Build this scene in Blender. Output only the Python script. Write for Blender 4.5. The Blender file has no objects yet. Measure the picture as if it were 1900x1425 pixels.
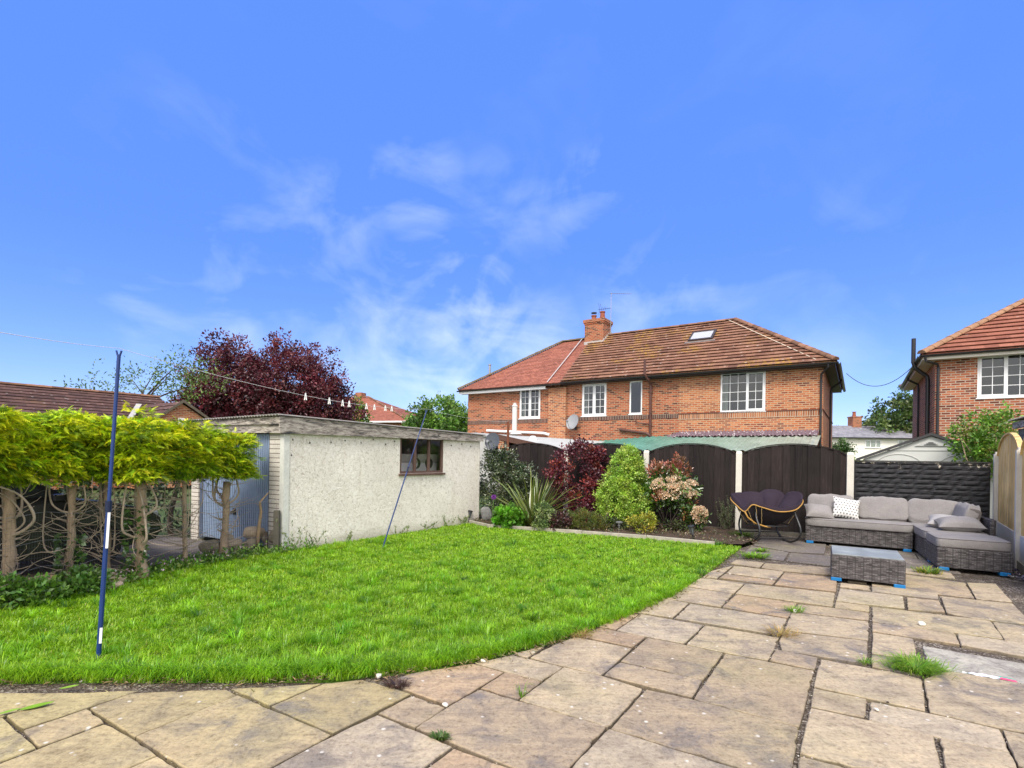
import bpy, math, random
import numpy as np
from mathutils import Vector, Matrix

random.seed(7)
RNG = np.random.default_rng(11)
SC = bpy.context.scene
COL = SC.collection
R = math.radians

# ------------------------------------------------------------------ helpers
class MB:
    """collects faces, builds ONE mesh object"""
    def __init__(s):
        s.v = []; s.f = []; s.uv = None
    def add(s, vs, fs):
        b = len(s.v); s.v += [tuple(p) for p in vs]
        s.f += [tuple(b + i for i in f) for f in fs]
    def quad(s, a, b, c, d): s.add([a, b, c, d], [(0, 1, 2, 3)])
    def box(s, x0, x1, y0, y1, z0, z1, M=None):
        P = [(x0,y0,z0),(x1,y0,z0),(x1,y1,z0),(x0,y1,z0),(x0,y0,z1),(x1,y0,z1),(x1,y1,z1),(x0,y1,z1)]
        if M is not None: P = [tuple(M @ Vector(p)) for p in P]
        s.add(P, [(0,3,2,1),(4,5,6,7),(0,1,5,4),(1,2,6,5),(2,3,7,6),(3,0,4,7)])
    def cbox(s, x0, x1, y0, y1, z0, z1, c=.01, M=None):
        """box with chamfered upright edges and top"""
        s.prism([(x0+c,y0),(x1-c,y0),(x1,y0+c),(x1,y1-c),(x1-c,y1),(x0+c,y1),(x0,y1-c),(x0,y0+c)], z0, z1-c, M, cap=False)
        b = [(x0+c,y0),(x1-c,y0),(x1,y0+c),(x1,y1-c),(x1-c,y1),(x0+c,y1),(x0,y1-c),(x0,y0+c)]
        t = [(x0+2*c,y0+c),(x1-2*c,y0+c),(x1-c,y0+2*c),(x1-c,y1-2*c),(x1-2*c,y1-c),(x0+2*c,y1-c),(x0+c,y1-2*c),(x0+c,y0+2*c)]
        P = [(p[0],p[1],z1-c) for p in b] + [(p[0],p[1],z1) for p in t] + [(p[0],p[1],z0) for p in b]
        if M is not None: P = [tuple(M @ Vector(p)) for p in P]
        s.add(P, [(i,(i+1)%8,8+(i+1)%8,8+i) for i in range(8)] + [tuple(range(8,16)), tuple(range(23,15,-1))])
    def prism(s, poly, z0, z1, M=None, cap=True):
        n = len(poly)
        P = [(p[0],p[1],z0) for p in poly] + [(p[0],p[1],z1) for p in poly]
        if M is not None: P = [tuple(M @ Vector(p)) for p in P]
        F = [(i,(i+1)%n,n+(i+1)%n,n+i) for i in range(n)]
        if cap: F += [tuple(range(n-1,-1,-1)), tuple(range(n,2*n))]
        s.add(P, F)
    def extr(s, poly, d):
        """planar 3-D polygon pushed along vector d"""
        n = len(poly); d = Vector(d)
        P = [Vector(p) for p in poly]; P += [p + d for p in P]
        s.add(P, [(i,(i+1)%n,n+(i+1)%n,n+i) for i in range(n)] + [tuple(range(n-1,-1,-1)), tuple(range(n,2*n))])
    def tube(s, pts, r, n=8, closed=False, caps=True):
        pts = [Vector(p) for p in pts]; m = len(pts)
        rr = r if isinstance(r, (list, tuple)) else [r]*m
        ref = None; V = []
        for i in range(m):
            a = pts[i-1] if (i or closed) else pts[i]
            b = pts[(i+1) % m] if (i < m-1 or closed) else pts[i]
            t = (b - a); t = t.normalized() if t.length > 1e-9 else Vector((0,0,1))
            if ref is None: ref = Vector((0,0,1)) if abs(t.z) < .9 else Vector((1,0,0))
            u = (ref - t*ref.dot(t))
            u = u.normalized() if u.length > 1e-6 else t.orthogonal().normalized()
            ref = u; w = t.cross(u)
            for k in range(n):
                q = 2*math.pi*k/n
                V.append(pts[i] + (u*math.cos(q) + w*math.sin(q))*rr[i])
        F = []
        for i in range(m if closed else m-1):
            j = (i+1) % m
            for k in range(n):
                F.append((i*n+k, i*n+(k+1)%n, j*n+(k+1)%n, j*n+k))
        if caps and not closed:
            F += [tuple(range(n-1,-1,-1)), tuple((m-1)*n+k for k in range(n))]
        s.add(V, F)
    def lathe(s, prof, n=16, c=(0,0,0), M=None):
        V = []
        for r, z in prof:
            for k in range(n):
                q = 2*math.pi*k/n; V.append(Vector((r*math.cos(q), r*math.sin(q), z)))
        V = [(M @ p if M is not None else p) + Vector(c) for p in V]
        F = []
        for i in range(len(prof)-1):
            for k in range(n): F.append((i*n+k, i*n+(k+1)%n, (i+1)*n+(k+1)%n, (i+1)*n+k))
        F += [tuple(range(n-1,-1,-1)), tuple((len(prof)-1)*n+k for k in range(n))]
        s.add(V, F)
    def build(s, name, mat, parent=None, smooth=False, bevel=0, sub=0, uv=None, fix=True):
        me = bpy.data.meshes.new(name); me.from_pydata([tuple(p) for p in s.v], [], s.f)
        if uv is not None:
            L = me.uv_layers.new(name='UVMap')
            co = [uv(p) for p in s.v]
            for l in me.loops: L.data[l.index].uv = co[l.vertex_index]
        if smooth:
            me.polygons.foreach_set('use_smooth', [True]*len(me.polygons))
        me.materials.append(mat)
        o = bpy.data.objects.new(name, me); COL.objects.link(o)
        if parent is not None: o.parent = parent
        if fix:
            import bmesh
            bm = bmesh.new(); bm.from_mesh(me); bmesh.ops.recalc_face_normals(bm, faces=bm.faces); bm.to_mesh(me); bm.free()
        if bevel:
            b = o.modifiers.new('b', 'BEVEL'); b.width = bevel; b.segments = 2; b.limit_method = 'ANGLE'
        if sub:
            q = o.modifiers.new('s', 'SUBSURF'); q.levels = sub; q.render_levels = sub
        return o

def tag(o, label=None, cat=None, group=None, kind=None):
    if label: o['label'] = label
    if cat: o['category'] = cat
    if group: o['group'] = group
    if kind: o['kind'] = kind
    return o
def empty(name, loc, label, cat, rz=0, group=None):
    o = bpy.data.objects.new(name, None); COL.objects.link(o)
    o.location = loc; o.rotation_euler = (0, 0, rz); o.empty_display_size = .1
    return tag(o, label, cat, group)
def struct(mb, name, mat, **k): return tag(mb.build(name, mat, **k), kind='structure')
def rotz(a): return Matrix.Rotation(a, 4, 'Z')

def np_mesh(name, V, F, mat, parent=None, col=None, smooth=False):
    """V (n,3), F (m,k) all the same corner count"""
    me = bpy.data.meshes.new(name); n, m, k = len(V), len(F), F.shape[1]
    me.vertices.add(n); me.vertices.foreach_set('co', np.ascontiguousarray(V, dtype=np.float32).ravel())
    me.loops.add(m*k); me.loops.foreach_set('vertex_index', np.ascontiguousarray(F, dtype=np.int32).ravel())
    me.polygons.add(m); me.polygons.foreach_set('loop_start', np.arange(0, m*k, k, dtype=np.int32))
    me.update(calc_edges=True)
    if smooth: me.polygons.foreach_set('use_smooth', np.ones(m, dtype=bool))
    if col is not None:
        a = me.attributes.new('Col', 'FLOAT_COLOR', 'POINT')
        c = np.ones((n, 4), dtype=np.float32); c[:, :3] = col
        a.data.foreach_set('color', c.ravel())
    me.materials.append(mat)
    o = bpy.data.objects.new(name, me); COL.objects.link(o)
    if parent is not None: o.parent = parent
    return o

# ------------------------------------------------------------------ materials
def newmat(name):
    m = bpy.data.materials.new(name); m.use_nodes = True
    nt = m.node_tree; nt.nodes.clear()
    out = nt.nodes.new('ShaderNodeOutputMaterial')
    return m, nt, out
def nd(nt, t, **k):
    n = nt.nodes.new(t)
    for a, b in k.items():
        if a.startswith('i_'): n.inputs[a[2:].replace('_', ' ')].default_value = b
        else: setattr(n, a, b)
    return n
def ramp(nt, fac, stops, interp='LINEAR'):
    r = nt.nodes.new('ShaderNodeValToRGB'); r.color_ramp.interpolation = interp
    e = r.color_ramp.elements
    while len(e) < len(stops): e.new(.5)
    for i, (p, c) in enumerate(stops):
        e[i].position = p; e[i].color = tuple(c) + (1,) if len(c) == 3 else c
    nt.links.new(fac, r.inputs[0]); return r.outputs[0]
def mixc(nt, fac, a, b, mode='MIX'):
    m = nt.nodes.new('ShaderNodeMix'); m.data_type = 'RGBA'; m.blend_type = mode
    for sock, val in ((m.inputs[0], fac), (m.inputs[6], a), (m.inputs[7], b)):
        if hasattr(val, 'is_linked'): nt.links.new(val, sock)
        elif isinstance(val, (int, float)): sock.default_value = val
        else: sock.default_value = tuple(val) + (1,) if len(val) == 3 else val
    return m.outputs[2]
def noise(nt, vec, scale, detail=4, rough=.6, dist=0):
    n = nd(nt, 'ShaderNodeTexNoise'); n.inputs['Scale'].default_value = scale
    n.inputs['Detail'].default_value = detail; n.inputs['Roughness'].default_value = rough
    n.inputs['Distortion'].default_value = dist
    if vec is not None: nt.links.new(vec, n.inputs['Vector'])
    return n.outputs['Fac']
def objco(nt, scale=None):
    t = nd(nt, 'ShaderNodeTexCoord').outputs['Object']
    if scale:
        m = nd(nt, 'ShaderNodeMapping'); m.inputs['Scale'].default_value = scale
        nt.links.new(t, m.inputs['Vector']); return m.outputs[0]
    return t
def finish(nt, out, color, rough=.8, bump=None, bstr=.3, bdist=.01, metallic=0, spec=.3, coat=0):
    p = nd(nt, 'ShaderNodeBsdfPrincipled')
    if hasattr(color, 'is_linked'): nt.links.new(color, p.inputs['Base Color'])
    else: p.inputs['Base Color'].default_value = tuple(color) + (1,)
    if hasattr(rough, 'is_linked'): nt.links.new(rough, p.inputs['Roughness'])
    else: p.inputs['Roughness'].default_value = rough
    p.inputs['Metallic'].default_value = metallic; p.inputs['Specular IOR Level'].default_value = spec
    p.inputs['Coat Weight'].default_value = coat
    if bump is not None:
        b = nd(nt, 'ShaderNodeBump'); b.inputs['Strength'].default_value = bstr; b.inputs['Distance'].default_value = bdist
        nt.links.new(bump, b.inputs['Height']); nt.links.new(b.outputs[0], p.inputs['Normal'])
    nt.links.new(p.outputs[0], out.inputs[0]); return p

def plain(name, c, rough=.7, var=.25, scale=8, bump=.2, metallic=0, spec=.3, stretch=None, bdist=.004, island=0):
    """a colour with two octaves of dirt and a fine bump"""
    m, nt, out = newmat(name); co = objco(nt, stretch)
    n1 = noise(nt, co, scale, 6, .65); n2 = noise(nt, co, scale*7, 3, .6)
    d = [x*(1-var) for x in c]; l = [min(1, x*(1+var)) for x in c]
    col = ramp(nt, n1, [(.3, d), (.7, l)])
    col = mixc(nt, .35, col, ramp(nt, n2, [(.3, d), (.7, l)]))
    if island:
        gi = nd(nt, 'ShaderNodeNewGeometry'); col = mixc(nt, 1, col, ramp(nt, gi.outputs['Random Per Island'], [(0, (1-island,)*3), (1, (1+island,)*3)]), 'MULTIPLY')
    finish(nt, out, col, rough, n2, bump, bdist, metallic, spec); return m

def brick_mat(name, palette, mortar, bw=.225, bh=.075, ms=.012, offset=.5, var=1.0, bias=0):
    m, nt, out = newmat(name)
    co = objco(nt); sp = nd(nt, 'ShaderNodeSeparateXYZ'); nt.links.new(co, sp.inputs[0])
    ad = nd(nt, 'ShaderNodeMath', operation='ADD'); nt.links.new(sp.outputs[0], ad.inputs[0]); nt.links.new(sp.outputs[1], ad.inputs[1])
    cb = nd(nt, 'ShaderNodeCombineXYZ'); nt.links.new(ad.outputs[0], cb.inputs[0]); nt.links.new(sp.outputs[2], cb.inputs[1])
    b = nd(nt, 'ShaderNodeTexBrick'); nt.links.new(cb.outputs[0], b.inputs['Vector'])
    b.offset = offset
    b.inputs['Color1'].default_value = (0,0,0,1); b.inputs['Color2'].default_value = (1,1,1,1); b.inputs['Mortar'].default_value = (.5,.5,.5,1)
    b.inputs['Scale'].default_value = 1; b.inputs['Mortar Size'].default_value = ms; b.inputs['Mortar Smooth'].default_value = .15
    b.inputs['Brick Width'].default_value = bw; b.inputs['Row Height'].default_value = bh; b.inputs['Bias'].default_value = bias
    col = ramp(nt, b.outputs['Color'], palette)
    n1 = noise(nt, co, 1.3, 5, .6); n2 = noise(nt, co, 55, 3, .7)
    col = mixc(nt, 1, col, ramp(nt, n1, [(.3, (.78,.76,.75)), (.7, (1.12,1.1,1.08))]), 'MULTIPLY')
    col = mixc(nt, 1, col, ramp(nt, n2, [(.25, (.72,.7,.7)), (.75, (1.2,1.2,1.2))]), 'MULTIPLY')
    col = mixc(nt, b.outputs['Fac'], col, mixc(nt, n1, [x*.8 for x in mortar], mortar))
    inv = nd(nt, 'ShaderNodeMath', operation='SUBTRACT'); inv.inputs[0].default_value = 1; nt.links.new(b.outputs['Fac'], inv.inputs[1])
    h = nd(nt, 'ShaderNodeMath', operation='MULTIPLY_ADD'); nt.links.new(n2, h.inputs[0]); h.inputs[1].default_value = .35; nt.links.new(inv.outputs[0], h.inputs[2])
    finish(nt, out, col, .88, h.outputs[0], .7, .008, spec=.2); return m

def leaf_mat(name, trans=.35, rough=.5, gloss=.06):
    m, nt, out = newmat(name)
    a = nd(nt, 'ShaderNodeAttribute', attribute_name='Col')
    n = noise(nt, objco(nt), 9, 3)
    col = mixc(nt, 1, a.outputs['Color'], ramp(nt, n, [(.3, (.75,.8,.75)), (.7, (1.2,1.15,1.1))]), 'MULTIPLY')
    d = nd(nt, 'ShaderNodeBsdfDiffuse'); t = nd(nt, 'ShaderNodeBsdfTranslucent'); g = nd(nt, 'ShaderNodeBsdfGlossy')
    g.inputs['Roughness'].default_value = rough
    nt.links.new(col, d.inputs[0]); nt.links.new(col, t.inputs[0])
    m1 = nd(nt, 'ShaderNodeMixShader'); m1.inputs[0].default_value = trans
    nt.links.new(d.outputs[0], m1.inputs[1]); nt.links.new(t.outputs[0], m1.inputs[2])
    m2 = nd(nt, 'ShaderNodeMixShader'); m2.inputs[0].default_value = gloss
    nt.links.new(m1.outputs[0], m2.inputs[1]); nt.links.new(g.outputs[0], m2.inputs[2])
    nt.links.new(m2.outputs[0], out.inputs[0]); return m

def glass_mat(name, tint=(.75,.8,.8), refl=.22):
    m, nt, out = newmat(name)
    t = nd(nt, 'ShaderNodeBsdfTransparent'); t.inputs[0].default_value = tuple(tint) + (1,)
    g = nd(nt, 'ShaderNodeBsdfGlossy'); g.inputs['Roughness'].default_value = .03; g.inputs[0].default_value = (.9,.95,1,1)
    l = nd(nt, 'ShaderNodeLayerWeight'); l.inputs[0].default_value = .25
    a = nd(nt, 'ShaderNodeMath', operation='MULTIPLY_ADD'); nt.links.new(l.outputs['Fresnel'], a.inputs[0]); a.inputs[1].default_value = .35; a.inputs[2].default_value = refl
    x = nd(nt, 'ShaderNodeMixShader'); nt.links.new(a.outputs[0], x.inputs[0]); nt.links.new(t.outputs[0], x.inputs[1]); nt.links.new(g.outputs[0], x.inputs[2])
    nt.links.new(x.outputs[0], out.inputs[0]); return m

def tile_mat(name, palette, tw, th, lichen=0, spots=0, line=.25):
    """roof tiles, UV in metres"""
    m, nt, out = newmat(name)
    uv = nd(nt, 'ShaderNodeUVMap').outputs[0]; co = objco(nt)
    b = nd(nt, 'ShaderNodeTexBrick'); nt.links.new(uv, b.inputs['Vector'])
    b.inputs['Color1'].default_value = (0,0,0,1); b.inputs['Color2'].default_value = (1,1,1,1); b.inputs['Mortar'].default_value = (.5,.5,.5,1)
    b.inputs['Scale'].default_value = 1; b.inputs['Mortar Size'].default_value = .006; b.inputs['Brick Width'].default_value = tw; b.inputs['Row Height'].default_value = th
    col = ramp(nt, b.outputs['Color'], palette)
    n1 = noise(nt, co, .9, 6, .65); n2 = noise(nt, co, 22, 4, .7)
    col = mixc(nt, 1, col, ramp(nt, n1, [(.3, (.8,.8,.82)), (.7, (1.15,1.12,1.1))]), 'MULTIPLY')
    col = mixc(nt, 1, col, ramp(nt, n2, [(.25, (.75,.75,.75)), (.75, (1.2,1.2,1.2))]), 'MULTIPLY')
    mm = nd(nt, 'ShaderNodeMath', operation='MULTIPLY'); nt.links.new(b.outputs['Fac'], mm.inputs[0]); mm.inputs[1].default_value = line
    col = mixc(nt, mm.outputs[0], col, (.05,.035,.03))
    if lichen:
        l1 = noise(nt, co, .55, 3, .5); l2 = noise(nt, co, 7, 5, .75)
        q = nd(nt, 'ShaderNodeMath', operation='MULTIPLY'); nt.links.new(ramp(nt, l1, [(.55, (0,0,0)), (.63, (1,1,1))]), q.inputs[0]); nt.links.new(ramp(nt, l2, [(.50, (0,0,0)), (.58, (1,1,1))]), q.inputs[1])
        q2 = nd(nt, 'ShaderNodeMath', operation='MULTIPLY'); nt.links.new(q.outputs[0], q2.inputs[0]); q2.inputs[1].default_value = lichen
        col = mixc(nt, q2.outputs[0], col, (.46,.27,.02))
    if spots:
        v = nd(nt, 'ShaderNodeTexVoronoi'); v.inputs['Scale'].default_value = 3.2; nt.links.new(co, v.inputs['Vector'])
        col = mixc(nt, ramp(nt, v.outputs['Distance'], [(.10, (spots,)*3), (.17, (0,0,0))]), col, (.55,.5,.45))
    finish(nt, out, col, .85, n2, .5, .008, spec=.2); return m

# leaves: diamonds folded on the midrib
def unit(a): return a / (np.linalg.norm(a, axis=-1, keepdims=True) + 1e-9)
def leaves(name, P, out, size, aspect, col, mat, parent=None, up=.35, jit=.9, fold=.18):
    """P (n,3) points, out (n,3) outward directions"""
    n = len(P); size = np.broadcast_to(np.asarray(size, float), (n,))
    ax = unit(unit(out) + RNG.normal(0, jit, (n, 3)) + np.array([0, 0, up]))
    nrm = RNG.normal(0, 1, (n, 3)) + np.array([0, 0, .8]); sd = unit(np.cross(ax, nrm)); nn = np.cross(sd, ax)
    L = size[:, None]; W = L*aspect*.5
    b = P; t = P + ax*L; m = P + ax*L*.5 - nn*L*fold*.3
    V = np.empty((n*4, 3)); V[0::4] = b; V[1::4] = m + sd*W + nn*L*fold; V[2::4] = t - nn*L*fold*.5; V[3::4] = m - sd*W + nn*L*fold
    i = np.arange(n)*4
    F = np.concatenate([np.stack([i, i+1, i+2], 1), np.stack([i, i+2, i+3], 1)])
    return np_mesh(name, V, F, mat, parent, np.repeat(col, 4, 0))
def pick(pal, n, w=None, jit=.18):
    """n colours from a palette with jitter"""
    pal = np.array(pal); k = RNG.choice(len(pal), n, p=None if w is None else np.array(w)/sum(w))
    return np.clip(pal[k]*(1 + RNG.normal(0, jit, (n, 1))) * (1 + RNG.normal(0, jit*.3, (n, 3))), .002, 1)
def cloud(blobs, nclump, per, cr, shell=.55, bumps=.22, zmin=None):
    """points in leaf clumps spread through the outer volume of ellipsoid blobs [(centre),(radii)]"""
    w = np.array([b[1][0]*b[1][1]*b[1][2] for b in blobs])**.67; w /= w.sum()
    k = RNG.choice(len(blobs), nclump, p=w)
    c = np.array([b[0] for b in blobs], float)[k]; r = np.array([b[1] for b in blobs], float)[k]
    d = unit(RNG.normal(0, 1, (nclump, 3)))
    ph = k[:, None]*1.7
    bump = 1 + bumps*(np.sin(d[:, 0:1]*5 + ph)*np.sin(d[:, 1:2]*6 + 1 + ph) + .6*np.sin(d[:, 2:3]*9 + d[:, 0:1]*7 + ph))
    rad = shell + (1-shell)*RNG.random((nclump, 1))**.6
    Cc = c + d*r*rad*bump
    cs = cr*(.6 + .8*RNG.random((nclump, 1)))
    P = np.repeat(Cc, per, 0) + unit(RNG.normal(0, 1, (nclump*per, 3)))*np.repeat(cs, per, 0)*RNG.random((nclump*per, 1))**.45
    O = np.repeat(d, per, 0)*.6 + (P - np.repeat(Cc, per, 0))/np.repeat(cs, per, 0)
    idx = np.repeat(np.arange(nclump), per)
    if zmin is not None:
        q = P[:, 2] > zmin; P, O, idx = P[q], O[q], idx[q]
    return P, O, idx
def clumped(pal, idx, w=None, cj=.22, lj=.14):
    """one palette pick per clump, plus jitter per leaf"""
    m = idx.max() + 1; c = pick(pal, m, w, cj)[idx]
    return np.clip(c*(1 + RNG.normal(0, lj, (len(idx), 1))), .002, 1)
def limb(mb, a, d, length, r0, r1, bend=.2, n=6, seg=7):
    a = Vector(a); d = Vector(d).normalized(); pts = [a]; rr = [r0]
    for i in range(1, n+1):
        d = (d + Vector((random.gauss(0, bend), random.gauss(0, bend), random.gauss(0, bend)*.6 + bend*.25))).normalized()
        pts.append(pts[-1] + d*(length/n)); rr.append(r0 + (r1-r0)*i/n)
    mb.tube(pts, rr, seg); return pts
def inpoly(px, py, poly):
    ins = np.zeros(len(px), bool); n = len(poly); j = n-1
    for i in range(n):
        xi, yi = poly[i]; xj, yj = poly[j]
        c = ((yi > py) != (yj > py)) & (px < (xj-xi)*(py-yi)/((yj-yi) + 1e-12) + xi)
        ins ^= c; j = i
    return ins
def wob(x, y, f=1.0, s=0):
    return (np.sin(x*1.7*f + s) * np.sin(y*2.1*f + 1.3*s + .7) + .6*np.sin(x*3.9*f - y*2.7*f + 2*s) + .4*np.sin(x*7.3*f + y*6.1*f + s))/2

def superq(w, d, h, e1=.3, e2=.3, nu=40, nv=20, wr=0, seed=0):
    """rounded box (superquadric) centred on the origin, slight wrinkles"""
    V = []; F = []
    sp = lambda c, e: math.copysign(abs(c)**e, c)
    for i in range(nv+1):
        a = -math.pi/2 + math.pi*i/nv
        for j in range(nu):
            b = 2*math.pi*j/nu
            x = sp(math.cos(a), e1)*sp(math.cos(b), e2); y = sp(math.cos(a), e1)*sp(math.sin(b), e2); z = sp(math.sin(a), e1)
            k = wr*(math.sin(7*x + 3*y + seed) + math.sin(11*y - 5*z + seed*2))
            V.append((w/2*x*(1+k*.3), d/2*y*(1+k*.3), h/2*z*(1+k*2) ))
    for i in range(nv):
        for j in range(nu): F.append((i*nu+j, i*nu+(j+1)%nu, (i+1)*nu+(j+1)%nu, (i+1)*nu+j))
    return V, F
def pillow(w, h, t, n=18, seed=0, pinch=.08):
    """throw pillow in the xz plane, pinched corners, two skins"""
    V = []; F = []
    for side in (1, -1):
        for i in range(n+1):
            for j in range(n+1):
                u = 2*i/n-1; v = 2*j/n-1
                k = max(0, (1-abs(u)**3.2)*(1-abs(v)**3.2))**.55
                wr = .05*math.sin(4*u+seed)*math.sin(5*v+seed*2)*k
                x = u*w/2*(1-pinch*(1-abs(v)**2)*abs(u)); z = v*h/2*(1-pinch*(1-abs(u)**2)*abs(v))
                V.append((x, side*t/2*(k+wr), z))
    m = (n+1)**2
    for s in (0, 1):
        for i in range(n):
            for j in range(n):
                q = [s*m+i*(n+1)+j, s*m+(i+1)*(n+1)+j, s*m+(i+1)*(n+1)+j+1, s*m+i*(n+1)+j+1]
                F.append(tuple(q if s == 0 else q[::-1]))
    return V, F
EXPO=1.0; SUN_E=2.0; SKY_S=.1; SKY_SAT=1.08; SKY_HUE=.5; SKY_TINT=(1.2,1.2,1.3); SKY_BASE=(.62,1.58,5.5); CLOUD_C=(7.6,8.0,8.6); FILL_VEIL_C=(12.6,11.7,10.3)
# ------------------------------------------------------------------ camera, light, sky
cam = bpy.data.cameras.new('camera'); co_ = bpy.data.objects.new('camera', cam); COL.objects.link(co_)
co_.matrix_world = Matrix.Translation((0, 0, 1.6)) @ Matrix.Rotation(R(90), 4, 'X') @ Matrix.Rotation(.015, 4, 'Z')
cam.sensor_width = 36; cam.lens = 36*960/1900; cam.shift_y = 132.5/1900; cam.clip_end = 2000; cam.clip_start = .05
SC.camera = co_
SC.view_settings.view_transform = 'Standard'; SC.view_settings.look = 'None'
SC.view_settings.exposure = EXPO; SC.view_settings.gamma = 1
SUN_EL = 50; SUN_AZ = 196     # degrees, clockwise from +Y
sl = bpy.data.lights.new('sun', 'SUN'); so = bpy.data.objects.new('sun', sl); COL.objects.link(so)
sl.energy = SUN_E; sl.angle = R(24); sl.color = (1, .94, .85)
sd_ = Vector((math.sin(R(SUN_AZ))*math.cos(R(SUN_EL)), math.cos(R(SUN_AZ))*math.cos(R(SUN_EL)), math.sin(R(SUN_EL))))
so.rotation_euler = sd_.to_track_quat('Z', 'Y').to_euler()
so.location = (0, -20, 30)

W = bpy.data.worlds.new('World'); SC.world = W; W.use_nodes = True
nt = W.node_tree; nt.nodes.clear()
wo = nd(nt, 'ShaderNodeOutputWorld'); bg = nd(nt, 'ShaderNodeBackground')
sky = nd(nt, 'ShaderNodeTexSky', sky_type='NISHITA', sun_disc=False)
sky.sun_elevation = R(SUN_EL); sky.sun_rotation = R(SUN_AZ); sky.air_density = 1.0; sky.dust_density = .35; sky.ozone_density = 2.2; sky.altitude = 100
hs = nd(nt, 'ShaderNodeHueSaturation'); hs.inputs['Saturation'].default_value = SKY_SAT; hs.inputs['Hue'].default_value = SKY_HUE
nt.links.new(sky.outputs[0], hs.inputs['Color'])
tc = nd(nt, 'ShaderNodeTexCoord').outputs['Generated']
sx = nd(nt, 'ShaderNodeSeparateXYZ'); nt.links.new(tc, sx.inputs[0])
hz = nd(nt, 'ShaderNodeMapRange', interpolation_type='SMOOTHSTEP'); nt.links.new(sx.outputs[2], hz.inputs[0]); hz.inputs[1].default_value = .0; hz.inputs[2].default_value = .40; hz.inputs[3].default_value = .56; hz.inputs[4].default_value = .85
skyc = mixc(nt, hz.outputs[0], mixc(nt, 1, hs.outputs[0], SKY_TINT, 'MULTIPLY'), SKY_BASE)
def mth(op, a, b=None, c=None):
    n = nd(nt, 'ShaderNodeMath', operation=op)
    for i, v in enumerate((a, b, c)):
        if v is None: continue
        if hasattr(v, 'is_linked'): nt.links.new(v, n.inputs[i])
        else: n.inputs[i].default_value = v
    return n.outputs[0]
zz = mth('MAXIMUM', sx.outputs[2], .30)
cv = nd(nt, 'ShaderNodeCombineXYZ'); nt.links.new(mth('DIVIDE', sx.outputs[0], zz), cv.inputs[0]); nt.links.new(mth('DIVIDE', sx.outputs[1], zz), cv.inputs[1])
mp = nd(nt, 'ShaderNodeMapping'); mp.inputs['Rotation'].default_value = (0, 0, R(-22)); mp.inputs['Scale'].default_value = (1.0, 1.9, 1); nt.links.new(cv.outputs[0], mp.inputs[0])
mp3 = nd(nt, 'ShaderNodeMapping'); mp3.inputs['Rotation'].default_value = (0, R(14), 0); mp3.inputs['Scale'].default_value = (5.0, 4.0, 8.5); mp3.inputs['Location'].default_value = (1.7, .4, .9); nt.links.new(tc, mp3.inputs[0])
n1 = noise(nt, mp3.outputs[0], 1.0, 5, .52, .6)
mp2 = nd(nt, 'ShaderNodeMapping'); mp2.inputs['Rotation'].default_value = (0, R(-16), 0); mp2.inputs['Scale'].default_value = (4.2, 3.0, 6.0); nt.links.new(tc, mp2.inputs[0])
n2 = noise(nt, mp2.outputs[0], 1.0, 6, .56, 1.1)
# wisps hang in certain directions of the sky: (direction), inner cosine, outer cosine, weight
mask = None
for (dx, dz, r, wgt) in ((-.50,.45,.18,.24),(-.37,.41,.11,.42),(-.19,.51,.08,.48),(-.02,.47,.09,.34),(.155,.475,.09,.5),(-.62,.31,.13,.5),(-.30,.26,.12,.55),(-.13,.25,.15,1.0),(.0,.22,.11,.7),(.3,.31,.14,.42),(.6,.33,.15,.22),(-.14,.70,.30,.06),(.5,.55,.25,.05)):
    v = Vector((dx, 1, dz)).normalized()
    dp = nd(nt, 'ShaderNodeVectorMath', operation='DOT_PRODUCT'); nt.links.new(tc, dp.inputs[0]); dp.inputs[1].default_value = v
    mr = nd(nt, 'ShaderNodeMapRange', interpolation_type='SMOOTHERSTEP'); nt.links.new(dp.outputs['Value'], mr.inputs[0])
    mr.inputs[1].default_value = math.cos(r*1.5); mr.inputs[2].default_value = math.cos(r*.1); mr.inputs[3].default_value = 0; mr.inputs[4].default_value = wgt
    mask = mr.outputs[0] if mask is None else mth('MAXIMUM', mask, mr.outputs[0])
nn_ = mth('ADD', mth('MULTIPLY', n1, .58), mth('MULTIPLY', n2, .42))
wisp = mth('MULTIPLY', ramp(nt, nn_, [(.48, (0,0,0)), (.76, (1,1,1))]), mask)
# a broad veil of bright cloud, added unseen behind and overhead for fill light
back = nd(nt, 'ShaderNodeMapRange', interpolation_type='SMOOTHSTEP'); nt.links.new(sx.outputs[1], back.inputs[0])
back.inputs[1].default_value = .25; back.inputs[2].default_value = -.45; back.inputs[3].default_value = 0; back.inputs[4].default_value = .85
ovr = nd(nt, 'ShaderNodeMapRange', interpolation_type='SMOOTHSTEP'); nt.links.new(sx.outputs[2], ovr.inputs[0]); ovr.inputs[1].default_value = .74; ovr.inputs[2].default_value = .92; ovr.inputs[3].default_value = 0; ovr.inputs[4].default_value = .5
fill_veil = mth('MULTIPLY', mth('MAXIMUM', back.outputs[0], ovr.outputs[0]), ramp(nt, n2, [(.25, (.35,.35,.35)), (.6, (1,1,1))]))
full = mixc(nt, fill_veil, mixc(nt, mth('MULTIPLY', wisp, .62), skyc, CLOUD_C), FILL_VEIL_C)
nt.links.new(full, bg.inputs[0]); bg.inputs[1].default_value = SKY_S
nt.links.new(bg.outputs[0], wo.inputs[0])

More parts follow.
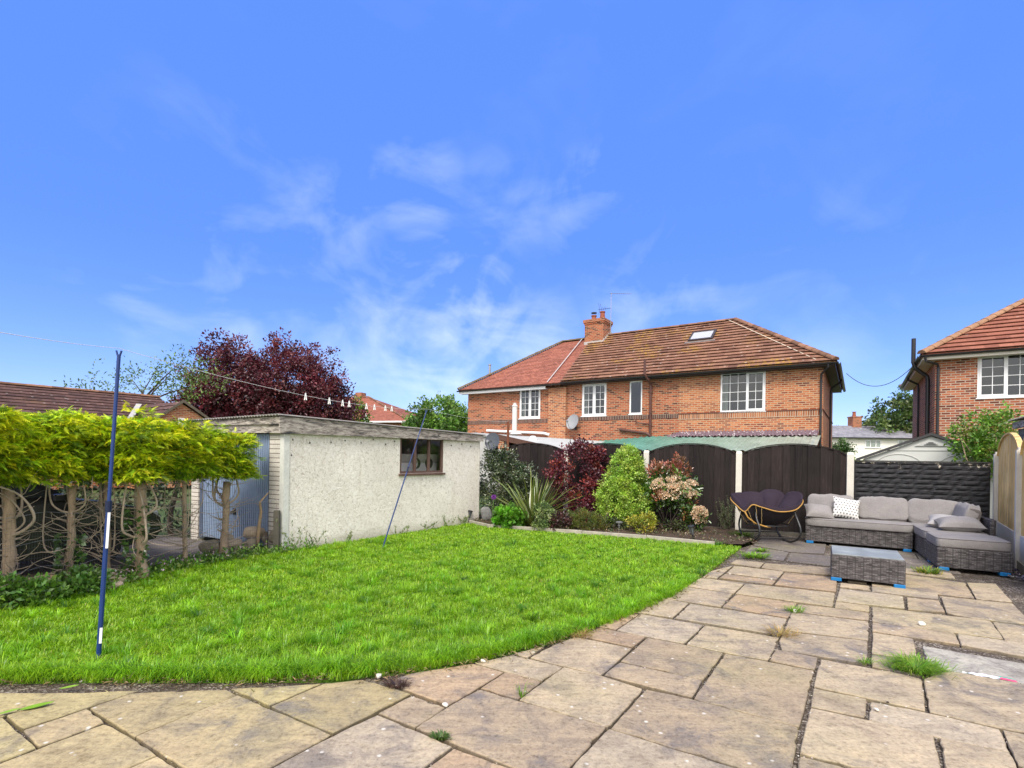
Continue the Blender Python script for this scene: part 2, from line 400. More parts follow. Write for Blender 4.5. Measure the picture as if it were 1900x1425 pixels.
# ------------------------------------------------------------------ shared materials
M_white = plain('white_upvc', (.78,.78,.78), .35, .04, 3, .03, spec=.5)
M_black = plain('black_plastic', (.018,.018,.02), .4, .2, 6, .05, spec=.5)
M_brownplastic = plain('brown_plastic', (.10,.045,.035), .45, .25, 4, .05)
M_glass = glass_mat('window_glass', (.60,.66,.64), .06)
M_curtain = plain('curtain_cloth', (.42,.42,.40), .9, .1, 6, .1)
M_conc = plain('concrete', (.50,.48,.43), .9, .16, 9, .35)
M_bark = plain('bark', (.43,.32,.215), .95, .4, 14, .9, stretch=(1,1,.25), bdist=.012)
M_twig = plain('bare_twig', (.44,.35,.26), .95, .3, 12, .3)
M_darkbark = plain('dark_bark', (.09,.07,.055), .95, .3, 8, .6)
M_soil = plain('soil', (.075,.052,.036), .95, .45, 7, .9, bdist=.03)
M_grey_metal = plain('grey_metal', (.33,.34,.35), .4, .12, 5, .05, metallic=.6)
M_leaf = leaf_mat('leaf'); M_leafg = leaf_mat('glossy_leaf', .25, .3, .1); M_grass = leaf_mat('grass_blade', .4, .4, .04)
SLABS = [
 [(-3.357,3.379),(-2.808,3.405),(-3.004,3.128),(-3.018,3.087),(-3.057,3.079)],
 [(-2.998,3.094),(-2.809,3.397),(-2.463,3.444),(-2.760,2.947)],
 [(-2.749,2.935),(-2.594,3.190),(-2.363,3.034),(-2.513,2.776)],
 [(-2.593,3.202),(-2.479,3.404),(-2.114,3.466),(-1.885,3.480),(-1.785,3.406),(-2.085,2.894)],
 [(-3.051,3.073),(-3.005,3.074),(-2.521,2.768),(-2.603,2.625)],
 [(-2.589,2.611),(-2.504,2.765),(-2.356,3.025),(-2.074,2.875),(-1.844,2.719),(-2.182,2.205)],
 [(-1.832,2.709),(-1.548,2.530),(-1.823,2.048),(-2.158,2.205)],
 [(-2.073,2.883),(-1.776,3.391),(-1.002,2.942),(-1.332,2.425)],
 [(-1.868,3.486),(-1.590,3.521),(-1.298,3.588),(-1.507,3.270)],
 [(-1.495,3.260),(-1.283,3.589),(-1.028,3.661),(-0.653,3.451),(-0.998,2.951)],
 [(-0.802,3.199),(-0.642,3.439),(-0.399,3.279),(-0.544,3.035)],
 [(-0.992,2.928),(-0.798,3.171),(-0.303,2.835),(-0.498,2.538),(-0.891,2.333),(-1.196,2.612)],
 [(-0.294,2.827),(0.031,2.645),(0.198,2.537),(-0.274,2.309),(-0.477,2.543)],
 [(-0.858,3.616),(-0.712,3.782),(-0.271,3.980),(-0.037,3.832),(-0.381,3.313)],
 [(-0.258,3.985),(0.031,4.162),(0.411,3.930),(0.238,3.681),(-0.029,3.836)],
 [(-0.024,3.822),(0.234,3.672),(0.067,3.404),(-0.192,3.550)],
 [(-0.199,3.538),(0.063,3.382),(0.585,3.065),(0.230,2.520),(-0.539,3.027),(-0.373,3.307)],
 [(0.035,4.179),(0.299,4.364),(0.148,4.106)],
 [(0.165,4.102),(0.332,4.327),(0.578,4.589),(1.032,4.345),(0.683,3.806),(0.418,3.950)],
 [(0.636,4.612),(0.838,4.852),(1.214,4.611),(1.041,4.363)],
 [(0.838,4.881),(1.275,5.306),(1.313,5.270),(0.988,4.802)],
 [(0.993,4.793),(1.344,5.302),(1.868,4.981),(1.514,4.470),(1.231,4.623)],
 [(1.226,4.594),(1.505,4.443),(1.764,4.266),(1.409,3.744),(0.875,4.056)],
 [(0.861,4.038),(1.395,3.727),(1.227,3.457),(0.697,3.802)],
 [(0.413,3.920),(0.683,3.782),(0.930,3.575),(0.594,3.070),(0.069,3.390)],
 [(0.951,3.576),(1.222,3.435),(1.737,3.088),(1.370,2.521),(1.192,2.696),(0.604,3.055)],
 [(0.591,3.040),(1.179,2.681),(1.346,2.537),(1.123,2.303),(0.112,2.281),(0.324,2.656)],
 [(1.878,4.971),(2.426,4.654),(2.069,4.129),(1.786,4.284),(1.526,4.454)],
 [(1.780,4.255),(2.317,3.931),(1.749,3.103),(1.235,3.450)],
 [(1.288,5.365),(1.709,5.900),(1.978,5.719),(1.640,5.197)],
 [(1.985,5.697),(2.801,5.220),(2.473,4.727),(1.654,5.180)],
 [(1.731,5.930),(2.186,6.433),(2.645,6.137),(2.288,5.602)],
 [(2.217,6.474),(2.550,6.928),(3.030,6.685),(2.672,6.174)],
 [(2.590,6.975),(2.857,7.371),(3.322,7.729),(2.779,6.948)],
 [(3.024,7.240),(3.346,7.731),(3.911,7.398),(3.548,6.895)],
 [(2.808,6.957),(2.978,7.174),(3.514,6.843),(3.358,6.617)],
 [(3.038,6.662),(3.917,6.234),(3.527,5.648),(2.685,6.159)],
 [(2.675,6.113),(3.214,5.789),(2.827,5.254),(2.301,5.598)],
 [(3.379,7.937),(3.580,8.211),(3.929,8.019),(3.687,7.653)],
 [(3.708,7.654),(3.926,7.976),(4.792,7.729),(4.493,7.246),(3.946,7.444)],
 [(3.910,7.369),(4.470,7.082),(3.979,6.310),(3.391,6.625)],
 [(4.319,6.770),(4.599,6.627),(4.449,6.390),(4.176,6.556)],
 [(4.608,6.599),(5.215,6.307),(5.002,6.041),(4.447,6.353)],
 [(5.238,7.494),(5.603,7.304),(6.038,6.862),(5.481,6.106),(4.939,6.435),(4.645,6.642)],
 [(6.083,6.890),(6.415,6.837),(5.788,5.956),(5.493,6.096)],
 [(4.127,6.475),(4.655,6.129),(4.293,5.624),(3.722,5.906)],
 [(4.680,6.101),(4.952,5.972),(4.649,5.520),(4.313,5.605)],
 [(5.143,6.176),(5.719,5.884),(5.174,5.102),(4.714,5.330),(4.636,5.491)],
 [(3.695,5.868),(3.975,5.719),(3.829,5.507),(3.543,5.641)],
 [(3.991,5.698),(4.860,5.231),(4.488,4.695),(3.623,5.169)],
 [(4.865,5.213),(5.142,5.070),(4.772,4.498),(4.478,4.674)],
 [(3.595,5.129),(4.172,4.846),(3.965,4.555),(3.414,4.869)],
 [(4.183,4.834),(4.461,4.659),(4.632,4.555),(4.392,4.182),(3.965,4.541)],
 [(3.203,5.753),(3.520,5.627),(3.783,5.449),(3.614,5.204),(2.987,5.481)],
 [(2.966,5.448),(3.586,5.171),(3.211,4.627),(2.589,4.864)],
 [(2.567,4.832),(3.184,4.600),(2.825,4.083),(2.292,4.355),(2.392,4.587)],
 [(2.244,4.373),(2.502,4.192),(2.331,3.946),(2.077,4.124)],
 [(2.508,4.173),(2.952,3.929),(3.052,3.822),(2.683,3.328),(2.159,3.661)],
 [(3.393,4.831),(3.650,4.677),(3.308,4.187),(3.019,4.308)],
 [(2.999,4.283),(3.153,4.212),(3.278,4.158),(3.087,3.871),(2.979,3.948),(2.830,4.039)],
 [(3.628,4.546),(4.190,4.163),(3.782,3.756),(3.409,4.006),(3.380,4.178)],
 [(3.063,3.823),(3.392,3.976),(3.759,3.733),(3.095,3.069),(2.966,3.125),(2.699,3.315)],
 [(2.138,3.633),(2.410,3.481),(2.224,3.225),(1.962,3.360)],
 [(2.414,3.457),(2.689,3.305),(2.956,3.107),(2.784,2.863),(2.494,3.017),(2.237,3.211)],
 [(1.951,3.341),(2.225,3.199),(2.490,3.025),(2.233,2.659),(1.799,2.700),(1.590,2.822)],
 [(1.577,2.801),(1.784,2.686),(2.088,2.478),(2.009,2.359),(1.292,2.343)],
 [(2.503,3.001),(2.776,2.861),(2.681,2.714),(2.591,2.593),(2.225,2.612)],
 [(2.965,3.101),(3.082,3.023),(2.726,2.671),(2.706,2.741),(2.788,2.861)],
]
# ------------------------------------------------------------------ setting: ground, lawn, patio, bed, drive
RU = (.8312, -.5559); RN = (.5559, .8312)      # street-row axes: along the houses, away from the camera
def row(s, t, o=(5.6, 21.5)): return (o[0] + s*RU[0] + t*RN[0], o[1] + s*RU[1] + t*RN[1])
ROWZ = math.atan2(RU[1], RU[0])

m, nt, out = newmat('rough_ground'); co = objco(nt)
c = ramp(nt, noise(nt, co, .6, 6, .65), [(.35, (.05,.085,.02)), (.5, (.075,.11,.03)), (.68, (.11,.095,.06))])
n = noise(nt, co, 30, 4, .7); finish(nt, out, mixc(nt, 1, c, ramp(nt, n, [(.3, (.6,.6,.6)), (.7, (1.3,1.3,1.3))]), 'MULTIPLY'), .95, n, .8, .03)
g = MB(); g.quad((-500,-500,-.09), (500,-500,-.09), (500,500,-.09), (-500,500,-.09)); struct(g, 'ground', m)

LAWN = [(4.2,9.42),(3.62,8.58),(3.06,7.70),(2.41,6.76),(1.82,5.96),(1.24,5.29),(.72,4.75),(.25,4.39),(-.19,4.09),(-.58,3.89),(-.95,3.76),(-1.32,3.69),(-1.75,3.64),(-2.3,3.62),(-2.9,3.60),(-3.5,3.56),(-5.6,3.5),(-5.5,4.4),(-4.95,5.45),(-4.78,6.11),(-4.58,6.84),(-4.28,7.5),(-3.66,8.33),(-.93,12.12),(-.45,11.36),(1.47,10.66),(2.67,10.16),(3.75,9.5)]
m, nt, out = newmat('turf'); co = objco(nt)
c = ramp(nt, noise(nt, co, 5, 6, .7), [(.35, (.07,.16,.012)), (.6, (.12,.23,.02)), (.75, (.15,.15,.05))])
n = noise(nt, co, 60, 3, .7); finish(nt, out, c, .95, n, .9, .02)
g = MB(); g.prism(LAWN, -.12, -.022); struct(g, 'lawn', m)

# driveway behind the cut hedge
m, nt, out = newmat('drive_tarmac'); co = objco(nt)
n = noise(nt, co, 70, 3, .7); c = ramp(nt, noise(nt, co, 2.2, 6, .7), [(.35, (.13,.115,.105)), (.6, (.2,.175,.16)), (.72, (.24,.2,.16))])
v = nd(nt, 'ShaderNodeTexVoronoi'); v.inputs['Scale'].default_value = 90; nt.links.new(co, v.inputs['Vector'])
c = mixc(nt, 1, c, ramp(nt, v.outputs['Distance'], [(.1, (1.4,1.35,1.3)), (.5, (.8,.8,.8))]), 'MULTIPLY')
finish(nt, out, c, .95, v.outputs['Distance'], .6, .01)
g = MB(); g.prism([(-5.1,5.0),(-4.72,6.9),(-4.3,7.7),(-3.75,8.36),(-5.98,9.62),(-6.6,9.9),(-9.6,7.4),(-8.5,2.0),(-5.9,1.5),(-5.6,3.8)], -.12, -.03); struct(g, 'driveway', m)

# soil bed along the fence
BED = [(-.98,12.16),(-.45,11.40),(1.47,10.70),(2.67,10.20),(3.76,9.55),(4.25,9.50),(4.62,9.85),(4.85,10.6),(5.1,11.5),(1.41,13.33),(-.7,14.4),(-.9,13.0)]
g = MB(); n_ = 60
X = np.linspace(-1.2, 5.3, 90); Y = np.linspace(9.2, 14.5, 74)
xx, yy = np.meshgrid(X, Y); zz_ = .035 + .02*wob(xx*3, yy*3) + .012*RNG.random(xx.shape)
V = np.stack([xx.ravel(), yy.ravel(), zz_.ravel()], 1); ni = len(X)
ii, jj = np.meshgrid(np.arange(len(Y)-1), np.arange(len(X)-1), indexing='ij'); a = (ii*ni + jj).ravel()
Fq = np.stack([a, a+1, a+ni+1, a+ni], 1); ctr = V[Fq].mean(1); Fq = Fq[inpoly(ctr[:, 0], ctr[:, 1], BED)]
us, inv = np.unique(Fq, return_inverse=True)
tag(np_mesh('flower_bed', V[us], inv.reshape(-1, 4), M_soil), kind='structure')
g = MB()
EDG = [(-.98,12.13),(-.45,11.38),(1.47,10.68),(2.67,10.18),(3.76,9.52)]
for (x0, y0), (x1, y1) in zip(EDG, EDG[1:]):
    L = math.hypot(x1-x0, y1-y0); k = max(1, round(L/.92)); dx, dy = (x1-x0)/L, (y1-y0)/L
    for q in range(k):
        M = Matrix.Translation((x0 + dx*L*q/k, y0 + dy*L*q/k, random.uniform(-.006, .006))) @ rotz(math.atan2(dy, dx) + random.uniform(-.01, .01))
        g.cbox(.004, L/k-.004, -.02, .025, -.05, .075, .006, M)
tag(g.build('bed_edging', plain('edging_concrete', (.36,.33,.27), .95, .35, 6, .5)), 'low weathered concrete edging strip between the lawn and the flower bed', 'edging')

# patio: random-coursed sandstone slabs on a gritty bed
SM, nt, out = newmat('patio_stone'); co = objco(nt)
a = nd(nt, 'ShaderNodeAttribute', attribute_name='Col')
n0 = noise(nt, co, 1.1, 4, .6, .4); n1 = noise(nt, co, 3.4, 7, .68, .6); n2 = noise(nt, co, 38, 5, .75)
mp = nd(nt, 'ShaderNodeMapping'); mp.inputs['Rotation'].default_value = (0, 0, R(31)); mp.inputs['Scale'].default_value = (2.5, 22, 1); nt.links.new(co, mp.inputs[0])
n3 = noise(nt, mp.outputs[0], 1, 5, .65, .5)
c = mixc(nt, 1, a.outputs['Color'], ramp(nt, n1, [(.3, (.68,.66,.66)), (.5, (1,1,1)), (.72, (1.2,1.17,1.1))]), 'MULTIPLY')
c = mixc(nt, 1, c, ramp(nt, n3, [(.3, (.84,.82,.82)), (.7, (1.12,1.12,1.1))]), 'MULTIPLY')
st = nd(nt, 'ShaderNodeMath', operation='MULTIPLY'); nt.links.new(ramp(nt, n1, [(.36, (1,1,1)), (.52, (0,0,0))]), st.inputs[0]); nt.links.new(ramp(nt, n0, [(.42, (0,0,0)), (.6, (.85,.85,.85))]), st.inputs[1])
c = mixc(nt, st.outputs[0], c, (.16,.145,.14))
c = mixc(nt, ramp(nt, noise(nt, co, .8, 5, .6), [(.5, (0,0,0)), (.75, (.45,.45,.45))]), c, (.30,.27,.12))
v = nd(nt, 'ShaderNodeTexVoronoi'); v.inputs['Scale'].default_value = 7.5; nt.links.new(co, v.inputs['Vector'])
c = mixc(nt, ramp(nt, v.outputs['Distance'], [(.06, (.8,.8,.8)), (.11, (0,0,0))]), c, (.6,.57,.5))
c = mixc(nt, 1, c, ramp(nt, n2, [(.28, (.52,.50,.48)), (.46, (.98,.98,.98)), (.75, (1.30,1.29,1.26))]), 'MULTIPLY')
n5 = noise(nt, co, 13, 6, .72); c = mixc(nt, 1, c, ramp(nt, n5, [(.30, (.62,.60,.57)), (.45, (1,1,1)), (.72, (1.12,1.11,1.08))]), 'MULTIPLY')
hh = nd(nt, 'ShaderNodeMath', operation='ADD'); nt.links.new(n2, hh.inputs[0]); nt.links.new(n1, hh.inputs[1])
finish(nt, out, c, .9, hh.outputs[0], .45, .012, spec=.22)
pal = [(.355,.29,.20),(.345,.275,.19),(.38,.31,.215),(.35,.287,.20),(.385,.322,.235),(.355,.265,.175),(.33,.262,.182)]
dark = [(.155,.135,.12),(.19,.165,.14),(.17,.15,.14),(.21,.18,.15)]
V = []; F3 = []; Ccol = []
mb = MB(); cols = []
def slab(q, colr, z=0.0, tilt=.007):
    ctr = Vector((sum(p[0] for p in q)/len(q), sum(p[1] for p in q)/len(q)))
    ar = sum(q[i][0]*q[(i+1)%len(q)][1] - q[(i+1)%len(q)][0]*q[i][1] for i in range(len(q)))
    if ar < 0: q = q[::-1]
    ring = []
    for i in range(len(q)):
        p0 = Vector(q[i]); p1 = Vector(q[(i+1)%len(q)]); e = p1-p0; L = e.length
        k = max(1, int(L/.055))
        for t in range(k):
            p = p0 + e*(t/k)
            d = ctr-p
            j = (random.uniform(-.004, .002) if random.random() > .05 else random.uniform(.005, .015)) if t else random.uniform(.000, .007)
            ring.append(p + d.normalized()*j)
    tx, ty = random.uniform(-tilt, tilt), random.uniform(-tilt, tilt); dz = random.uniform(-.003, .003)
    Z = lambda p, o: z + o + dz + (p-ctr).x*tx + (p-ctr).y*ty
    n = len(ring); b = len(mb.v)
    inn = [p + (ctr-p).normalized()*.007 for p in ring]
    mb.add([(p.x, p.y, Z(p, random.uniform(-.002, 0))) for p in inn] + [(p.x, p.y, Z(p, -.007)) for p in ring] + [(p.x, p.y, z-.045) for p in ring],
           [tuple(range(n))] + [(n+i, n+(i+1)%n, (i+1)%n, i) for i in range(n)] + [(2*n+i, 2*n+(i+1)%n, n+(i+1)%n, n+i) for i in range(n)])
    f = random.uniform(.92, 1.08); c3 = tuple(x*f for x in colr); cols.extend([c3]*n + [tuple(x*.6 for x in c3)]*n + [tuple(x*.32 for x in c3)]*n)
SUNK = next(k for k, q in enumerate(SLABS) if inpoly(np.array([3.80]), np.array([4.29]), q)[0])
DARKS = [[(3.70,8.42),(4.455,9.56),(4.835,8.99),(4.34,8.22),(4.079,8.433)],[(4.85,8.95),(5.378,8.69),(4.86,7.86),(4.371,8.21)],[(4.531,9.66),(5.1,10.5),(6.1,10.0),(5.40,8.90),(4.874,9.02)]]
for k, q in enumerate(SLABS):
    low = (min(p[0] for p in q) > 2.6 and 3.75 < sum(p[1] for p in q)/len(q) < 4.4 and sum(p[0] for p in q)/len(q) > 3.4)
    colr = random.choice(pal)
    if q[0][0] < -1: colr = random.choice([(.375,.315,.165),(.385,.31,.185),(.355,.29,.165)])
    if k == SUNK: colr = (.36,.34,.29)
    slab(q, colr, -.018 if k == SUNK else 0)
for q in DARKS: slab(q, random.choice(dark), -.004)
SLABS += DARKS
# courses outside the mapped slabs
S2 = [[Vector(p) for p in q] for q in SLABS]
def covered(p):
    return any(inpoly(np.array([p[0]]), np.array([p[1]]), q)[0] for q in SLABS)
lawn_or_bed = lambda p: inpoly(np.array([p[0]]), np.array([p[1]]), LAWN)[0] or inpoly(np.array([p[0]]), np.array([p[1]]), BED)[0]
FILL = []
t = -22.0
while t < -7.5:
    h_ = random.choice([.45,.6,.6,.75]); s = -6.0 + random.uniform(0, .5)
    while s < 12:
        w_ = random.choice([.45,.6,.75,.9]); q = [row(s+.008, t+.008), row(s+w_-.008, t+.008), row(s+w_-.008, t+h_-.008), row(s+.008, t+h_-.008)]
        pr_ = q + [row(s+w_/2, t+h_/2), row(s+w_/2, t), row(s+w_/2, t+h_), row(s, t+h_/2), row(s+w_, t+h_/2)]
        x_, y_ = pr_[4]
        lim = 8.97 + (y_-9.55)*.72 - .75 if y_ < 9.5 else 8.3
        ok = -5.9 < x_ < lim and -2.5 < y_ < 11.3 and not any(covered(p) or lawn_or_bed(p) for p in pr_) and (x_ > 4.4 or y_ < 7)
        fence_side = (x_-1.41)*.445 + (y_-13.3)*.895 < -.25
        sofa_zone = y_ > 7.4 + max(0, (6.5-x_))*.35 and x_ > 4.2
        if ok and fence_side:
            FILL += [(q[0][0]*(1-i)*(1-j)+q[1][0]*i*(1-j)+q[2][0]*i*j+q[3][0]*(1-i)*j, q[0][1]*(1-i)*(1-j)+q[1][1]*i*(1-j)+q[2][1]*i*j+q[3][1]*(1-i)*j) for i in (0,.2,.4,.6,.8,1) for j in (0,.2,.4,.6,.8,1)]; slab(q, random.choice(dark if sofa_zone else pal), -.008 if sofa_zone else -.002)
        s += w_
    t += h_
placed = [[tuple(v[:2]) for v in ()]]
t = -22.0
while t < -7.5:
    s = -6.0
    while s < 12:
        w_ = h_ = .22; q = [row(s+.006, t+.006), row(s+w_-.006, t+.006), row(s+w_-.006, t+h_-.006), row(s+.006, t+h_-.006)]
        cx_, cy_ = row(s+w_/2, t+h_/2); lim = 8.97 + (cy_-9.55)*.72 - .6 if cy_ < 9.5 else 8.3
        if -3.6 < cx_ < min(lim, 8.4) and 1.0 < cy_ < 7 and not any(covered(p) or lawn_or_bed(p) for p in q + [(cx_, cy_)]) and not any(abs(cx_-a) < .12 and abs(cy_-b) < .12 for a, b in FILL) and min(math.hypot(cx_-a, cy_-b) for a, b in LAWN[:16]) > .30: slab(q, random.choice(pal), -.006)
        s += w_
    t += .22
b0 = len(mb.v)
GRIT, nt, out = newmat('joint_grit'); co = objco(nt)
v = nd(nt, 'ShaderNodeTexVoronoi'); v.inputs['Scale'].default_value = 75; nt.links.new(co, v.inputs['Vector'])
sv = nd(nt, 'ShaderNodeSeparateColor'); nt.links.new(v.outputs['Color'], sv.inputs[0])
c = ramp(nt, sv.outputs[0], [(0, (.05,.038,.028)), (.5, (.13,.10,.075)), (.75, (.24,.20,.15)), (.9, (.42,.37,.30)), (1, (.5,.45,.38))])
c = mixc(nt, ramp(nt, noise(nt, co, 2.5, 4), [(.4, (.75,.75,.75)), (.6, (.1,.1,.1))]), c, (.06,.045,.032))
finish(nt, out, c, .95, v.outputs['Distance'], .9, .012)
pm = mb.build('patio', SM, fix=False); tag(pm, kind='structure')
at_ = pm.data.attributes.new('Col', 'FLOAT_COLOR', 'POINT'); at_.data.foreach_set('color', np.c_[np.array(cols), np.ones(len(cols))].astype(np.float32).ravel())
g = MB(); g.prism([(-6,-3),(12,-3),(9.6,9.3),(8.9,9.62),(5.1,11.48),(4.9,10.7),(4.62,9.85),(4.22,9.45),(2.2,6.4),(.7,4.7),(-1.2,3.66),(-6,3.5)], -.11, -.028); struct(g, 'patio_bed', GRIT)

# loose stones: grit in the joints, slate chippings by the right fence
def stones(name, P, sz, pal, mat):
    n = len(P); base = np.array([(1,0,0),(0,1,0),(-1,0,0),(0,-1,0),(0,0,.7),(0,0,-.5)], float)
    Fb = np.array([(0,1,4),(1,2,4),(2,3,4),(3,0,4),(1,0,5),(2,1,5),(3,2,5),(0,3,5)])
    V = base[None]*(1 + RNG.normal(0, .25, (n, 6, 3))); a = RNG.random(n)*6.28
    ca, sa = np.cos(a)[:, None], np.sin(a)[:, None]
    V = np.stack([V[:, :, 0]*ca - V[:, :, 1]*sa, V[:, :, 0]*sa + V[:, :, 1]*ca, V[:, :, 2]], 2)*sz[:, None, None] + P[:, None, :]
    F = (np.arange(n)*6)[:, None, None] + Fb[None]
    return np_mesh(name, V.reshape(-1, 3), F.reshape(-1, 3), mat, None, np.repeat(pick(pal, n), 6, 0))
STM, nt, out = newmat('stone_chip'); a = nd(nt, 'ShaderNodeAttribute', attribute_name='Col'); n = noise(nt, objco(nt), 40, 3); finish(nt, out, mixc(nt, 1, a.outputs['Color'], ramp(nt, n, [(.3, (.7,.7,.7)), (.7, (1.2,1.2,1.2))]), 'MULTIPLY'), .9, n, .4)
E2 = []
for q in SLABS:
    for i in range(len(q)):
        p0 = np.array(q[i]); p1 = np.array(q[(i+1)%len(q)]); L = np.linalg.norm(p1-p0)
        if p0[1] < 8 and RNG.random() < .75:
            k = int(L*RNG.choice([3, 14, 40])); tt = RNG.random((k, 1)); E2.append(p0 + (p1-p0)*tt + RNG.normal(0, .006, (k, 2)))
E2 = np.concatenate(E2); P = np.c_[E2, np.full(len(E2), -.012) + RNG.normal(0, .004, len(E2))]
tag(stones('joint_gravel', P, .0035 + .005*RNG.random(len(P))**2, [(.12,.10,.085),(.3,.26,.21),(.55,.5,.43),(.05,.04,.035)], STM), 'fine gravel lying in the open joints of the patio', 'gravel', kind='stuff')
LE = np.array(LAWN[0:16]); k = 900; i = RNG.integers(0, 15, k); tt = RNG.random((k, 1)); P2 = LE[i]*(1-tt) + LE[i+1]*tt
nv = np.stack([LE[i+1][:, 1]-LE[i][:, 1], -(LE[i+1][:, 0]-LE[i][:, 0])], 1); nv /= np.linalg.norm(nv, axis=1, keepdims=True)
P2 = P2 - nv*np.abs(RNG.normal(0, .06, (k, 1)))*-1
P = np.c_[P2, np.full(k, -.02)]
tag(stones('edge_grit', P, .004 + .011*RNG.random(k)**4, [(.10,.08,.06),(.2,.17,.14),(.5,.46,.4),(.07,.055,.04)], STM), 'grit and crumbs along the lawn edge', 'gravel', kind='stuff')
k = 5200; px = RNG.uniform(7.0, 9.0, k); py = RNG.uniform(6.9, 9.4, k)
fx = 7.69 + (py-7.81)*.733
q = (px < fx - .06) & (px > fx - .55 + .1*wob(px*2, py*2)); P = np.c_[px[q], py[q], .0 + .02*RNG.random(q.sum())]
tag(stones('slate_chippings', P, .008 + .018*RNG.random(len(P)), [(.09,.08,.10),(.15,.13,.155),(.2,.17,.19),(.28,.24,.23),(.06,.055,.07)], STM), 'purple grey slate chippings along the foot of the new timber fence', 'gravel', kind='stuff')

# grass: one sheet of real blades
def grass():
    xs = []; 
    n0 = 1500000
    x = RNG.uniform(-5.6, 4.3, n0); y = RNG.uniform(3.44, 12.2, n0)
    keep = RNG.random(n0) < np.clip((4.6/np.maximum(y, 3.4))**1.35, .12, 1)*.78
    x, y = x[keep], y[keep]
    P = inpoly(x + .05*wob(x*5, y*5), y + .045 + .05*wob(x*5+3, y*5), LAWN); x, y = x[P], y[P]
    n = len(x); w1 = wob(x*1.3, y*1.3, 1, 2); w2 = wob(x*4, y*4, 1, 5); w3 = wob(x*9, y*9, 1, 1)
    dry = (wob(x*2.3+1, y*2.3, 1, 8) + .3*wob(x*9, y*9, 1, 3) > .66) & (RNG.random(n) < .5)
    keep = RNG.random(n) < np.where(dry, .35, .82 + .18*w3); x, y, w1, w2, w3 = x[keep], y[keep], w1[keep], w2[keep], w3[keep]; dry = dry[keep]; n = len(x)
    d = np.hypot(x, y)
    h = (.043 + .010*w1 + .009*w2 + .009*w3)*(.5 + .8*RNG.random(n)); h = np.clip(h, .02, .16)
    edge = np.min(np.stack([np.hypot(x-a, y-b) for a, b in LAWN[4:16]]), 0) < .35
    h = np.where(edge, h*1.3, h); h = np.where(dry, h*.6, h)
    wdt = (.0013 + .0009*RNG.random(n))*np.clip(d/4.2, 1, 3)
    az = RNG.random(n)*6.283; az = np.where(RNG.random(n) < .4, 3.0*wob(x*6.3, y*5.7, 1, 4) + 2.5*w3 + 2*wob(y*11, x*13, 1, 9) + RNG.normal(0, .9, n), az); lean = (.35 + .85*RNG.random(n)**.8)
    dx, dy = np.cos(az), np.sin(az); sx_, sy_ = -dy, dx
    B = np.stack([x, y, np.full(n, -.004)], 1); S = np.stack([sx_, sy_, np.zeros(n)], 1)*wdt[:, None]
    D = np.stack([dx, dy, np.zeros(n)], 1)
    Mi = B + D*(h*lean*.28)[:, None] + np.array([0, 0, 1])*(h*.62)[:, None]
    T = B + D*(h*lean*.95)[:, None] + np.array([0, 0, 1])*(h*(1 - .30*lean))[:, None]
    V = np.empty((n*5, 3)); V[0::5] = B - S; V[1::5] = B + S; V[2::5] = Mi + S*.8; V[3::5] = Mi - S*.8; V[4::5] = T
    i = np.arange(n)*5; F = np.concatenate([np.stack([i, i+1, i+2], 1), np.stack([i, i+2, i+3], 1), np.stack([i+3, i+2, i+4], 1)])
    c = pick([(.21,.435,.010),(.265,.505,.013),(.16,.355,.010),(.33,.55,.022),(.45,.46,.08)], n, [4, 4, 3, 2, .35], .16)
    k = np.clip(.5 + .28*w2 + .25*w1 + .25*w3, 0, 1)[:, None]; c = c*(.80 + .36*k) * (1 + .18*k*np.array([1, .2, 0]))
    c[dry] = pick([(.33,.27,.10),(.26,.25,.07)], dry.sum())
    tag(np_mesh('lawn_grass', V, F, M_grass, None, np.repeat(c, 5, 0)), 'bright green uneven lawn of short grass blades', 'grass', kind='stuff')
grass()
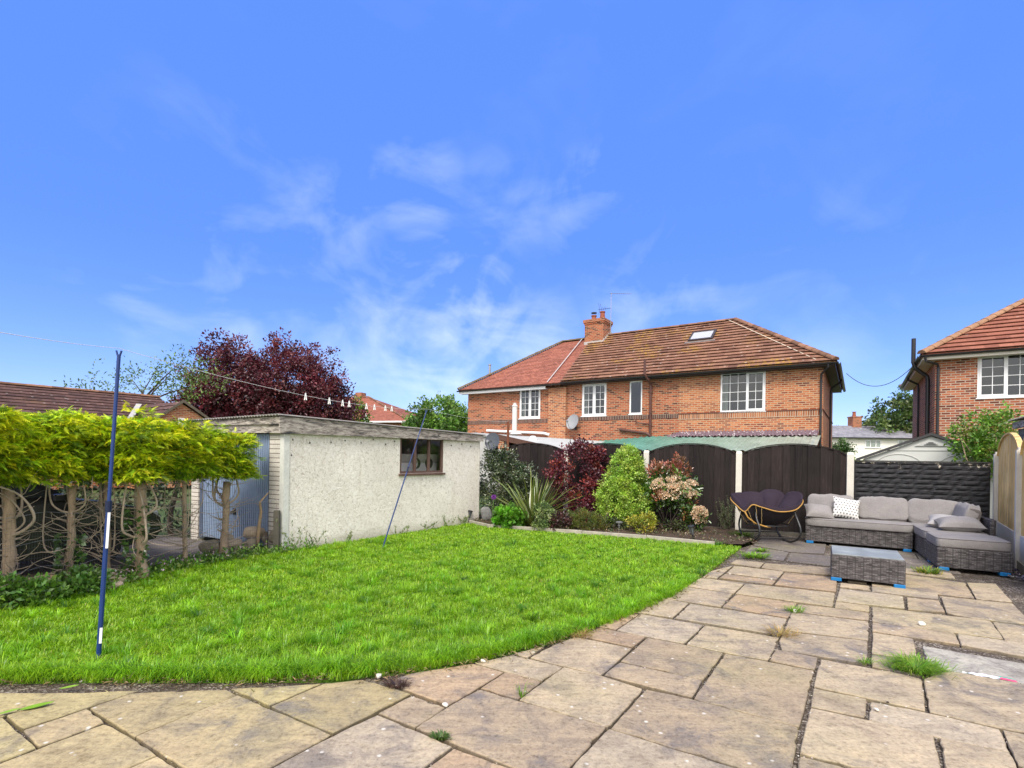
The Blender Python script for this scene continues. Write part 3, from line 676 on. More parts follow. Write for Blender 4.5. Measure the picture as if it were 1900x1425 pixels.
def tussocks():
    nt_ = 650; x = RNG.uniform(-5.2, 4.1, nt_*6); y = RNG.uniform(3.5, 9.5, nt_*6); k = RNG.random(nt_*6) < np.clip((4.4/y)**2, 0, 1); x, y = x[k], y[k]; P = inpoly(x, y + .02, LAWN); x, y = x[P][:nt_], y[P][:nt_]
    el = np.array(LAWN[3:16]); i = RNG.integers(0, 12, 330); f = RNG.random((330, 1)); e = el[i]*(1-f) + el[i+1]*f + RNG.normal(0, .03, (330, 2)) + np.array([-.02, .06]); x = np.r_[x, e[:, 0]]; y = np.r_[y, e[:, 1]]
    per = 46; big = np.repeat(.6 + .7*RNG.random(len(x)), per); X = np.repeat(x, per); Y = np.repeat(y, per); n = len(X); az = RNG.random(n)*6.283; r_ = RNG.random(n)**.7*.055*big
    D = np.stack([np.cos(az), np.sin(az), np.zeros(n)], 1); S = np.stack([-np.sin(az), np.cos(az), np.zeros(n)], 1)*(.0014 + .0012*RNG.random(n))[:, None]
    h = (.055 + .075*RNG.random(n))*big; ln = .35 + .75*RNG.random(n); B = np.stack([X, Y, np.full(n, -.005)], 1) + D*r_[:, None]; up = np.array([0, 0, 1.])
    Q = [B, B + D*(h*ln*.22)[:, None] + up*(h*.52)[:, None], B + D*(h*ln*.62)[:, None] + up*(h*(.86-.18*ln))[:, None], B + D*(h*ln*1.15)[:, None] + up*(h*(.95-.55*ln))[:, None]]
    V = np.empty((n*7, 3)); V[0::7] = Q[0]-S; V[1::7] = Q[0]+S; V[2::7] = Q[1]+S; V[3::7] = Q[1]-S; V[4::7] = Q[2]+S*.75; V[5::7] = Q[2]-S*.75; V[6::7] = Q[3]
    i = np.arange(n)*7; F = np.concatenate([np.stack([i+a, i+b, i+c], 1) for a, b, c in ((0,1,2),(0,2,3),(3,2,4),(3,4,5),(5,4,6))])
    c = np.repeat(pick([(.19,.42,.010),(.25,.49,.012),(.13,.32,.010),(.075,.22,.013),(.30,.53,.018)], len(x), [3,3,1.6,.5,1.5], .15), per, 0)*(.8+.4*RNG.random((n, 1)))
    tag(np_mesh('lawn_tussocks', V, F, M_grass, None, np.repeat(c, 7, 0)), 'longer arching tussocks of grass in the lawn and along its edge', 'grass', kind='stuff')
tussocks()
el = np.array(LAWN[1:16]); k = 1500; i = RNG.integers(0, 14, k); f = RNG.random((k, 1)); e = el[i]*(1-f) + el[i+1]*f + RNG.normal(0, .055, (k, 2)) - np.array([-.01, .035]); q = wob(e[:, 0]*4, e[:, 1]*4, 1, 6) > -.15; e = e[q]
P = np.c_[e, .004 + .012*RNG.random(len(e))]
tag(leaves('edge_straw', P, RNG.normal(0, 1, P.shape)*np.array([1, 1, .12]), .05*(.4+RNG.random(len(P))), .07, pick([(.42,.32,.16),(.34,.24,.11),(.5,.42,.24),(.22,.15,.08),(.28,.36,.06)], len(P)), M_leaf, up=.04, jit=.3), 'dry straw and clippings strewn along the lawn edge', 'straw', kind='stuff')
# ------------------------------------------------------------------ the brick houses
BR_RED = brick_mat('red_brick', [(0,(.10,.038,.028)),(.15,(.16,.05,.032)),(.24,(.32,.082,.038)),(.5,(.40,.115,.052)),(.8,(.44,.145,.068)),(1,(.33,.085,.042))], (.42,.29,.19))
BR_OR = brick_mat('orange_brick', [(0,(.16,.055,.04)),(.14,(.30,.10,.055)),(.35,(.48,.155,.06)),(.6,(.52,.215,.095)),(.8,(.42,.115,.045)),(1,(.24,.07,.04))], (.50,.345,.22), ms=.014)
BR_SOLD = brick_mat('dark_soldier_brick', [(0,(.05,.025,.025)),(.5,(.10,.04,.035)),(1,(.17,.065,.05))], (.34,.27,.2), bw=.075, bh=.225, offset=0)
BR_SOLD2 = brick_mat('orange_soldier_brick', [(0,(.24,.09,.045)),(.5,(.42,.16,.07)),(1,(.5,.22,.10))], (.48,.38,.28), bw=.075, bh=.225, offset=0)
T_BROWN = tile_mat('brown_roof_tile', [(0,(.155,.075,.05)),(.3,(.235,.118,.074)),(.7,(.28,.148,.094)),(1,(.20,.098,.063))], .33, .30, lichen=.7, spots=.55, line=.35)
T_RED = tile_mat('red_plain_tile', [(0,(.24,.085,.055)),(.4,(.34,.125,.082)),(.8,(.385,.15,.10)),(1,(.28,.10,.068))], .165, .10, line=.7)
T_NEW = tile_mat('terracotta_roof_tile', [(0,(.22,.08,.052)),(.4,(.30,.115,.072)),(.8,(.34,.14,.09)),(1,(.26,.095,.062))], .33, .30, lichen=0, spots=.3, line=.3)
T_CHOC = tile_mat('chocolate_roof_tile', [(0,(.075,.042,.035)),(.5,(.105,.058,.047)),(1,(.135,.075,.06))], .30, .33, lichen=.12, spots=.35, line=.4)
T_SLATE = tile_mat('grey_slate', [(0,(.19,.19,.215)),(.5,(.245,.245,.27)),(1,(.30,.30,.32))], .25, .2, line=.4)
M_ridge = plain('ridge_tile_clay', (.22,.115,.07), .9, .35, 5, .4, island=.35)
M_lead = plain('lead_flashing', (.42,.40,.38), .6, .2, 6, .2)
M_soffit = plain('painted_soffit', (.55,.52,.47), .8, .15, 4, .1)
M_room = plain('room_wall', (.16,.15,.14), .9, .1, 2, .1)

def wall_open(mb, x0, x1, z0, z1, ops, y=0, depth=.09, axis='x', flip=False):
    """wall face with rectangular openings and their reveals"""
    xs = sorted({x0, x1, *[o[0] for o in ops], *[o[1] for o in ops]}); zs = sorted({z0, z1, *[o[2] for o in ops], *[o[3] for o in ops]})
    P = (lambda a, b, c: (a, b, c)) if axis == 'x' else (lambda a, b, c: (b, a, c))
    for a, b in zip(xs, xs[1:]):
        for c, d in zip(zs, zs[1:]):
            if any(o[0] <= a and b <= o[1] and o[2] <= c and d <= o[3] for o in ops): continue
            mb.quad(P(a, y, c), P(b, y, c), P(b, y, d), P(a, y, d))
    for a, b, c, d in ops:
        for p, q in (((a, c), (b, c)), ((b, c), (b, d)), ((b, d), (a, d)), ((a, d), (a, c))):
            mb.quad(P(p[0], y, p[1]), P(q[0], y, q[1]), P(q[0], y+depth, q[1]), P(p[0], y+depth, p[1]))

def window(parent, x0, x1, z0, z1, lights, y=.035, fw=.06, curtains=True, bar=.017, M=None, label=None):
    """white casement: lights = [(fraction from, to, columns, rows, sash?)]"""
    mb = MB(); w = x1-x0
    def bx(a, b, c, d, e, f): mb.box(a, b, c, d, e, f, M)
    bx(x0, x0+fw, y, y+.06, z0, z1); bx(x1-fw, x1, y, y+.06, z0, z1)
    bx(x0+fw, x1-fw, y, y+.06, z1-fw, z1); bx(x0+fw, x1-fw, y, y+.06, z0, z0+fw)
    g = MB(); cu = MB()
    for (f0, f1, nc, nr, sash) in lights:
        a = x0 + fw + (w-2*fw)*f0; b = x0 + fw + (w-2*fw)*f1
        if f0 > .001: bx(a-.024, a+.024, y+.002, y+.058, z0+fw, z1-fw); a += .024
        if f1 < .999: b -= .024
        c, d = z0+fw, z1-fw
        if sash:
            k = .042; bx(a, a+k, y-.014, y+.04, c, d); bx(b-k, b, y-.014, y+.04, c, d); bx(a+k, b-k, y-.014, y+.04, d-k, d); bx(a+k, b-k, y-.014, y+.04, c, c+k)
            a += k; b -= k; c += k; d -= k
        for i in range(1, nc): m_ = a + (b-a)*i/nc; bx(m_-bar/2, m_+bar/2, y+.012, y+.032, c, d)
        for i in range(1, nr): m_ = c + (d-c)*i/nr; bx(a, b, y+.0135, y+.0305, m_-bar/2, m_+bar/2)
        Q = [(a, y+.022, c), (b, y+.022, c), (b, y+.022, d), (a, y+.022, d)]
        if M is not None: Q = [tuple(M @ Vector(p)) for p in Q]
        g.quad(*Q)
    bx(x0-.03, x1+.03, y-.07, y+.0, z0-.035, z0-.002)
    o = mb.build('window', M_white, parent)
    g.build('pane', M_glass, o, fix=False)
    if curtains:
        for s_ in (0, 1):
            cu = MB()
            cw = w*(.13 if s_ == 0 else .07); a = x0+fw*.6 if s_ == 0 else x1-fw*.6-cw; pts = []
            for i in range(15): pts.append((a + cw*i/14, y+.16+.02*math.sin(i*1.9), 0))
            for p, q in zip(pts, pts[1:]):
                Q = [(p[0], p[1], z0), (q[0], q[1], z0), (q[0], q[1], z1), (p[0], p[1], z1)]
                if M is not None: Q = [tuple(M @ Vector(c)) for c in Q]
                cu.quad(*Q)
            cu.build('curtain', M_curtain, o, fix=False)
    if label: o['label'] = label
    return o

def roof_plane(mb, uvs, el, er, rr, rl, n, step=.03, x0=0, sag=0):
    """n overlapping courses from eave (el,er) to ridge (rl,rr); UV in metres"""
    el, er, rr, rl = map(Vector, (el, er, rr, rl))
    nrm = (er-el).cross(rl-el).normalized(); 
    if nrm.z < 0: nrm = -nrm
    ux = (er-el).normalized(); vy = nrm.cross(ux)
    if vy.z < 0: vy = -vy
    uvf = lambda p: ((p-el).dot(ux) + x0, (p-el).dot(vy))
    for k in range(n):
        a, b = k/n, (k+1)/n
        L0 = el.lerp(rl, a); R0 = er.lerp(rr, a); L1 = el.lerp(rl, b); R1 = er.lerp(rr, b)
        seg = max(1, int((R0-L0).length/.7))
        for i in range(seg):
            f, g_ = i/seg, (i+1)/seg
            j0 = nrm*(step + .004*math.sin(k*5.1 + i*1.7)); j1 = nrm*(step + .004*math.sin(k*5.1 + (i+1)*1.7))
            p0, p1 = L0.lerp(R0, f)+j0, L0.lerp(R0, g_)+j1; q1, q0 = L1.lerp(R1, g_)+nrm*.004, L1.lerp(R1, f)+nrm*.004
            lip = nrm*step*.42; e0, e1 = p0-lip, p1-lip; up_ = vy*min(.14, (L1-L0).length*.6); k0, k1 = e0+up_-nrm*step*.3, e1+up_-nrm*step*.3
            u0, u1 = L0.lerp(R0, f)-nrm*.02-vy*.01, L0.lerp(R0, g_)-nrm*.02-vy*.01
            mb.add([p0, p1, q1, q0, e0, e1, k0, k1, u0, u1, L1.lerp(R1, g_)-nrm*.02, L1.lerp(R1, f)-nrm*.02], [(0,1,2,3),(4,5,1,0),(4,5,7,6),(8,9,10,11)])
            uvs += [uvf(p0), uvf(p1), uvf(q1)[:1] + (uvf(q1)[1]-.002,), uvf(q0)[:1] + (uvf(q0)[1]-.002,), uvf(e0), uvf(e1), uvf(e0), uvf(e1), uvf(p0), uvf(p1), uvf(q1), uvf(q0)]
def roof_build(mb, uvs, name, mat, parent):
    it = iter(uvs); return mb.build(name, mat, parent, uv=lambda p: next(it), fix=False)
def ridge_run(mb, a, b, r=.11, L=.42):
    a, b = Vector(a), Vector(b); n = max(1, round((b-a).length/L)); d = (b-a)/n; dd = d.normalized()
    sd = dd.cross(Vector((0,0,1))).normalized(); up = sd.cross(dd)
    for i in range(n):
        p, q = a + d*i, a + d*(i+1.06); V = []
        for c, rad in ((p, r*1.08), (q, r*.96)):
            for k in range(9):
                t = math.pi*k/8; V.append(c + sd*math.cos(t)*rad + up*(math.sin(t)*rad*.8 - .02) + Vector((0,0,random.uniform(-.004,.004))))
        mb.add(V, [(k, k+1, 10+k, 9+k) for k in range(8)] + [tuple(range(8,-1,-1))])
def gutter(mb, a, b, r=.06):
    a, b = Vector(a), Vector(b); d = (b-a).normalized(); sd = Vector((d.y, -d.x, 0))
    V = []
    for c in (a, b):
        for k in range(9): t = math.pi + math.pi*k/8; V.append(c + sd*math.cos(t)*r + Vector((0,0,math.sin(t)*r)))
        for k in range(9): t = 2*math.pi - math.pi*k/8; V.append(c + sd*math.cos(t)*(r-.008) + Vector((0,0,math.sin(t)*(r-.008))))
    mb.add(V, [(k, (k+1)%18, 18+(k+1)%18, 18+k) for k in range(18)] + [tuple(range(17,-1,-1)), tuple(range(18,36))])

ZE, ZS = 4.98, 3.38            # eaves and first-floor sill heights
def H0(name, label, s0=0): 
    x, y = row(s0, 0); return empty(name, (x, y, 0), label, 'house', ROWZ)
# ---- right half of the pair (brown concrete tiles, chimney, extension to the right)
A = H0('brick_house', 'red and orange brick house with brown tiled roof and skylight behind the black fence')
PB = -3.72                     # party line at the wall
ops = [(-3.02,-1.84,3.40,4.83), (-.80,-.24,3.42,4.82), (2.86,4.44,3.38,4.88)]
w = MB(); wall_open(w, PB, 1.28, 0, 5.05, ops[:2]); w.quad((PB,8,0),(PB,0,0),(PB,0,5.05),(PB,8,5.05)); w.quad((6.26,8,0),(PB,8,0),(PB,8,5.05),(6.26,8,5.05))
w.build('wall', BR_RED, A, fix=False)
w = MB(); wall_open(w, 1.28, 6.26, 0, 5.05, [ops[2]]); w.quad((6.26,0,0),(6.26,8,0),(6.26,8,5.05),(6.26,0,5.05))
w.build('extension_wall', BR_OR, A, fix=False)
w = MB(); w.box(PB+.1,6.1,1.4,1.5,2.6,5.0); w.quad((PB+.05,.12,2.62),(6.2,.12,2.62),(6.2,7.9,2.62),(PB+.05,7.9,2.62)); w.build('room_wall', M_room, A)
s = MB(); s.box(PB, 1.28, -.02, -.001, 3.20, 3.38); s.build('brick_band', BR_SOLD, A)
s = MB(); s.box(1.285, 6.265, -.018, -.001, 3.13, 3.345); s.build('brick_band', BR_SOLD2, A)
s = MB(); s.box(1.285, 6.285, -.035, -.002, 3.347, 3.385); s.box(6.262, 6.285, .0, 8, 3.33, 3.37); s.build('string_course', plain('string_course_clay', (.12,.055,.04), .9, .3, 5, .3), A)
window(A, *ops[0], [(0,.5,2,4,True),(.5,1,2,4,True)]); window(A, *ops[1], [(0,1,1,1,False)], curtains=False); window(A, *ops[2], [(0,.6,3,4,False),(.6,1,2,4,True)])
E_ = .38; ev = 4.97
mb, uvs = MB(), []
rp = lambda s_, t_, z_: (s_, t_, z_)
RZ = 7.86; RL = -4.42; RR = 2.62
roof_plane(mb, uvs, (-3.92,-E_,ev), (6.26+E_,-E_,ev), (RR,4,RZ), (RL,4,RZ), 17, .055)
roof_plane(mb, uvs, (6.26+E_,-E_,ev), (6.26+E_,8+E_,ev), (RR,4,RZ), (RR,4,RZ), 17, .055)
roof_plane(mb, uvs, (6.26+E_,8+E_,ev), (-3.92,8+E_,ev), (RL,4,RZ), (RR,4,RZ), 17)
roof_build(mb, uvs, 'roof', T_BROWN, A)
mb = MB(); ridge_run(mb, (RL,4,RZ+.04), (RR,4,RZ+.04)); ridge_run(mb, (6.26+E_,-E_,ev+.05), (RR,4,RZ+.05), .12, .38); ridge_run(mb, (6.26+E_,8+E_,ev+.05), (RR,4,RZ+.05), .12, .38)
mb.build('ridge', M_ridge, A)
mb = MB(); v0, v1 = Vector((6.16,-.22,ev+.10)), Vector((RR-.15,3.9,RZ+.0))
for i in range(40): 
    p, q = v0.lerp(v1, i/40), v0.lerp(v1, (i+1)/40); j = Vector((-.10,-.03,.02)); k = Vector((-.132-.006*math.sin(i*2.2),-.04,.015)); mb.quad(p+j, q+j, q+k, p+k)
mb.build('mortar_line', plain('hip_mortar', (.55,.47,.36), .95, .25, 6, .3), A)
mb = MB(); mb.box(-3.92, 6.6, -E_+.03, -E_+.055, 4.825, 4.935); mb.box(6.26+E_-.055, 6.26+E_-.03, -E_+.06, 8.3, 4.825, 4.935)
mb.box(-3.92, 6.58, -E_+.058, -.002, 4.835, 4.85); mb.box(6.262, 6.58, .0, 8.3, 4.835, 4.85); mb.build('fascia', plain('dark_brown_fascia', (.035,.026,.024), .5, .2, 5, .05), A)
mb = MB(); gutter(mb, (-3.92,-E_-.035,4.92), (6.72,-E_-.035,4.92)); gutter(mb, (6.72,-E_-.03,4.915), (6.72,8.3,4.915)); mb.build('gutter', M_black, A)
mb = MB(); mb.tube([(6.42,-.41,4.88),(6.42,-.40,4.78),(6.20,-.10,4.58),(6.20,-.06,4.4),(6.20,-.06,.1)], .036)
for z in (.9,2.1,3.3,4.35): mb.lathe([(.045,-.03),(.045,.03)], 10, (6.20,-.06,z))
mb.build('downpipe', M_black, A)
mb = MB(); mb.tube([(6.70,3.9,4.88),(6.70,3.9,4.8),(6.36,3.9,4.55),(6.33,3.9,4.4),(6.33,3.9,.1)], .036); mb.build('downpipe', M_black, A)
mb = MB(); mb.tube([(.04,-.50,5.60),(.04,-.50,4.98),(.14,-.36,4.78),(.16,-.09,4.6),(.16,-.09,.2)], .055, 10); mb.tube([(-1.14,-.1,2.77),(.0,-.1,2.60),(.16,-.1,2.50)], .055, 10); mb.lathe([(.075,-.03),(.075,.03)], 12, (-1.14,-.03,2.77), Matrix.Rotation(R(90),4,'X'))
mb.tube([(-.47,-.1,3.20),(-.42,-.09,3.05),(-.2,-.09,3.02),(.16,-.09,2.98)], .024)
for z in (2.5,2.95,3.45,4.3): mb.lathe([(.07,-.035),(.07,.035)], 10, (.16,-.09,z))
mb.build('soil_pipe', M_brownplastic, A)
# roof window
def on_roof(s_, t_, dz=0): return Vector((s_, t_, ev + (RZ-ev)*(t_+E_)/(4+E_) + dz))
sk = MB(); sl0 = math.atan2(RZ-ev, 4+E_); Msk = Matrix.Translation(on_roof(1.53, 2.62, .0)) @ Matrix.Rotation(sl0, 4, 'X')
hw, hl = .52, .50
for a in ((-hw,-hw+.07,-hl,hl),(hw-.10,hw,-hl,hl),(-hw+.07,hw-.10,-hl,-hl+.12),(-hw+.07,hw-.10,hl-.07,hl)): sk.box(a[0],a[1],a[2],a[3],-.02,.11,Msk)
so_ = sk.build('skylight', plain('skylight_frame', (.045,.035,.032), .5, .2, 6, .05), A, bevel=.006)
g = MB(); g.quad(*[tuple(Msk @ Vector(p)) for p in ((-hw+.07,-hl+.12,.085),(hw-.07,-hl+.12,.085),(hw-.07,hl-.07,.085),(-hw+.07,hl-.07,.085))]); g.build('pane', plain('blind_behind_glass', (.44,.45,.45), .12, .05, 3, .0, spec=.6), so_)
g = MB(); g.box(-hw-.12,hw+.12,-hl-.16,-hl-.003,.036,.046,Msk); g.build('lead_apron', plain('old_lead', (.17,.15,.14), .7, .25, 8, .2), so_)
# chimney on the party line
ch = MB(); c0, c1, d0, d1 = -4.56, -3.52, 3.35, 4.35
ch.box(c0, c1, d0, d1, 6.9, 8.42); ch.box(c0-.035, c1+.035, d0-.035, d1+.035, 8.421, 8.50); ch.box(c0-.07, c1+.07, d0-.07, d1+.07, 8.501, 8.66)
cho = ch.build('chimney', BR_RED, A)
g = MB(); g.prism([(c0+.05,d0+.05),(c1-.05,d0+.05),(c1-.05,d1-.05),(c0+.05,d1-.05)], 8.66, 8.70); g.build('flaunching', M_conc, cho, bevel=.02)
for x, top in ((-4.28, 8.98), (-3.80, 9.12)):
    g = MB(); g.lathe([(.0,8.69),(.15,8.69),(.135,8.74),(.115,top-.06),(.145,top-.05),(.145,top),(.1,top),(.1,top-.1),(0,top-.1)], 16, (x, 3.85, 0)); g.build('chimney_pot', plain('terracotta_pot', (.27,.085,.05), .85, .3, 6, .2), cho, smooth=False)
g = MB(); 
for k in range(4): g.tube([(-4.28+.11*math.cos(k*1.57), 3.85+.11*math.sin(k*1.57), 8.97), (-4.28+.12*math.cos(k*1.57), 3.85+.12*math.sin(k*1.57), 9.10)], .008, 5)
g.lathe([(.15,9.10),(.15,9.13),(.05,9.16),(0,9.165)], 14, (-4.28,3.85,0)); g.build('chimney_cowl', M_black, cho)
g = MB(); g.box(c0-.02, c1+.02, d0-.03, d0-.001, 7.30, 7.52)
for k in range(5): g.box(c1+.001, c1+.03, d0+k*.2, d0+.2+k*.2-.003, 7.34+.13*k, 7.62+.13*k)
g.build('lead_flashing', M_lead, cho)

# ---- left half (plain red tiles)
B = H0('brick_house', 'red brick house with smooth plain red tiled roof, left half of the pair')
opl = [(-6.36,-5.18,3.38,4.82)]
w = MB(); wall_open(w, -9.52, PB-.01, 0, 5.05, opl); w.quad((-9.52,8,0),(-9.52,0,0),(-9.52,0,5.05),(-9.52,8,5.05)); w.quad((PB-.01,8,0),(-9.52,8,0),(-9.52,8,5.05),(PB-.01,8,5.05)); w.build('wall', BR_RED, B, fix=False)
w = MB(); w.quad((-9.4,1.4,2.6),(PB-.1,1.4,2.6),(PB-.1,1.4,5),(-9.4,1.4,5)); w.quad((-9.4,.12,2.62),(PB-.1,.12,2.62),(PB-.1,7.9,2.62),(-9.4,7.9,2.62)); w.build('room_wall', M_room, B, fix=False)
w = MB(); w.box(-4.70, PB-.05, -.10, -.002, 0, 4.74); w.build('brick_pier', BR_OR, B)
s = MB(); s.box(-9.51, -4.705, -.02, -.001, 3.16, 3.345); s.build('brick_band', BR_SOLD, B)
window(B, *opl[0], [(0,.5,2,4,True),(.5,1,2,4,True)])
mb, uvs = MB(), []
RLL = -6.2
roof_plane(mb, uvs, (-9.52-E_,-E_,ev-.05), (-3.93,-E_,ev-.05), (RL-.01,4,RZ-.05), (RLL,4,RZ-.05), 50, .012)
roof_plane(mb, uvs, (-9.52-E_,8+E_,ev-.05), (-9.52-E_,-E_,ev-.05), (RLL,4,RZ-.05), (RLL,4,RZ-.05), 50, .012)
roof_plane(mb, uvs, (-3.93,8+E_,ev-.05), (-9.52-E_,8+E_,ev-.05), (RLL,4,RZ-.05), (RL-.01,4,RZ-.05), 50, .012)
roof_build(mb, uvs, 'roof', T_RED, B)
mb = MB(); ridge_run(mb, (RLL,4,RZ), (RL-.05,4,RZ)); ridge_run(mb, (-9.52-E_,-E_,ev), (RLL,4,RZ)); ridge_run(mb, (-9.52-E_,8+E_,ev), (RLL,4,RZ)); mb.build('ridge', plain('mossy_ridge', (.14,.105,.06), .95, .45, 5, .4), B)
mb = MB(); p0 = Vector((-4.62,-E_,ev-.0)); p1 = Vector((-5.0,3.95,RZ-.0))
nn2 = Vector((0,-(RZ-ev),4+E_)).normalized()
for i in range(30):
    a, b = p0.lerp(p1, i/30)+nn2*.035, p0.lerp(p1, (i+1)/30)+nn2*.035; mb.quad(a, a+Vector((.06,0,0)), b+Vector((.06,0,0)), b)
mb.build('verge_strip', M_lead, B)
mb = MB(); mb.box(-9.85, -4.72, -E_+.03, -E_+.055, 4.70, 4.87); mb.box(-9.85, -4.72, -E_+.058, -.002, 4.715, 4.735); mb.build('fascia', M_white, B)
mb = MB(); gutter(mb, (-9.92,-E_-.035,4.875), (-3.95,-E_-.035,4.875)); mb.build('gutter', M_black, B)
mb = MB(); mb.tube([(-8.9,1.0,5.75),(-8.9,1.0,6.35)], .06, 10); mb.lathe([(.085,6.33),(.085,6.38),(0,6.4)], 10, (-8.9,1.0,0)); mb.build('roof_vent', M_grey_metal, B)

# ---- house at the right edge
Cc = H0('brick_house', 'red brick house with terracotta roof and two black pipes, cut by the right edge', 0)
ops = [(10.29,12.2,3.56,4.86)]
BR_R = brick_mat('warm_red_brick', [(0,(.13,.045,.03)),(.2,(.22,.07,.045)),(.4,(.40,.125,.06)),(.7,(.46,.165,.08)),(1,(.30,.09,.05))], (.47,.38,.29))
w = MB(); wall_open(w, 9.29, 18.5, 0, 5.05, ops); w.quad((9.29,8,0),(9.29,0,0),(9.29,0,5.05),(9.29,8,5.05)); w.quad((18.5,0,0),(18.5,8,0),(18.5,8,5.05),(18.5,0,5.05)); w.quad((18.5,8,0),(9.29,8,0),(9.29,8,5.05),(18.5,8,5.05)); w.build('wall', BR_R, Cc, fix=False)
w = MB(); w.quad((9.4,1.4,2.6),(18,1.4,2.6),(18,1.4,5),(9.4,1.4,5)); w.quad((9.4,.12,2.62),(18,.12,2.62),(18,7.9,2.62),(9.4,7.9,2.62)); w.build('room_wall', M_room, Cc, fix=False)
window(Cc, *ops[0], [(0,.34,2,4,True),(.34,.66,2,4,False),(.66,1,2,4,True)], curtains=False)
mb, uvs = MB(), []
roof_plane(mb, uvs, (9.29-E_,-E_,ev), (18.5+E_,-E_,ev), (14.8,4,7.7), (12.9,4,7.7), 16, .05)
roof_plane(mb, uvs, (9.29-E_,8+E_,ev), (9.29-E_,-E_,ev), (12.9,4,7.7), (12.9,4,7.7), 16)
roof_plane(mb, uvs, (18.5+E_,-E_,ev), (18.5+E_,8+E_,ev), (14.8,4,7.7), (14.8,4,7.7), 16)
roof_plane(mb, uvs, (18.5+E_,8+E_,ev), (9.29-E_,8+E_,ev), (12.9,4,7.7), (14.8,4,7.7), 16)
roof_build(mb, uvs, 'roof', T_NEW, Cc)
mb = MB(); ridge_run(mb, (9.29-E_,-E_,ev+.04), (12.9,4,7.75), .13, .4); ridge_run(mb, (12.9,4,7.74), (14.8,4,7.74)); ridge_run(mb, (9.29-E_,8+E_,ev+.04), (12.9,4,7.75), .13, .4); mb.build('ridge', plain('buff_ridge', (.30,.17,.10), .9, .35, 4, .4), Cc)
mb = MB(); mb.box(8.95, 18.8, -E_+.03, -E_+.055, 4.78, 4.93); mb.box(8.94, 8.965, -E_+.06, 8.3, 4.78, 4.93); mb.box(8.97, 18.8, -E_+.058, -.002, 4.79, 4.81); mb.box(8.97, 9.288, 0, 8.3, 4.79, 4.81); mb.build('fascia', plain('cream_fascia', (.68,.63,.54), .6, .08, 4, .05), Cc)
mb = MB(); gutter(mb, (8.87,-E_-.035,4.925), (18.9,-E_-.035,4.925)); gutter(mb, (8.875,8.3,4.92), (8.875,-E_-.03,4.92)); mb.build('gutter', M_black, Cc)
mb = MB(); mb.tube([(9.0,-.42,4.88),(9.02,-.40,4.74),(9.33,-.12,4.66),(9.36,-.06,4.55),(9.36,-.06,.1)], .038, 10); mb.build('downpipe', M_black, Cc)
mb = MB(); mb.tube([(8.88,4.5,4.88),(8.88,4.5,4.8),(9.2,4.5,4.6),(9.22,4.5,4.4),(9.22,4.5,.1)], .038, 10); mb.build('downpipe', M_black, Cc)
mb = MB(); mb.tube([(8.80,.9,5.72),(8.80,.9,4.92),(8.86,.9,4.72),(9.17,.9,4.42),(9.19,.9,4.3),(9.19,.9,.1)], .062, 12); mb.lathe([(.085,-.06),(.085,.06)], 12, (9.19,.9,2.32))
for z in (2.9,3.5,4.1): mb.lathe([(.072,-.03),(.072,.03)], 12, (9.19,.9,z))
mb.build('soil_pipe', M_black, Cc)

# aerial, dish, cable
ae = empty('tv_aerial', (*row(-3.36, 3.9), 8.0), 'thin metal television aerial on the chimney of the brick pair', 'aerial', ROWZ)
mb = MB(); mb.tube([(0,0,-.1),(0,0,2.05)], .018, 6); mb.tube([(-.3,0,.2),(0,0,.2)], .015, 5); mb.tube([(-.3,0,.5),(0,0,.5)], .015, 5); mb.build('mast', M_grey_metal, ae)
mb = MB(); mb.tube([(-.05,-.03,2.0),(.85,.57,2.0)], .012, 5)
for k in range(12): p = Vector((-.05+.9*k/11, -.03+.6*k/11, 2.0)); mb.tube([p+Vector((.05,-.075,0)), p+Vector((-.05,.075,0))], .005, 4)
mb.build('antenna', M_grey_metal, ae)
mb = MB(); mb.tube([(0,0,1.25),(-.66,-.1,1.24)], .012, 5)
for dx, hgt in ((-.30,.10),(-.42,.12),(-.54,.30),(-.64,.34)): mb.tube([(dx,-.08,1.24-hgt*.8),(dx+.05,-.08,1.24),(dx-.02,-.08,1.24+hgt)], .008, 4)
mb.build('antenna', M_black, ae)
def dish(name, loc, rz, label, mat, sc=1.0, tilt=18):
    d = empty(name, loc, label, 'satellite dish', rz)
    M = Matrix.Rotation(R(90-tilt), 4, 'X')
    pr = [(0,.0)] + [(r*.33*sc, (r*r)*.07*sc) for r in (.2,.4,.6,.8,.95,1.0)]
    mb = MB(); n = 28; V = []; 
    for side in (0, -.006):
        for r, z in pr[1:]:
            for k in range(n): a = 2*math.pi*k/n; V.append(M @ Vector((r*math.cos(a), r*1.08*math.sin(a), z+side)))
    m_ = len(pr)-1; F = []
    for s_ in (0, 1):
        o_ = s_*m_*n
        for i in range(m_-1):
            for k in range(n): F.append((o_+i*n+k, o_+i*n+(k+1)%n, o_+(i+1)*n+(k+1)%n, o_+(i+1)*n+k))
        F.append(tuple(o_+k for k in range(n)))
    mb.add(V, F); mb.build('reflector', mat, d, fix=True)
    mb = MB(); mb.tube([M @ Vector((0,-.30*sc,.05)), M @ Vector((0,-.34*sc,.16*sc)), M @ Vector((0,-.12*sc,.40*sc))], .013, 6); mb.lathe([(.03,-.05),(.035,.05)], 10, tuple(M @ Vector((0,-.10*sc,.40*sc))), M); mb.build('feed_arm', M_grey_metal, d)
    mb = MB(); mb.tube([M @ Vector((0,0,-.01)), (0,.14,-.02), (0,.16,-.25)], .02, 8); mb.box(-.05,.05,.15,.185,-.35,-.1); mb.build('wall_bracket', M_black, d)
    return d
dish('satellite_dish', (*row(-3.3, -.26), 3.12), ROWZ - R(12), 'light grey satellite dish on the brick wall below a white window', plain('dish_grey', (.29,.30,.31), .45, .1, 4, .03), 1.0)
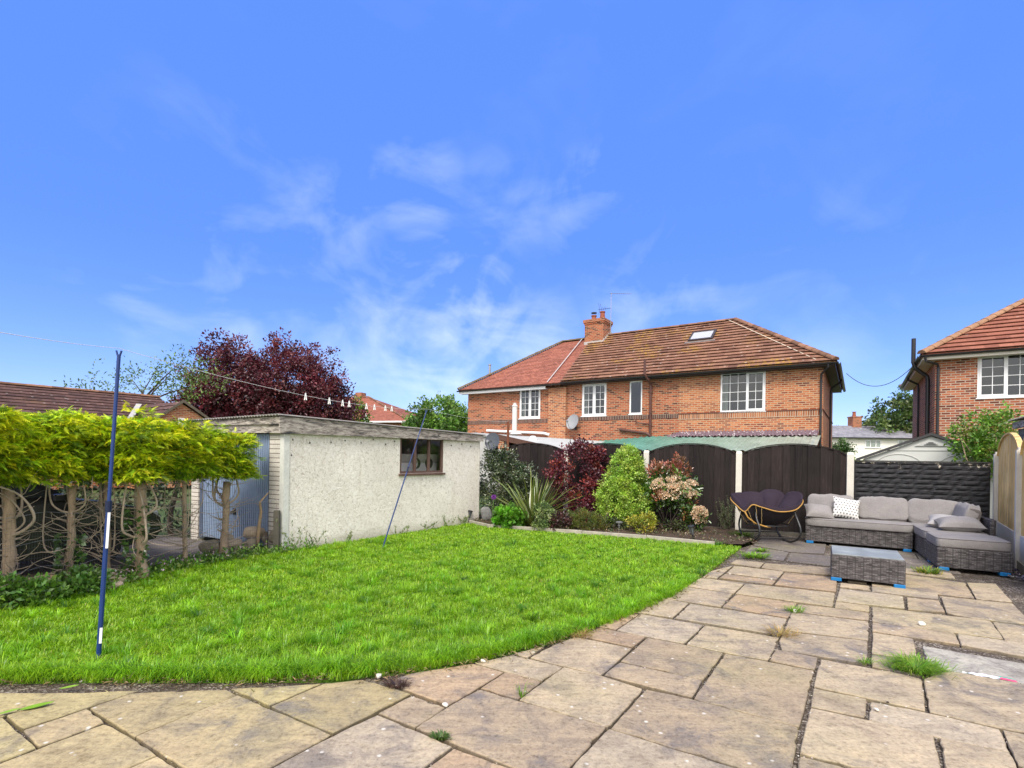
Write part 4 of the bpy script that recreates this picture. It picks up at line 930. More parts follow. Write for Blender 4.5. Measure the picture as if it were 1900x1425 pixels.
cb = MB(); a = Vector((*row(6.9, 2.0), 4.85)); b = Vector((*row(8.75, .9), 4.75)); pts = [a.lerp(b, k/16) + Vector((0,0,-.55*4*(k/16)*(1-k/16))) for k in range(17)]
cb.tube(pts, .011, 5); tag(cb.build('overhead_cable', M_black), 'dark sagging cable strung between the two neighbouring houses', 'cable')

# ---- lean-tos behind the fence
K = empty('rear_extension', (*row(0, 0), 0), 'low extension with pale grey sloping roof and brown fascia on the left house', 'extension', ROWZ)
mb = MB(); q = [(-9.0,-.03,2.74),(-.75,-.03,2.20),(-1.2,-3.0,1.62),(-5.55,-3.0,2.46),(-9.0,-3.0,2.5)]
mb.extr(q, (0,0,-.06)); mb.build('roof', plain('grey_felt', (.38,.39,.385), .9, .12, 3, .2), K)
mb = MB(); mb.extr([(-5.6,-3.03,2.52),(-1.25,-3.03,1.68),(-1.25,-3.03,1.46),(-5.6,-3.03,2.29)], (0,.025,0)); mb.build('fascia', plain('brown_fascia', (.10,.05,.035), .6, .25, 4, .1), K)
mb = MB(); mb.box(-9.0,-5.15,-2.9,-2.75,0,2.38); mb.box(-9.0,-8.85,-2.74,-.02,0,2.4); mb.build('wall', plain('grey_render', (.42,.42,.40), .95, .12, 4, .3), K)
mb = MB(); mb.box(-5.55,-5.17,-3.0,-2.92,0,2.28); mb.build('brick_pier', BR_OR, K)
mb = MB(); mb.box(-5.14,-1.3,-2.8,-2.72,0,1.5); mb.build('timber_wall', M_brownplastic, K)
mb = MB(); mb.tube([(-8.2,-.12,2.83),(-4.9,-.12,2.66),(-4.6,-.1,2.58)], .06, 10); mb.build('white_trim', M_white, K)
f = MB(); f.lathe([(.13,2.4),(.13,2.62),(.115,2.64),(.115,3.80),(.13,3.8),(.13,3.86),(.07,3.9),(.07,3.97),(0,3.98)], 16, (-5.62,-1.5,0)); f.lathe([(.3,2.56),(.16,2.64)], 12, (-5.55,-1.5,0)); f.build('flue', plain('flue_white', (.62,.61,.57), .5, .1, 5, .05), K, smooth=False)
f = MB(); f.lathe([(.27,1.9),(.25,2.05),(.12,2.40),(.09,2.43),(0,2.43)], 14, (-4.02,-2.5,0)); f.build('vent_cowl', M_white, K)

Kc = empty('corrugated_canopy', (*row(0, 0), 0), 'green corrugated lean-to canopy running along the brick wall behind the fence', 'canopy', ROWZ)
V = []; nx = 420; s0, s1 = -2.9, 6.22
for t_, z_ in ((-.08, 2.46), (-3.05, 1.85)):
    for i in range(nx+1):
        x = s0 + (s1-s0)*i/nx; ph = (x/.26) % 1; hgt = .034*(1 if ph < .30 else (1-(ph-.30)/.1 if ph < .40 else (0 if ph < .9 else (ph-.9)/.1)))
        V.append((x, t_, z_ + hgt - max(0, (.3-x))*.075*(1 if t_ > -1 else .35)))
m, nt, out = newmat('green_pvc_sheet'); co = objco(nt); sp = nd(nt, 'ShaderNodeSeparateXYZ'); nt.links.new(co, sp.inputs[0])
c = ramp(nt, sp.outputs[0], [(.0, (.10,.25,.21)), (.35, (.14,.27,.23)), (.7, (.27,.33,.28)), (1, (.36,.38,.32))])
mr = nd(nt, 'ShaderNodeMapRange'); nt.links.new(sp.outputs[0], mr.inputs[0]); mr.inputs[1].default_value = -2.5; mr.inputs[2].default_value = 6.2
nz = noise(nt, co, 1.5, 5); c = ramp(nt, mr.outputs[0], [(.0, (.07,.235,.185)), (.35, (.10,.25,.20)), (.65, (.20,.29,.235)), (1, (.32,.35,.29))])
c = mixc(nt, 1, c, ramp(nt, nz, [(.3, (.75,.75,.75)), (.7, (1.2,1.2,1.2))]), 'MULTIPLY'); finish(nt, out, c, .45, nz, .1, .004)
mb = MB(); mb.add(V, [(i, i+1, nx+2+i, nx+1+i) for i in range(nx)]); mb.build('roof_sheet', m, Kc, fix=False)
V = []; nx = 300
for t_, z_ in ((-.03, 2.66), (-.42, 2.455)):
    for i in range(nx+1): x = .45 + 5.7*i/nx; V.append((x, t_, z_ + .022*math.sin(x*2*math.pi/.12) - max(0, 1.35-x)*.33))
m, nt, out = newmat('purple_pvc_strip'); co = objco(nt); v = nd(nt, 'ShaderNodeTexVoronoi'); v.inputs['Scale'].default_value = 9; nt.links.new(co, v.inputs['Vector'])
finish(nt, out, mixc(nt, ramp(nt, v.outputs['Distance'], [(.2,(1,1,1)),(.32,(0,0,0))]), (.16,.115,.14), (.55,.51,.52)), .4)
mb = MB(); mb.add(V, [(i, i+1, nx+2+i, nx+1+i) for i in range(nx)]); mb.build('flashing_strip', m, Kc, fix=False)
for x in (-2.7, .3, 3.3, 6.1):
    mb = MB(); mb.box(x-.05, x+.05, -2.95, -2.85, 0, 1.80 if x > 0 else 1.70); mb.build('post', plain('treated_post', (.30,.22,.13), .9, .25, 6, .3), Kc)
mb = MB(); mb.box(-2.85, 6.2, -3.0, -2.95, 1.64, 1.74); mb.build('beam', plain('treated_beam', (.30,.22,.13), .9, .25, 6, .3), Kc)
# ------------------------------------------------------------------ prefab garage
GA = Vector((.587, .810, 0)); GB = Vector((-.871, .49, 0))
G = empty('prefab_garage', (-3.69, 8.38, 0), 'cream pebbledashed prefab garage with blue ribbed door and weathered fascia', 'garage')
gp = lambda i, j, z: GA*i + GB*j + Vector((0, 0, z))
GL, GW = 4.97, 2.63
m, nt, out = newmat('pebbledash'); co = objco(nt)
v = nd(nt, 'ShaderNodeTexVoronoi'); v.inputs['Scale'].default_value = 34; v.inputs['Randomness'].default_value = 1; nt.links.new(co, v.inputs['Vector'])
n0 = noise(nt, co, 19, 4, .72, 1.4); n1 = noise(nt, co, 1.1, 5, .6); n3 = noise(nt, co, 55, 3, .7)
c = ramp(nt, n0, [(.30, (.46,.41,.34)), (.41, (.71,.66,.575)), (.52, (.86,.815,.735)), (.72, (.90,.865,.80))])
c = mixc(nt, ramp(nt, v.outputs['Distance'], [(.06, (.55,.55,.55)), (.2, (0,0,0))]), c, (.42,.37,.29))
md = nd(nt, 'ShaderNodeMapping'); md.inputs['Scale'].default_value = (7, 7, .7); nt.links.new(co, md.inputs[0]); n4 = noise(nt, md.outputs[0], 1, 5, .65)
c = mixc(nt, 1, c, ramp(nt, n4, [(.26, (.86,.84,.81)), (.42, (1,1,1))]), 'MULTIPLY')
c = mixc(nt, 1, c, ramp(nt, n1, [(.3, (.90,.89,.87)), (.7, (1.05,1.05,1.04))]), 'MULTIPLY')
sp = nd(nt, 'ShaderNodeSeparateXYZ'); nt.links.new(co, sp.inputs[0])
ad = nd(nt, 'ShaderNodeMath', operation='MULTIPLY_ADD'); nt.links.new(n1, ad.inputs[0]); ad.inputs[1].default_value = .25; nt.links.new(sp.outputs[2], ad.inputs[2])
c = mixc(nt, ramp(nt, ad.outputs[0], [(.13, (.5,.5,.5)), (.32, (0,0,0))]), c, (.36,.33,.24))
finish(nt, out, c, .95, n0, 1.0, .022, spec=.15)
WO = (2.46, 3.71, 1.20, 1.93)
w = MB()
def gq(i0, i1, z0, z1, j=0): w.quad(gp(i0,j,z0), gp(i1,j,z0), gp(i1,j,z1), gp(i0,j,z1))
for (a, b, c_, d) in ((.09,WO[0],-.1,2.0),(WO[1],GL,-.1,2.0),(WO[0],WO[1],-.1,WO[2])): gq(a, b, c_, d)
for j0, j1 in ((0,.07),):
    w.quad(gp(WO[0],j0,WO[2]),gp(WO[1],j0,WO[2]),gp(WO[1],j1,WO[2]),gp(WO[0],j1,WO[2]))
    w.quad(gp(WO[0],j0,WO[2]),gp(WO[0],j1,WO[2]),gp(WO[0],j1,1.98),gp(WO[0],j0,1.98)); w.quad(gp(WO[1],j0,WO[2]),gp(WO[1],j1,WO[2]),gp(WO[1],j1,1.98),gp(WO[1],j0,1.98))
w.quad(gp(GL,0,-.1),gp(GL,GW,-.1),gp(GL,GW,2.0),gp(GL,0,2.0)); w.quad(gp(0,GW,-.1),gp(GL,GW,-.1),gp(GL,GW,2.0),gp(0,GW,2.0))
w.build('pebbledash_wall', m, G, fix=False)
w = MB(); Mg = lambda i, j, z: gp(i, j, z)
w.quad(gp(.1,.05,.02),gp(GL,.05,.02),gp(GL,GW,.02),gp(.1,GW,.02)); w.build('floor_slab', M_conc, G, fix=False)
# white painted brick piers either side of the door, white metal corner strip
bm_w = brick_mat('white_painted_brick', [(0,(.62,.59,.53)),(.5,(.70,.67,.60)),(1,(.66,.62,.55))], (.20,.17,.14), bw=.6, bh=.075, ms=.007)
for a, b in ((.09,.37),(2.40,GW)):
    w = MB(); P = [gp(0,a,-.1), gp(0,b,-.1), gp(.10,b,-.1), gp(.10,a,-.1)]; w.extr(P, (0,0,2.05)); w.build('brick_pier', bm_w, G)
w = MB(); w.extr([gp(-.012,-.012,-.05), gp(.085,-.012,-.05), gp(.085,.0,-.05), gp(.0,.0,-.05), gp(.0,.088,-.05), gp(-.012,.088,-.05)], (0,0,1.94)); w.build('corner_strip', plain('corner_strip_white', (.60,.60,.55), .7, .2, 5, .2), G)
# up-and-over door with vertical ribs
m_bl = plain('blue_door_paint', (.235,.305,.43), .5, .12, 3, .06, spec=.4)
w = MB(); N_ = 34
for k in range(N_):
    a = .42 + (2.30-.42)*k/N_; b = .42 + (2.30-.42)*(k+1)/N_; d = b-a
    pr = [(a,.060),(a+d*.08,.022),(a+d*.68,.022),(a+d*.76,.060),(b,.060)]
    for (j0,i0),(j1,i1) in zip(pr, pr[1:]): w.quad(gp(i0,j0,.03), gp(i1,j1,.03), gp(i1,j1,1.90), gp(i0,j0,1.90))
dr = w.build('garage_door', m_bl, G, fix=False)
m_jb = plain('dark_blue_frame', (.09,.115,.17), .6, .3, 5, .1)
for a_, b_ in ((.375,.42),(2.30,2.395)):
    w = MB(); w.extr([gp(.02,a_,0),gp(.02,b_,0),gp(.08,b_,0),gp(.08,a_,0)], (0,0,1.95)); w.build('door_jamb', m_jb, G)
w = MB(); w.extr([gp(.018,1.30,.49),gp(.018,1.38,.49),gp(.018,1.38,.60),gp(.018,1.30,.60)], tuple(GA*.012)); w.tube([gp(.02,1.34,.545), gp(-.03,1.34,.545), gp(-.035,1.34,.50)], .012, 8); w.build('handle', M_black, dr)
# flaking timber fascia boards
m, nt, out = newmat('flaking_paint_timber')
cf = objco(nt); vr = nd(nt, 'ShaderNodeVectorRotate', rotation_type='Z_AXIS'); vr.inputs['Angle'].default_value = -math.atan2(GA.y, GA.x); nt.links.new(cf, vr.inputs['Vector'])
mp = nd(nt, 'ShaderNodeMapping'); mp.inputs['Scale'].default_value = (1, 1, 5); nt.links.new(vr.outputs[0], mp.inputs[0])
n0 = noise(nt, mp.outputs[0], 4.5, 8, .7, .5); n1 = noise(nt, mp.outputs[0], 14, 4, .7)
c = ramp(nt, n0, [(.34, (.055,.055,.06)), (.44, (.17,.15,.135)), (.52, (.36,.32,.28)), (.66, (.52,.48,.42))]); c = mixc(nt, 1, c, ramp(nt, n1, [(.3, (.6,.57,.55)), (.6, (1.1,1.1,1.1))]), 'MULTIPLY'); finish(nt, out, c, .9, n0, .7, .01)
TM = m
w = MB(); w.extr([gp(-.13,-.075,1.90),gp(GL+.03,-.075,1.92),gp(GL+.03,-.075,2.07),gp(-.13,-.075,2.175)], tuple(GB*.026)); w.build('side_fascia', TM, G)
w = MB(); w.extr([gp(-.12,-.045,2.045),gp(-.12,GW+.07,2.06),gp(-.12,GW+.07,2.135),gp(-.12,-.045,2.165)], tuple(GA*.026)); w.extr([gp(-.085,-.045,1.905),gp(-.085,GW+.06,1.93),gp(-.085,GW+.06,2.055),gp(-.085,-.045,2.043)], tuple(GA*.03)); w.build('front_fascia', TM, G)
w = MB(); nx = 160; V = []
for i_, zo in ((-.17, 2.20), (GL+.1, 2.085)):
    for k in range(nx+1): j = -.10 + (GW+.22)*k/nx; V.append(gp(i_, j, zo + .012*math.sin(2*math.pi*j/.076) - .018*j))
w.add(V, [(k, k+1, nx+2+k, nx+1+k) for k in range(nx)]); V2 = [(p[0], p[1], p[2]-.012) for p in V]; w.add(V2, [(k, k+1, nx+2+k, nx+1+k) for k in range(nx)])
b = 0; w.f += [(k, k+1, 2*nx+2+k+1, 2*nx+2+k) for k in range(nx)]
w.build('corrugated_roof', plain('asbestos_cement', (.23,.215,.19), .95, .35, 5, .5), G, fix=False)
# three-light timber window
m_wd = plain('brown_window_timber', (.115,.07,.055), .8, .35, 10, .4, stretch=(1,1,.3))
w = MB(); a0, a1, z0, z1 = WO[0], WO[1], WO[2], 1.93
def gbx(i0, i1, j0, j1, c_, d): w.extr([gp(i0,j0,c_),gp(i1,j0,c_),gp(i1,j1,c_),gp(i0,j1,c_)], (0,0,d-c_))
gbx(a0, a0+.045, .005, .06, z0, z1); gbx(a1-.045, a1, .005, .06, z0, z1); gbx(a0+.046, a1-.046, .005, .06, z0, z0+.045); gbx(a0+.046, a1-.046, .005, .06, z1-.035, z1)
for f_ in (.345, .665): i_ = a0 + (a1-a0)*f_; gbx(i_-.025, i_+.025, .008, .058, z0+.046, z1-.036)
gbx(a0-.03, a1+.03, -.04, .004, z0-.045, z0-.003)
wo_ = w.build('window', m_wd, G)
edges = [a0+.045, a0+(a1-a0)*.345-.025, a0+(a1-a0)*.345+.025, a0+(a1-a0)*.665-.025, a0+(a1-a0)*.665+.025, a1-.045]
GLS = glass_mat('old_glass', (.8,.8,.8), .06)
for k in range(3):
    w = MB(); i0, i1 = edges[2*k], edges[2*k+1]; w.quad(gp(i0,.035,z0+.045),gp(i1,.035,z0+.045),gp(i1,.035,z1-.035),gp(i0,.035,z1-.035)); w.build('pane', GLS, wo_, fix=False)
# hooks for a string of lights along the top of the wall
for k, (i_, z_) in enumerate(((.45,1.76),(.86,1.78),(1.15,1.82),(1.5,1.79),(1.78,1.86),(2.08,1.78),(2.3,1.84),(3.95,1.80),(4.3,1.84),(4.62,1.79),(.12,1.55),(.14,1.8))):
    w = MB(); c_ = gp(i_, -.012, z_); w.lathe([(0,-.012),(.011,-.008),(.014,0),(.011,.008),(0,.012)], 8, tuple(c_)); w.tube([c_, c_+Vector((0,0,.02)), gp(i_, .0, z_+.022)], .003, 5); w.build('hook', M_black, G)
# things standing or hanging inside, seen through the panes
x = empty('chest_freezer', tuple(G.location + gp(2.75, .60, .02)), 'white chest freezer inside the garage, seen through its left window pane', 'freezer', math.atan2(GA.y, GA.x))
w = MB(); w.cbox(-.65,1.15,-.3,.3,0,1.40,.02); w.build('cabinet', M_white, x); w = MB(); w.cbox(-.66,1.16,-.31,.31,1.405,1.58,.015); w.build('lid', plain('freezer_lid', (.40,.38,.35), .5, .05, 4, .02), x)
for k, (i_, z_, lab) in enumerate(((3.10,1.40,'coiled hose hanging inside the garage behind the middle window pane'),(3.47,1.40,'coiled hose hanging inside the garage behind the right window pane'))):
    w = MB(); c_ = gp(i_,.16,z_)
    for q in range(3): w.tube([c_ + GA*(.085-.004*q)*math.cos(t_*.42) + Vector((0,0,(.10+.005*q)*math.sin(t_*.42))) + GB*.02*q for t_ in range(15)], .012, 7, closed=True)
    w.tube([c_+Vector((0,0,.10)), c_+Vector((0,0,.5))], .012, 6)
    o = w.build('coiled_hose', M_black, None); o.location = G.location; tag(o, lab, 'hose')
dish('satellite_dish', tuple(G.location + gp(5.25, -.16, 1.93)), R(-25), 'dark grey satellite dish on the far end of the pebbledashed garage', plain('dish_dark', (.085,.095,.115), .45, .15, 4, .03), .60, 12)

# ------------------------------------------------------------------ bungalow, distant houses
D_ = empty('bungalow', (-17.1, 20.5, 0), 'long low bungalow with dark brown pantiled roof beyond the cut hedge', 'bungalow', math.atan2(.81, .59))
# local x runs away along the ridge, local y to the left
w = MB(); w.box(-9, 4.1, .35, 7.3, 0, 2.45); w.build('wall', BR_RED, D_)
mb, uvs = MB(), []
roof_plane(mb, uvs, (-9.2,-.05,2.38), (4.5,-.05,2.38), (4.1,3.9,4.25), (-9.2,3.9,4.25), 13, .035)
roof_plane(mb, uvs, (4.5,7.8,2.38), (-9.2,7.8,2.38), (-9.2,3.9,4.25), (4.1,3.9,4.25), 13, .035)
rf = roof_build(mb, uvs, 'roof', T_CHOC, D_)
mb = MB(); ridge_run(mb, (-9.2,3.9,4.28), (4.1,3.9,4.28)); mb.build('ridge', M_ridge, D_)
mb = MB(); mb.box(-9.2,1.3,-.16,-.06,2.27,2.37); mb.build('gutter', M_white, D_)
g0, g1, ga_, gz = 1.45, 5.0, 3.15, 3.72
w = MB(); w.extr([(g0+.1,-1.2,0),(g1,-1.2,0),(g1,-1.2,2.42),(ga_,-1.2,gz-.1),(g0+.1,-1.2,2.42)], (0,1.5,0)); w.build('gable_wall', BR_OR, D_)
mb, uvs = MB(), []
roof_plane(mb, uvs, (g0,2.6,2.36), (g0,-1.35,2.36), (ga_,-1.35,gz), (ga_,2.6,gz), 7, .035); roof_plane(mb, uvs, (g1+.15,-1.35,2.36), (g1+.15,2.6,2.36), (ga_,2.6,gz), (ga_,-1.35,gz), 7, .035)
roof_build(mb, uvs, 'gable_roof', T_CHOC, D_)
mb = MB(); mb.extr([(g0-.03,-1.38,2.30),(ga_,-1.38,gz-.06),(g1+.18,-1.38,2.30),(g1+.18,-1.38,2.42),(ga_,-1.38,gz+.07),(g0-.03,-1.38,2.42)], (0,.03,0)); mb.build('bargeboard', plain('dark_bargeboard', (.12,.10,.07), .8, .3, 5, .2), D_)
mb = MB(); mb.box(g0-.06,g0+.0,-1.3,-.1,2.24,2.34); mb.build('gable_gutter', M_white, D_)
mb = MB(); mb.cbox(ga_-.16,ga_+.10,-1.27,-1.203,2.62,3.0,.015); mb.build('alarm_box', plain('alarm_cream', (.72,.70,.62), .5, .05, 4, .02), D_)
mb = MB(); v0 = Vector((1.45,-.05,2.50)); v1 = Vector((2.75,2.45,3.66))
for k in range(10):
    a, b = v0.lerp(v1, k/10), v0.lerp(v1, (k+1)/10); mb.quad(a+Vector((-.1,.0,.09)), a+Vector((.12,0,.09)), b+Vector((.12,0,.09)), b+Vector((-.1,0,.09)))
mb.build('lead_valley', M_lead, D_, fix=False)
mb = MB(); mb.tube([(-3.2,-.12,2.3),(-3.2,-.12,2.75)], .05, 8); mb.build('vent_pipe', M_white, D_)

Hh = empty('distant_house', (-11.6, 46, 0), 'distant brick house with red hipped roof right of the copper beech', 'house', R(-20))
w = MB(); w.box(-9,2.6,0,8,0,4.5); w.build('wall', BR_OR, Hh)
mb, uvs = MB(), []
roof_plane(mb, uvs, (-9.4,-.4,4.45), (3,-.4,4.45), (-4.3,4,7.15), (-6.3,4,7.15), 30, .015); roof_plane(mb, uvs, (3,-.4,4.45), (3,8.4,4.45), (-4.3,4,7.15), (-4.3,4,7.15), 30, .015); roof_plane(mb, uvs, (-9.4,8.4,4.45), (-9.4,-.4,4.45), (-6.3,4,7.15), (-6.3,4,7.15), 30, .015)
roof_build(mb, uvs, 'roof', T_RED, Hh)
mb = MB(); ridge_run(mb, (3,-.4,4.5), (-4.3,4,7.2)); ridge_run(mb, (-6.3,4,7.2), (-4.3,4,7.2)); mb.build('ridge', M_ridge, Hh)
mb = MB(); mb.box(-9.5,3.1,-.52,-.42,4.32,4.46); mb.build('gutter', M_white, Hh)
for x in (-3.9, 2.35): mb = MB(); mb.tube([(x,-.46,4.3),(x,-.08,4.0),(x,-.08,0)], .07, 8); mb.build('downpipe', M_white, Hh)
mb = MB(); mb.extr([(-1.9,-.43,4.2),(-.95,-.43,4.2),(-1.42,-.43,5.2)], (0,-.04,0)); mb.build('gablet', M_white, Hh)
mb = MB(); mb.quad((-1.72,-.478,4.22),(-1.12,-.478,4.22),(-1.12,-.478,4.6),(-1.72,-.478,4.6)); mb.build('pane', plain('dark_glass', (.04,.05,.06), .1, .1, 3, 0, spec=.6), Hh)
mb = MB(); mb.box(-5.6,-4.9,3.6,4.4,6.4,7.6); mb.build('chimney', BR_RED, Hh)

Ct = empty('white_cottage', (36.3, 56, 0), 'distant white rendered cottage with grey slate roof between the two brick houses', 'cottage', R(-3))
w = MB(); w.box(-2.6,16,0,6,0,4.2); w.build('wall', plain('cream_render', (.80,.78,.70), .9, .06, 1.5, .1), Ct)
mb, uvs = MB(), []
roof_plane(mb, uvs, (-3,-.35,4.1), (16.4,-.35,4.1), (16.4,3,5.55), (-3,3,5.55), 16, .012); roof_plane(mb, uvs, (16.4,6.35,4.1), (-3,6.35,4.1), (-3,3,5.55), (16.4,3,5.55), 16, .012)
roof_build(mb, uvs, 'roof', T_SLATE, Ct)
mb = MB(); mb.box(-3,16.4,-.5,-.38,3.98,4.1); mb.build('gutter', M_black, Ct)
mb = MB(); mb.box(2.0,2.95,2.5,3.5,5.2,6.45); mb.box(1.95,3.0,2.45,3.55,6.451,6.6); c_ = mb.build('chimney', BR_RED, Ct)
mb = MB(); mb.lathe([(.2,6.6),(.15,7.05),(.19,7.06),(.19,7.15),(0,7.15)], 12, (2.4,3,0)); mb.build('chimney_pot', plain('red_pot', (.28,.09,.05), .8, .2, 6, .1), c_)
for x in (1.8, 5.2): window(Ct, x, x+1.7, 3.0, 3.85, [(0,.33,1,1,True),(.33,.67,1,2,False),(.67,1,1,1,True)], y=-.04, curtains=False)
mb = MB(); mb.box(-2.5,15.9,.4,.45,.5,4.0); mb.build('room_wall', M_room, Ct)

# plastic shed behind the black stone wall
Sh = empty('garden_shed', (10.15, 12.55, 0), 'pale grey plastic garden shed gable peeping over the black stone wall', 'shed', ROWZ)
m_sh = plain('shed_plastic', (.56,.57,.53), .55, .04, 3, .05); m_shd = plain('shed_dark', (.05,.05,.05), .5, .2, 5, .05)
w = MB(); w.extr([(-1.32,0,0),(1.32,0,0),(1.32,0,1.66),(0,0,2.22),(-1.32,0,1.66)], (0,2.2,0)); w.build('wall', m_sh, Sh)
mb, uvs = MB(), []
roof_plane(mb, uvs, (-1.46,2.3,1.62), (-1.46,-.06,1.62), (0,-.06,2.26), (0,2.3,2.26), 5, .02); roof_plane(mb, uvs, (1.46,-.06,1.62), (1.46,2.3,1.62), (0,2.3,2.26), (0,-.06,2.26), 5, .02)
roof_build(mb, uvs, 'roof', T_SLATE, Sh)
mb = MB(); mb.extr([(-1.5,-.085,1.585),(0,-.085,2.235),(1.5,-.085,1.585),(1.5,-.085,1.655),(0,-.085,2.305),(-1.5,-.085,1.655)], (0,.035,0)); mb.build('verge', m_shd, Sh)
mb = MB(); mb.extr([(-.30,-.03,1.98),(.30,-.03,1.98),(0,-.03,2.12)], (0,.029,0)); ve = mb.build('vent', plain('vent_frame', (.47,.48,.45), .5, .05, 4, .05), Sh)
for k in range(3): mb = MB(); mb.box(-.13+.04*k,.13-.04*k,-.04,-.031,2.0+.028*k,2.014+.028*k); mb.build('slat', m_shd, ve)
mb = MB()
for sx_ in (-1, 1):
    mb.tube([(sx_*(.62 + .50*math.cos(t_*.3)), -.004, 1.42 + .36*math.sin(t_*.3)) for t_ in range(11)], .012, 5)
mb.box(-.95,.95,-.012,-.001,1.86,1.885); mb.build('door_moulding', plain('moulding_grey', (.44,.45,.42), .5, .05, 4, .05), Sh)

Rs = empty('block_shed', (9.55, 9.45, 0), 'grey block shed with corrugated roof beyond the timber fence', 'shed', ROWZ)
w = MB(); w.box(0,2.4,-1.5,1.2,0,2.28); w.build('wall', brick_mat('grey_block', [(0,(.15,.15,.15)),(1,(.22,.215,.21))], (.11,.11,.11), .44, .215), Rs)
V = []; nx = 90; w = MB()
for x_, z_ in ((-.14, 2.46), (2.6, 2.75)):
    for k in range(nx+1): y_ = -1.6 + 2.9*k/nx; V.append((x_, y_, z_ + .02*math.sin(2*math.pi*y_/.076)))
w.add(V, [(k, k+1, nx+2+k, nx+1+k) for k in range(nx)]); w.build('corrugated_roof', plain('grey_corrugated', (.22,.21,.19), .95, .3, 5, .3), Rs, fix=False)
w = MB(); w.box(-.08,-.03,-1.55,1.25,2.29,2.42); w.build('fascia', TM, Rs)

# ------------------------------------------------------------------ fences
FP = lambda t: Vector((1.41 + .895*t, 13.3 - .4455*t, 0)); FZ = math.atan2(-.4455, .895)
m, nt, out = newmat('black_fence_wood'); co = objco(nt); mp = nd(nt, 'ShaderNodeMapping'); mp.inputs['Scale'].default_value = (9, 9, .9); nt.links.new(co, mp.inputs[0])
n0 = noise(nt, mp.outputs[0], 3, 6, .7); n1 = noise(nt, co, 1.2, 4); c = ramp(nt, n0, [(.3, (.010,.007,.0065)), (.55, (.018,.013,.0125)), (.72, (.032,.0235,.022)), (.82, (.07,.052,.044))])
c = mixc(nt, 1, c, ramp(nt, n1, [(.3, (.75,.75,.75)), (.7, (1.35,1.3,1.25))]), 'MULTIPLY'); gi = nd(nt, 'ShaderNodeNewGeometry'); c = mixc(nt, 1, c, ramp(nt, gi.outputs['Random Per Island'], [(0,(.62,.6,.6)),(.5,(1,1,1)),(1,(1.4,1.36,1.36))]), 'MULTIPLY'); finish(nt, out, c, .8, n0, .5, .006)
M_fence = m; m_post = plain('fence_post_concrete', (.60,.57,.50), .9, .12, 7, .3)
Fn = empty('garden_fence', tuple(FP(0)), 'black arched timber panel fence with pale concrete posts behind the flower bed', 'fence', FZ)
TP = [-1.98, 0, 2.03, 4.06, 6.14]
for t_ in TP:
    w = MB(); h_ = 1.77; w.box(t_-.06,t_+.06,-.06,.06,-.2,h_-.05); w.add([(t_-.06,-.06,h_-.05),(t_+.06,-.06,h_-.05),(t_+.06,.06,h_-.05),(t_-.06,.06,h_-.05),(t_-.05,-.03,h_),(t_+.05,-.03,h_),(t_+.05,.03,h_),(t_-.05,.03,h_)], [(0,1,5,4),(1,2,6,5),(2,3,7,6),(3,0,4,7),(4,5,6,7)]); w.build('post', m_post, Fn)
for a, b in zip(TP, TP[1:]):
    w = MB(); x0, x1 = a+.065, b-.065; L = x1-x0; n = 17
    arch = lambda x: 1.70 + .22*max(0, 1-(2*(x-(x0+x1)/2)/L)**2)**.75
    for k in range(n):
        p, q = x0 + L*k/n, x0 + L*(k+1)/n; yo = -.022 if k % 2 else .0; q2 = q + (.012 if k < n-1 else 0)
        zt = [arch(p), arch((p+q)/2), arch(q)]; w.extr([(p,yo,.06),(q2,yo+.006,.06),(q2,yo+.006,zt[2]),((p+q2)/2,yo+.003,zt[1]),(p,yo,zt[0])], (0,.012,0))
    for z_ in (.25, .95, 1.6): w.box(x0, x1, .02, .05, z_, z_+.06)
    pn = w.build('fence_panel', M_fence, Fn)
    w = MB(); pts = [(x0 + L*k/24, .004, arch(x0+L*k/24)+.004) for k in range(25)]
    for p, q in zip(pts, pts[1:]): w.extr([(p[0],-.028,p[2]),(q[0],-.028,q[2]),(q[0],-.028,q[2]+.02),(p[0],-.028,p[2]+.02)], (0,.06,0))
    w.build('capping', M_fence, pn)
    w = MB(); w.box(x0,x1,-.02,.025,-.1,.055); w.build('gravel_board', plain('old_gravel_board', (.12,.11,.09), .95, .3, 5, .4), Fn)
# black painted stone-faced wall
Wl = empty('stone_wall', tuple(FP(6.22)), 'low black painted stone-faced concrete wall behind the sofa', 'wall', FZ)
m, nt, out = newmat('black_painted_stone'); co = objco(nt); n0 = noise(nt, co, 14, 6, .7); n1 = noise(nt, co, 5, 6, .75)
c = ramp(nt, n0, [(.3, (.011,.011,.013)), (.55, (.022,.022,.025)), (.75, (.05,.05,.055))])
sp = nd(nt, 'ShaderNodeSeparateXYZ'); nt.links.new(co, sp.inputs[0]); mr = nd(nt, 'ShaderNodeMapRange'); nt.links.new(sp.outputs[2], mr.inputs[0]); mr.inputs[1].default_value = 1.36; mr.inputs[2].default_value = 1.56; mr.inputs[3].default_value = .0; mr.inputs[4].default_value = .16
sb = nd(nt, 'ShaderNodeMath', operation='ADD'); nt.links.new(n1, sb.inputs[0]); nt.links.new(mr.outputs[0], sb.inputs[1])
c = mixc(nt, ramp(nt, sb.outputs[0], [(.70, (0,0,0)), (.73, (1,1,1))]), c, (.42,.37,.29)); finish(nt, out, c, .7, n0, .6, .012, spec=.35)
w = MB(); Lw = 2.12; w.box(0,Lw,.02,.09,-.05,1.585); z_ = 0
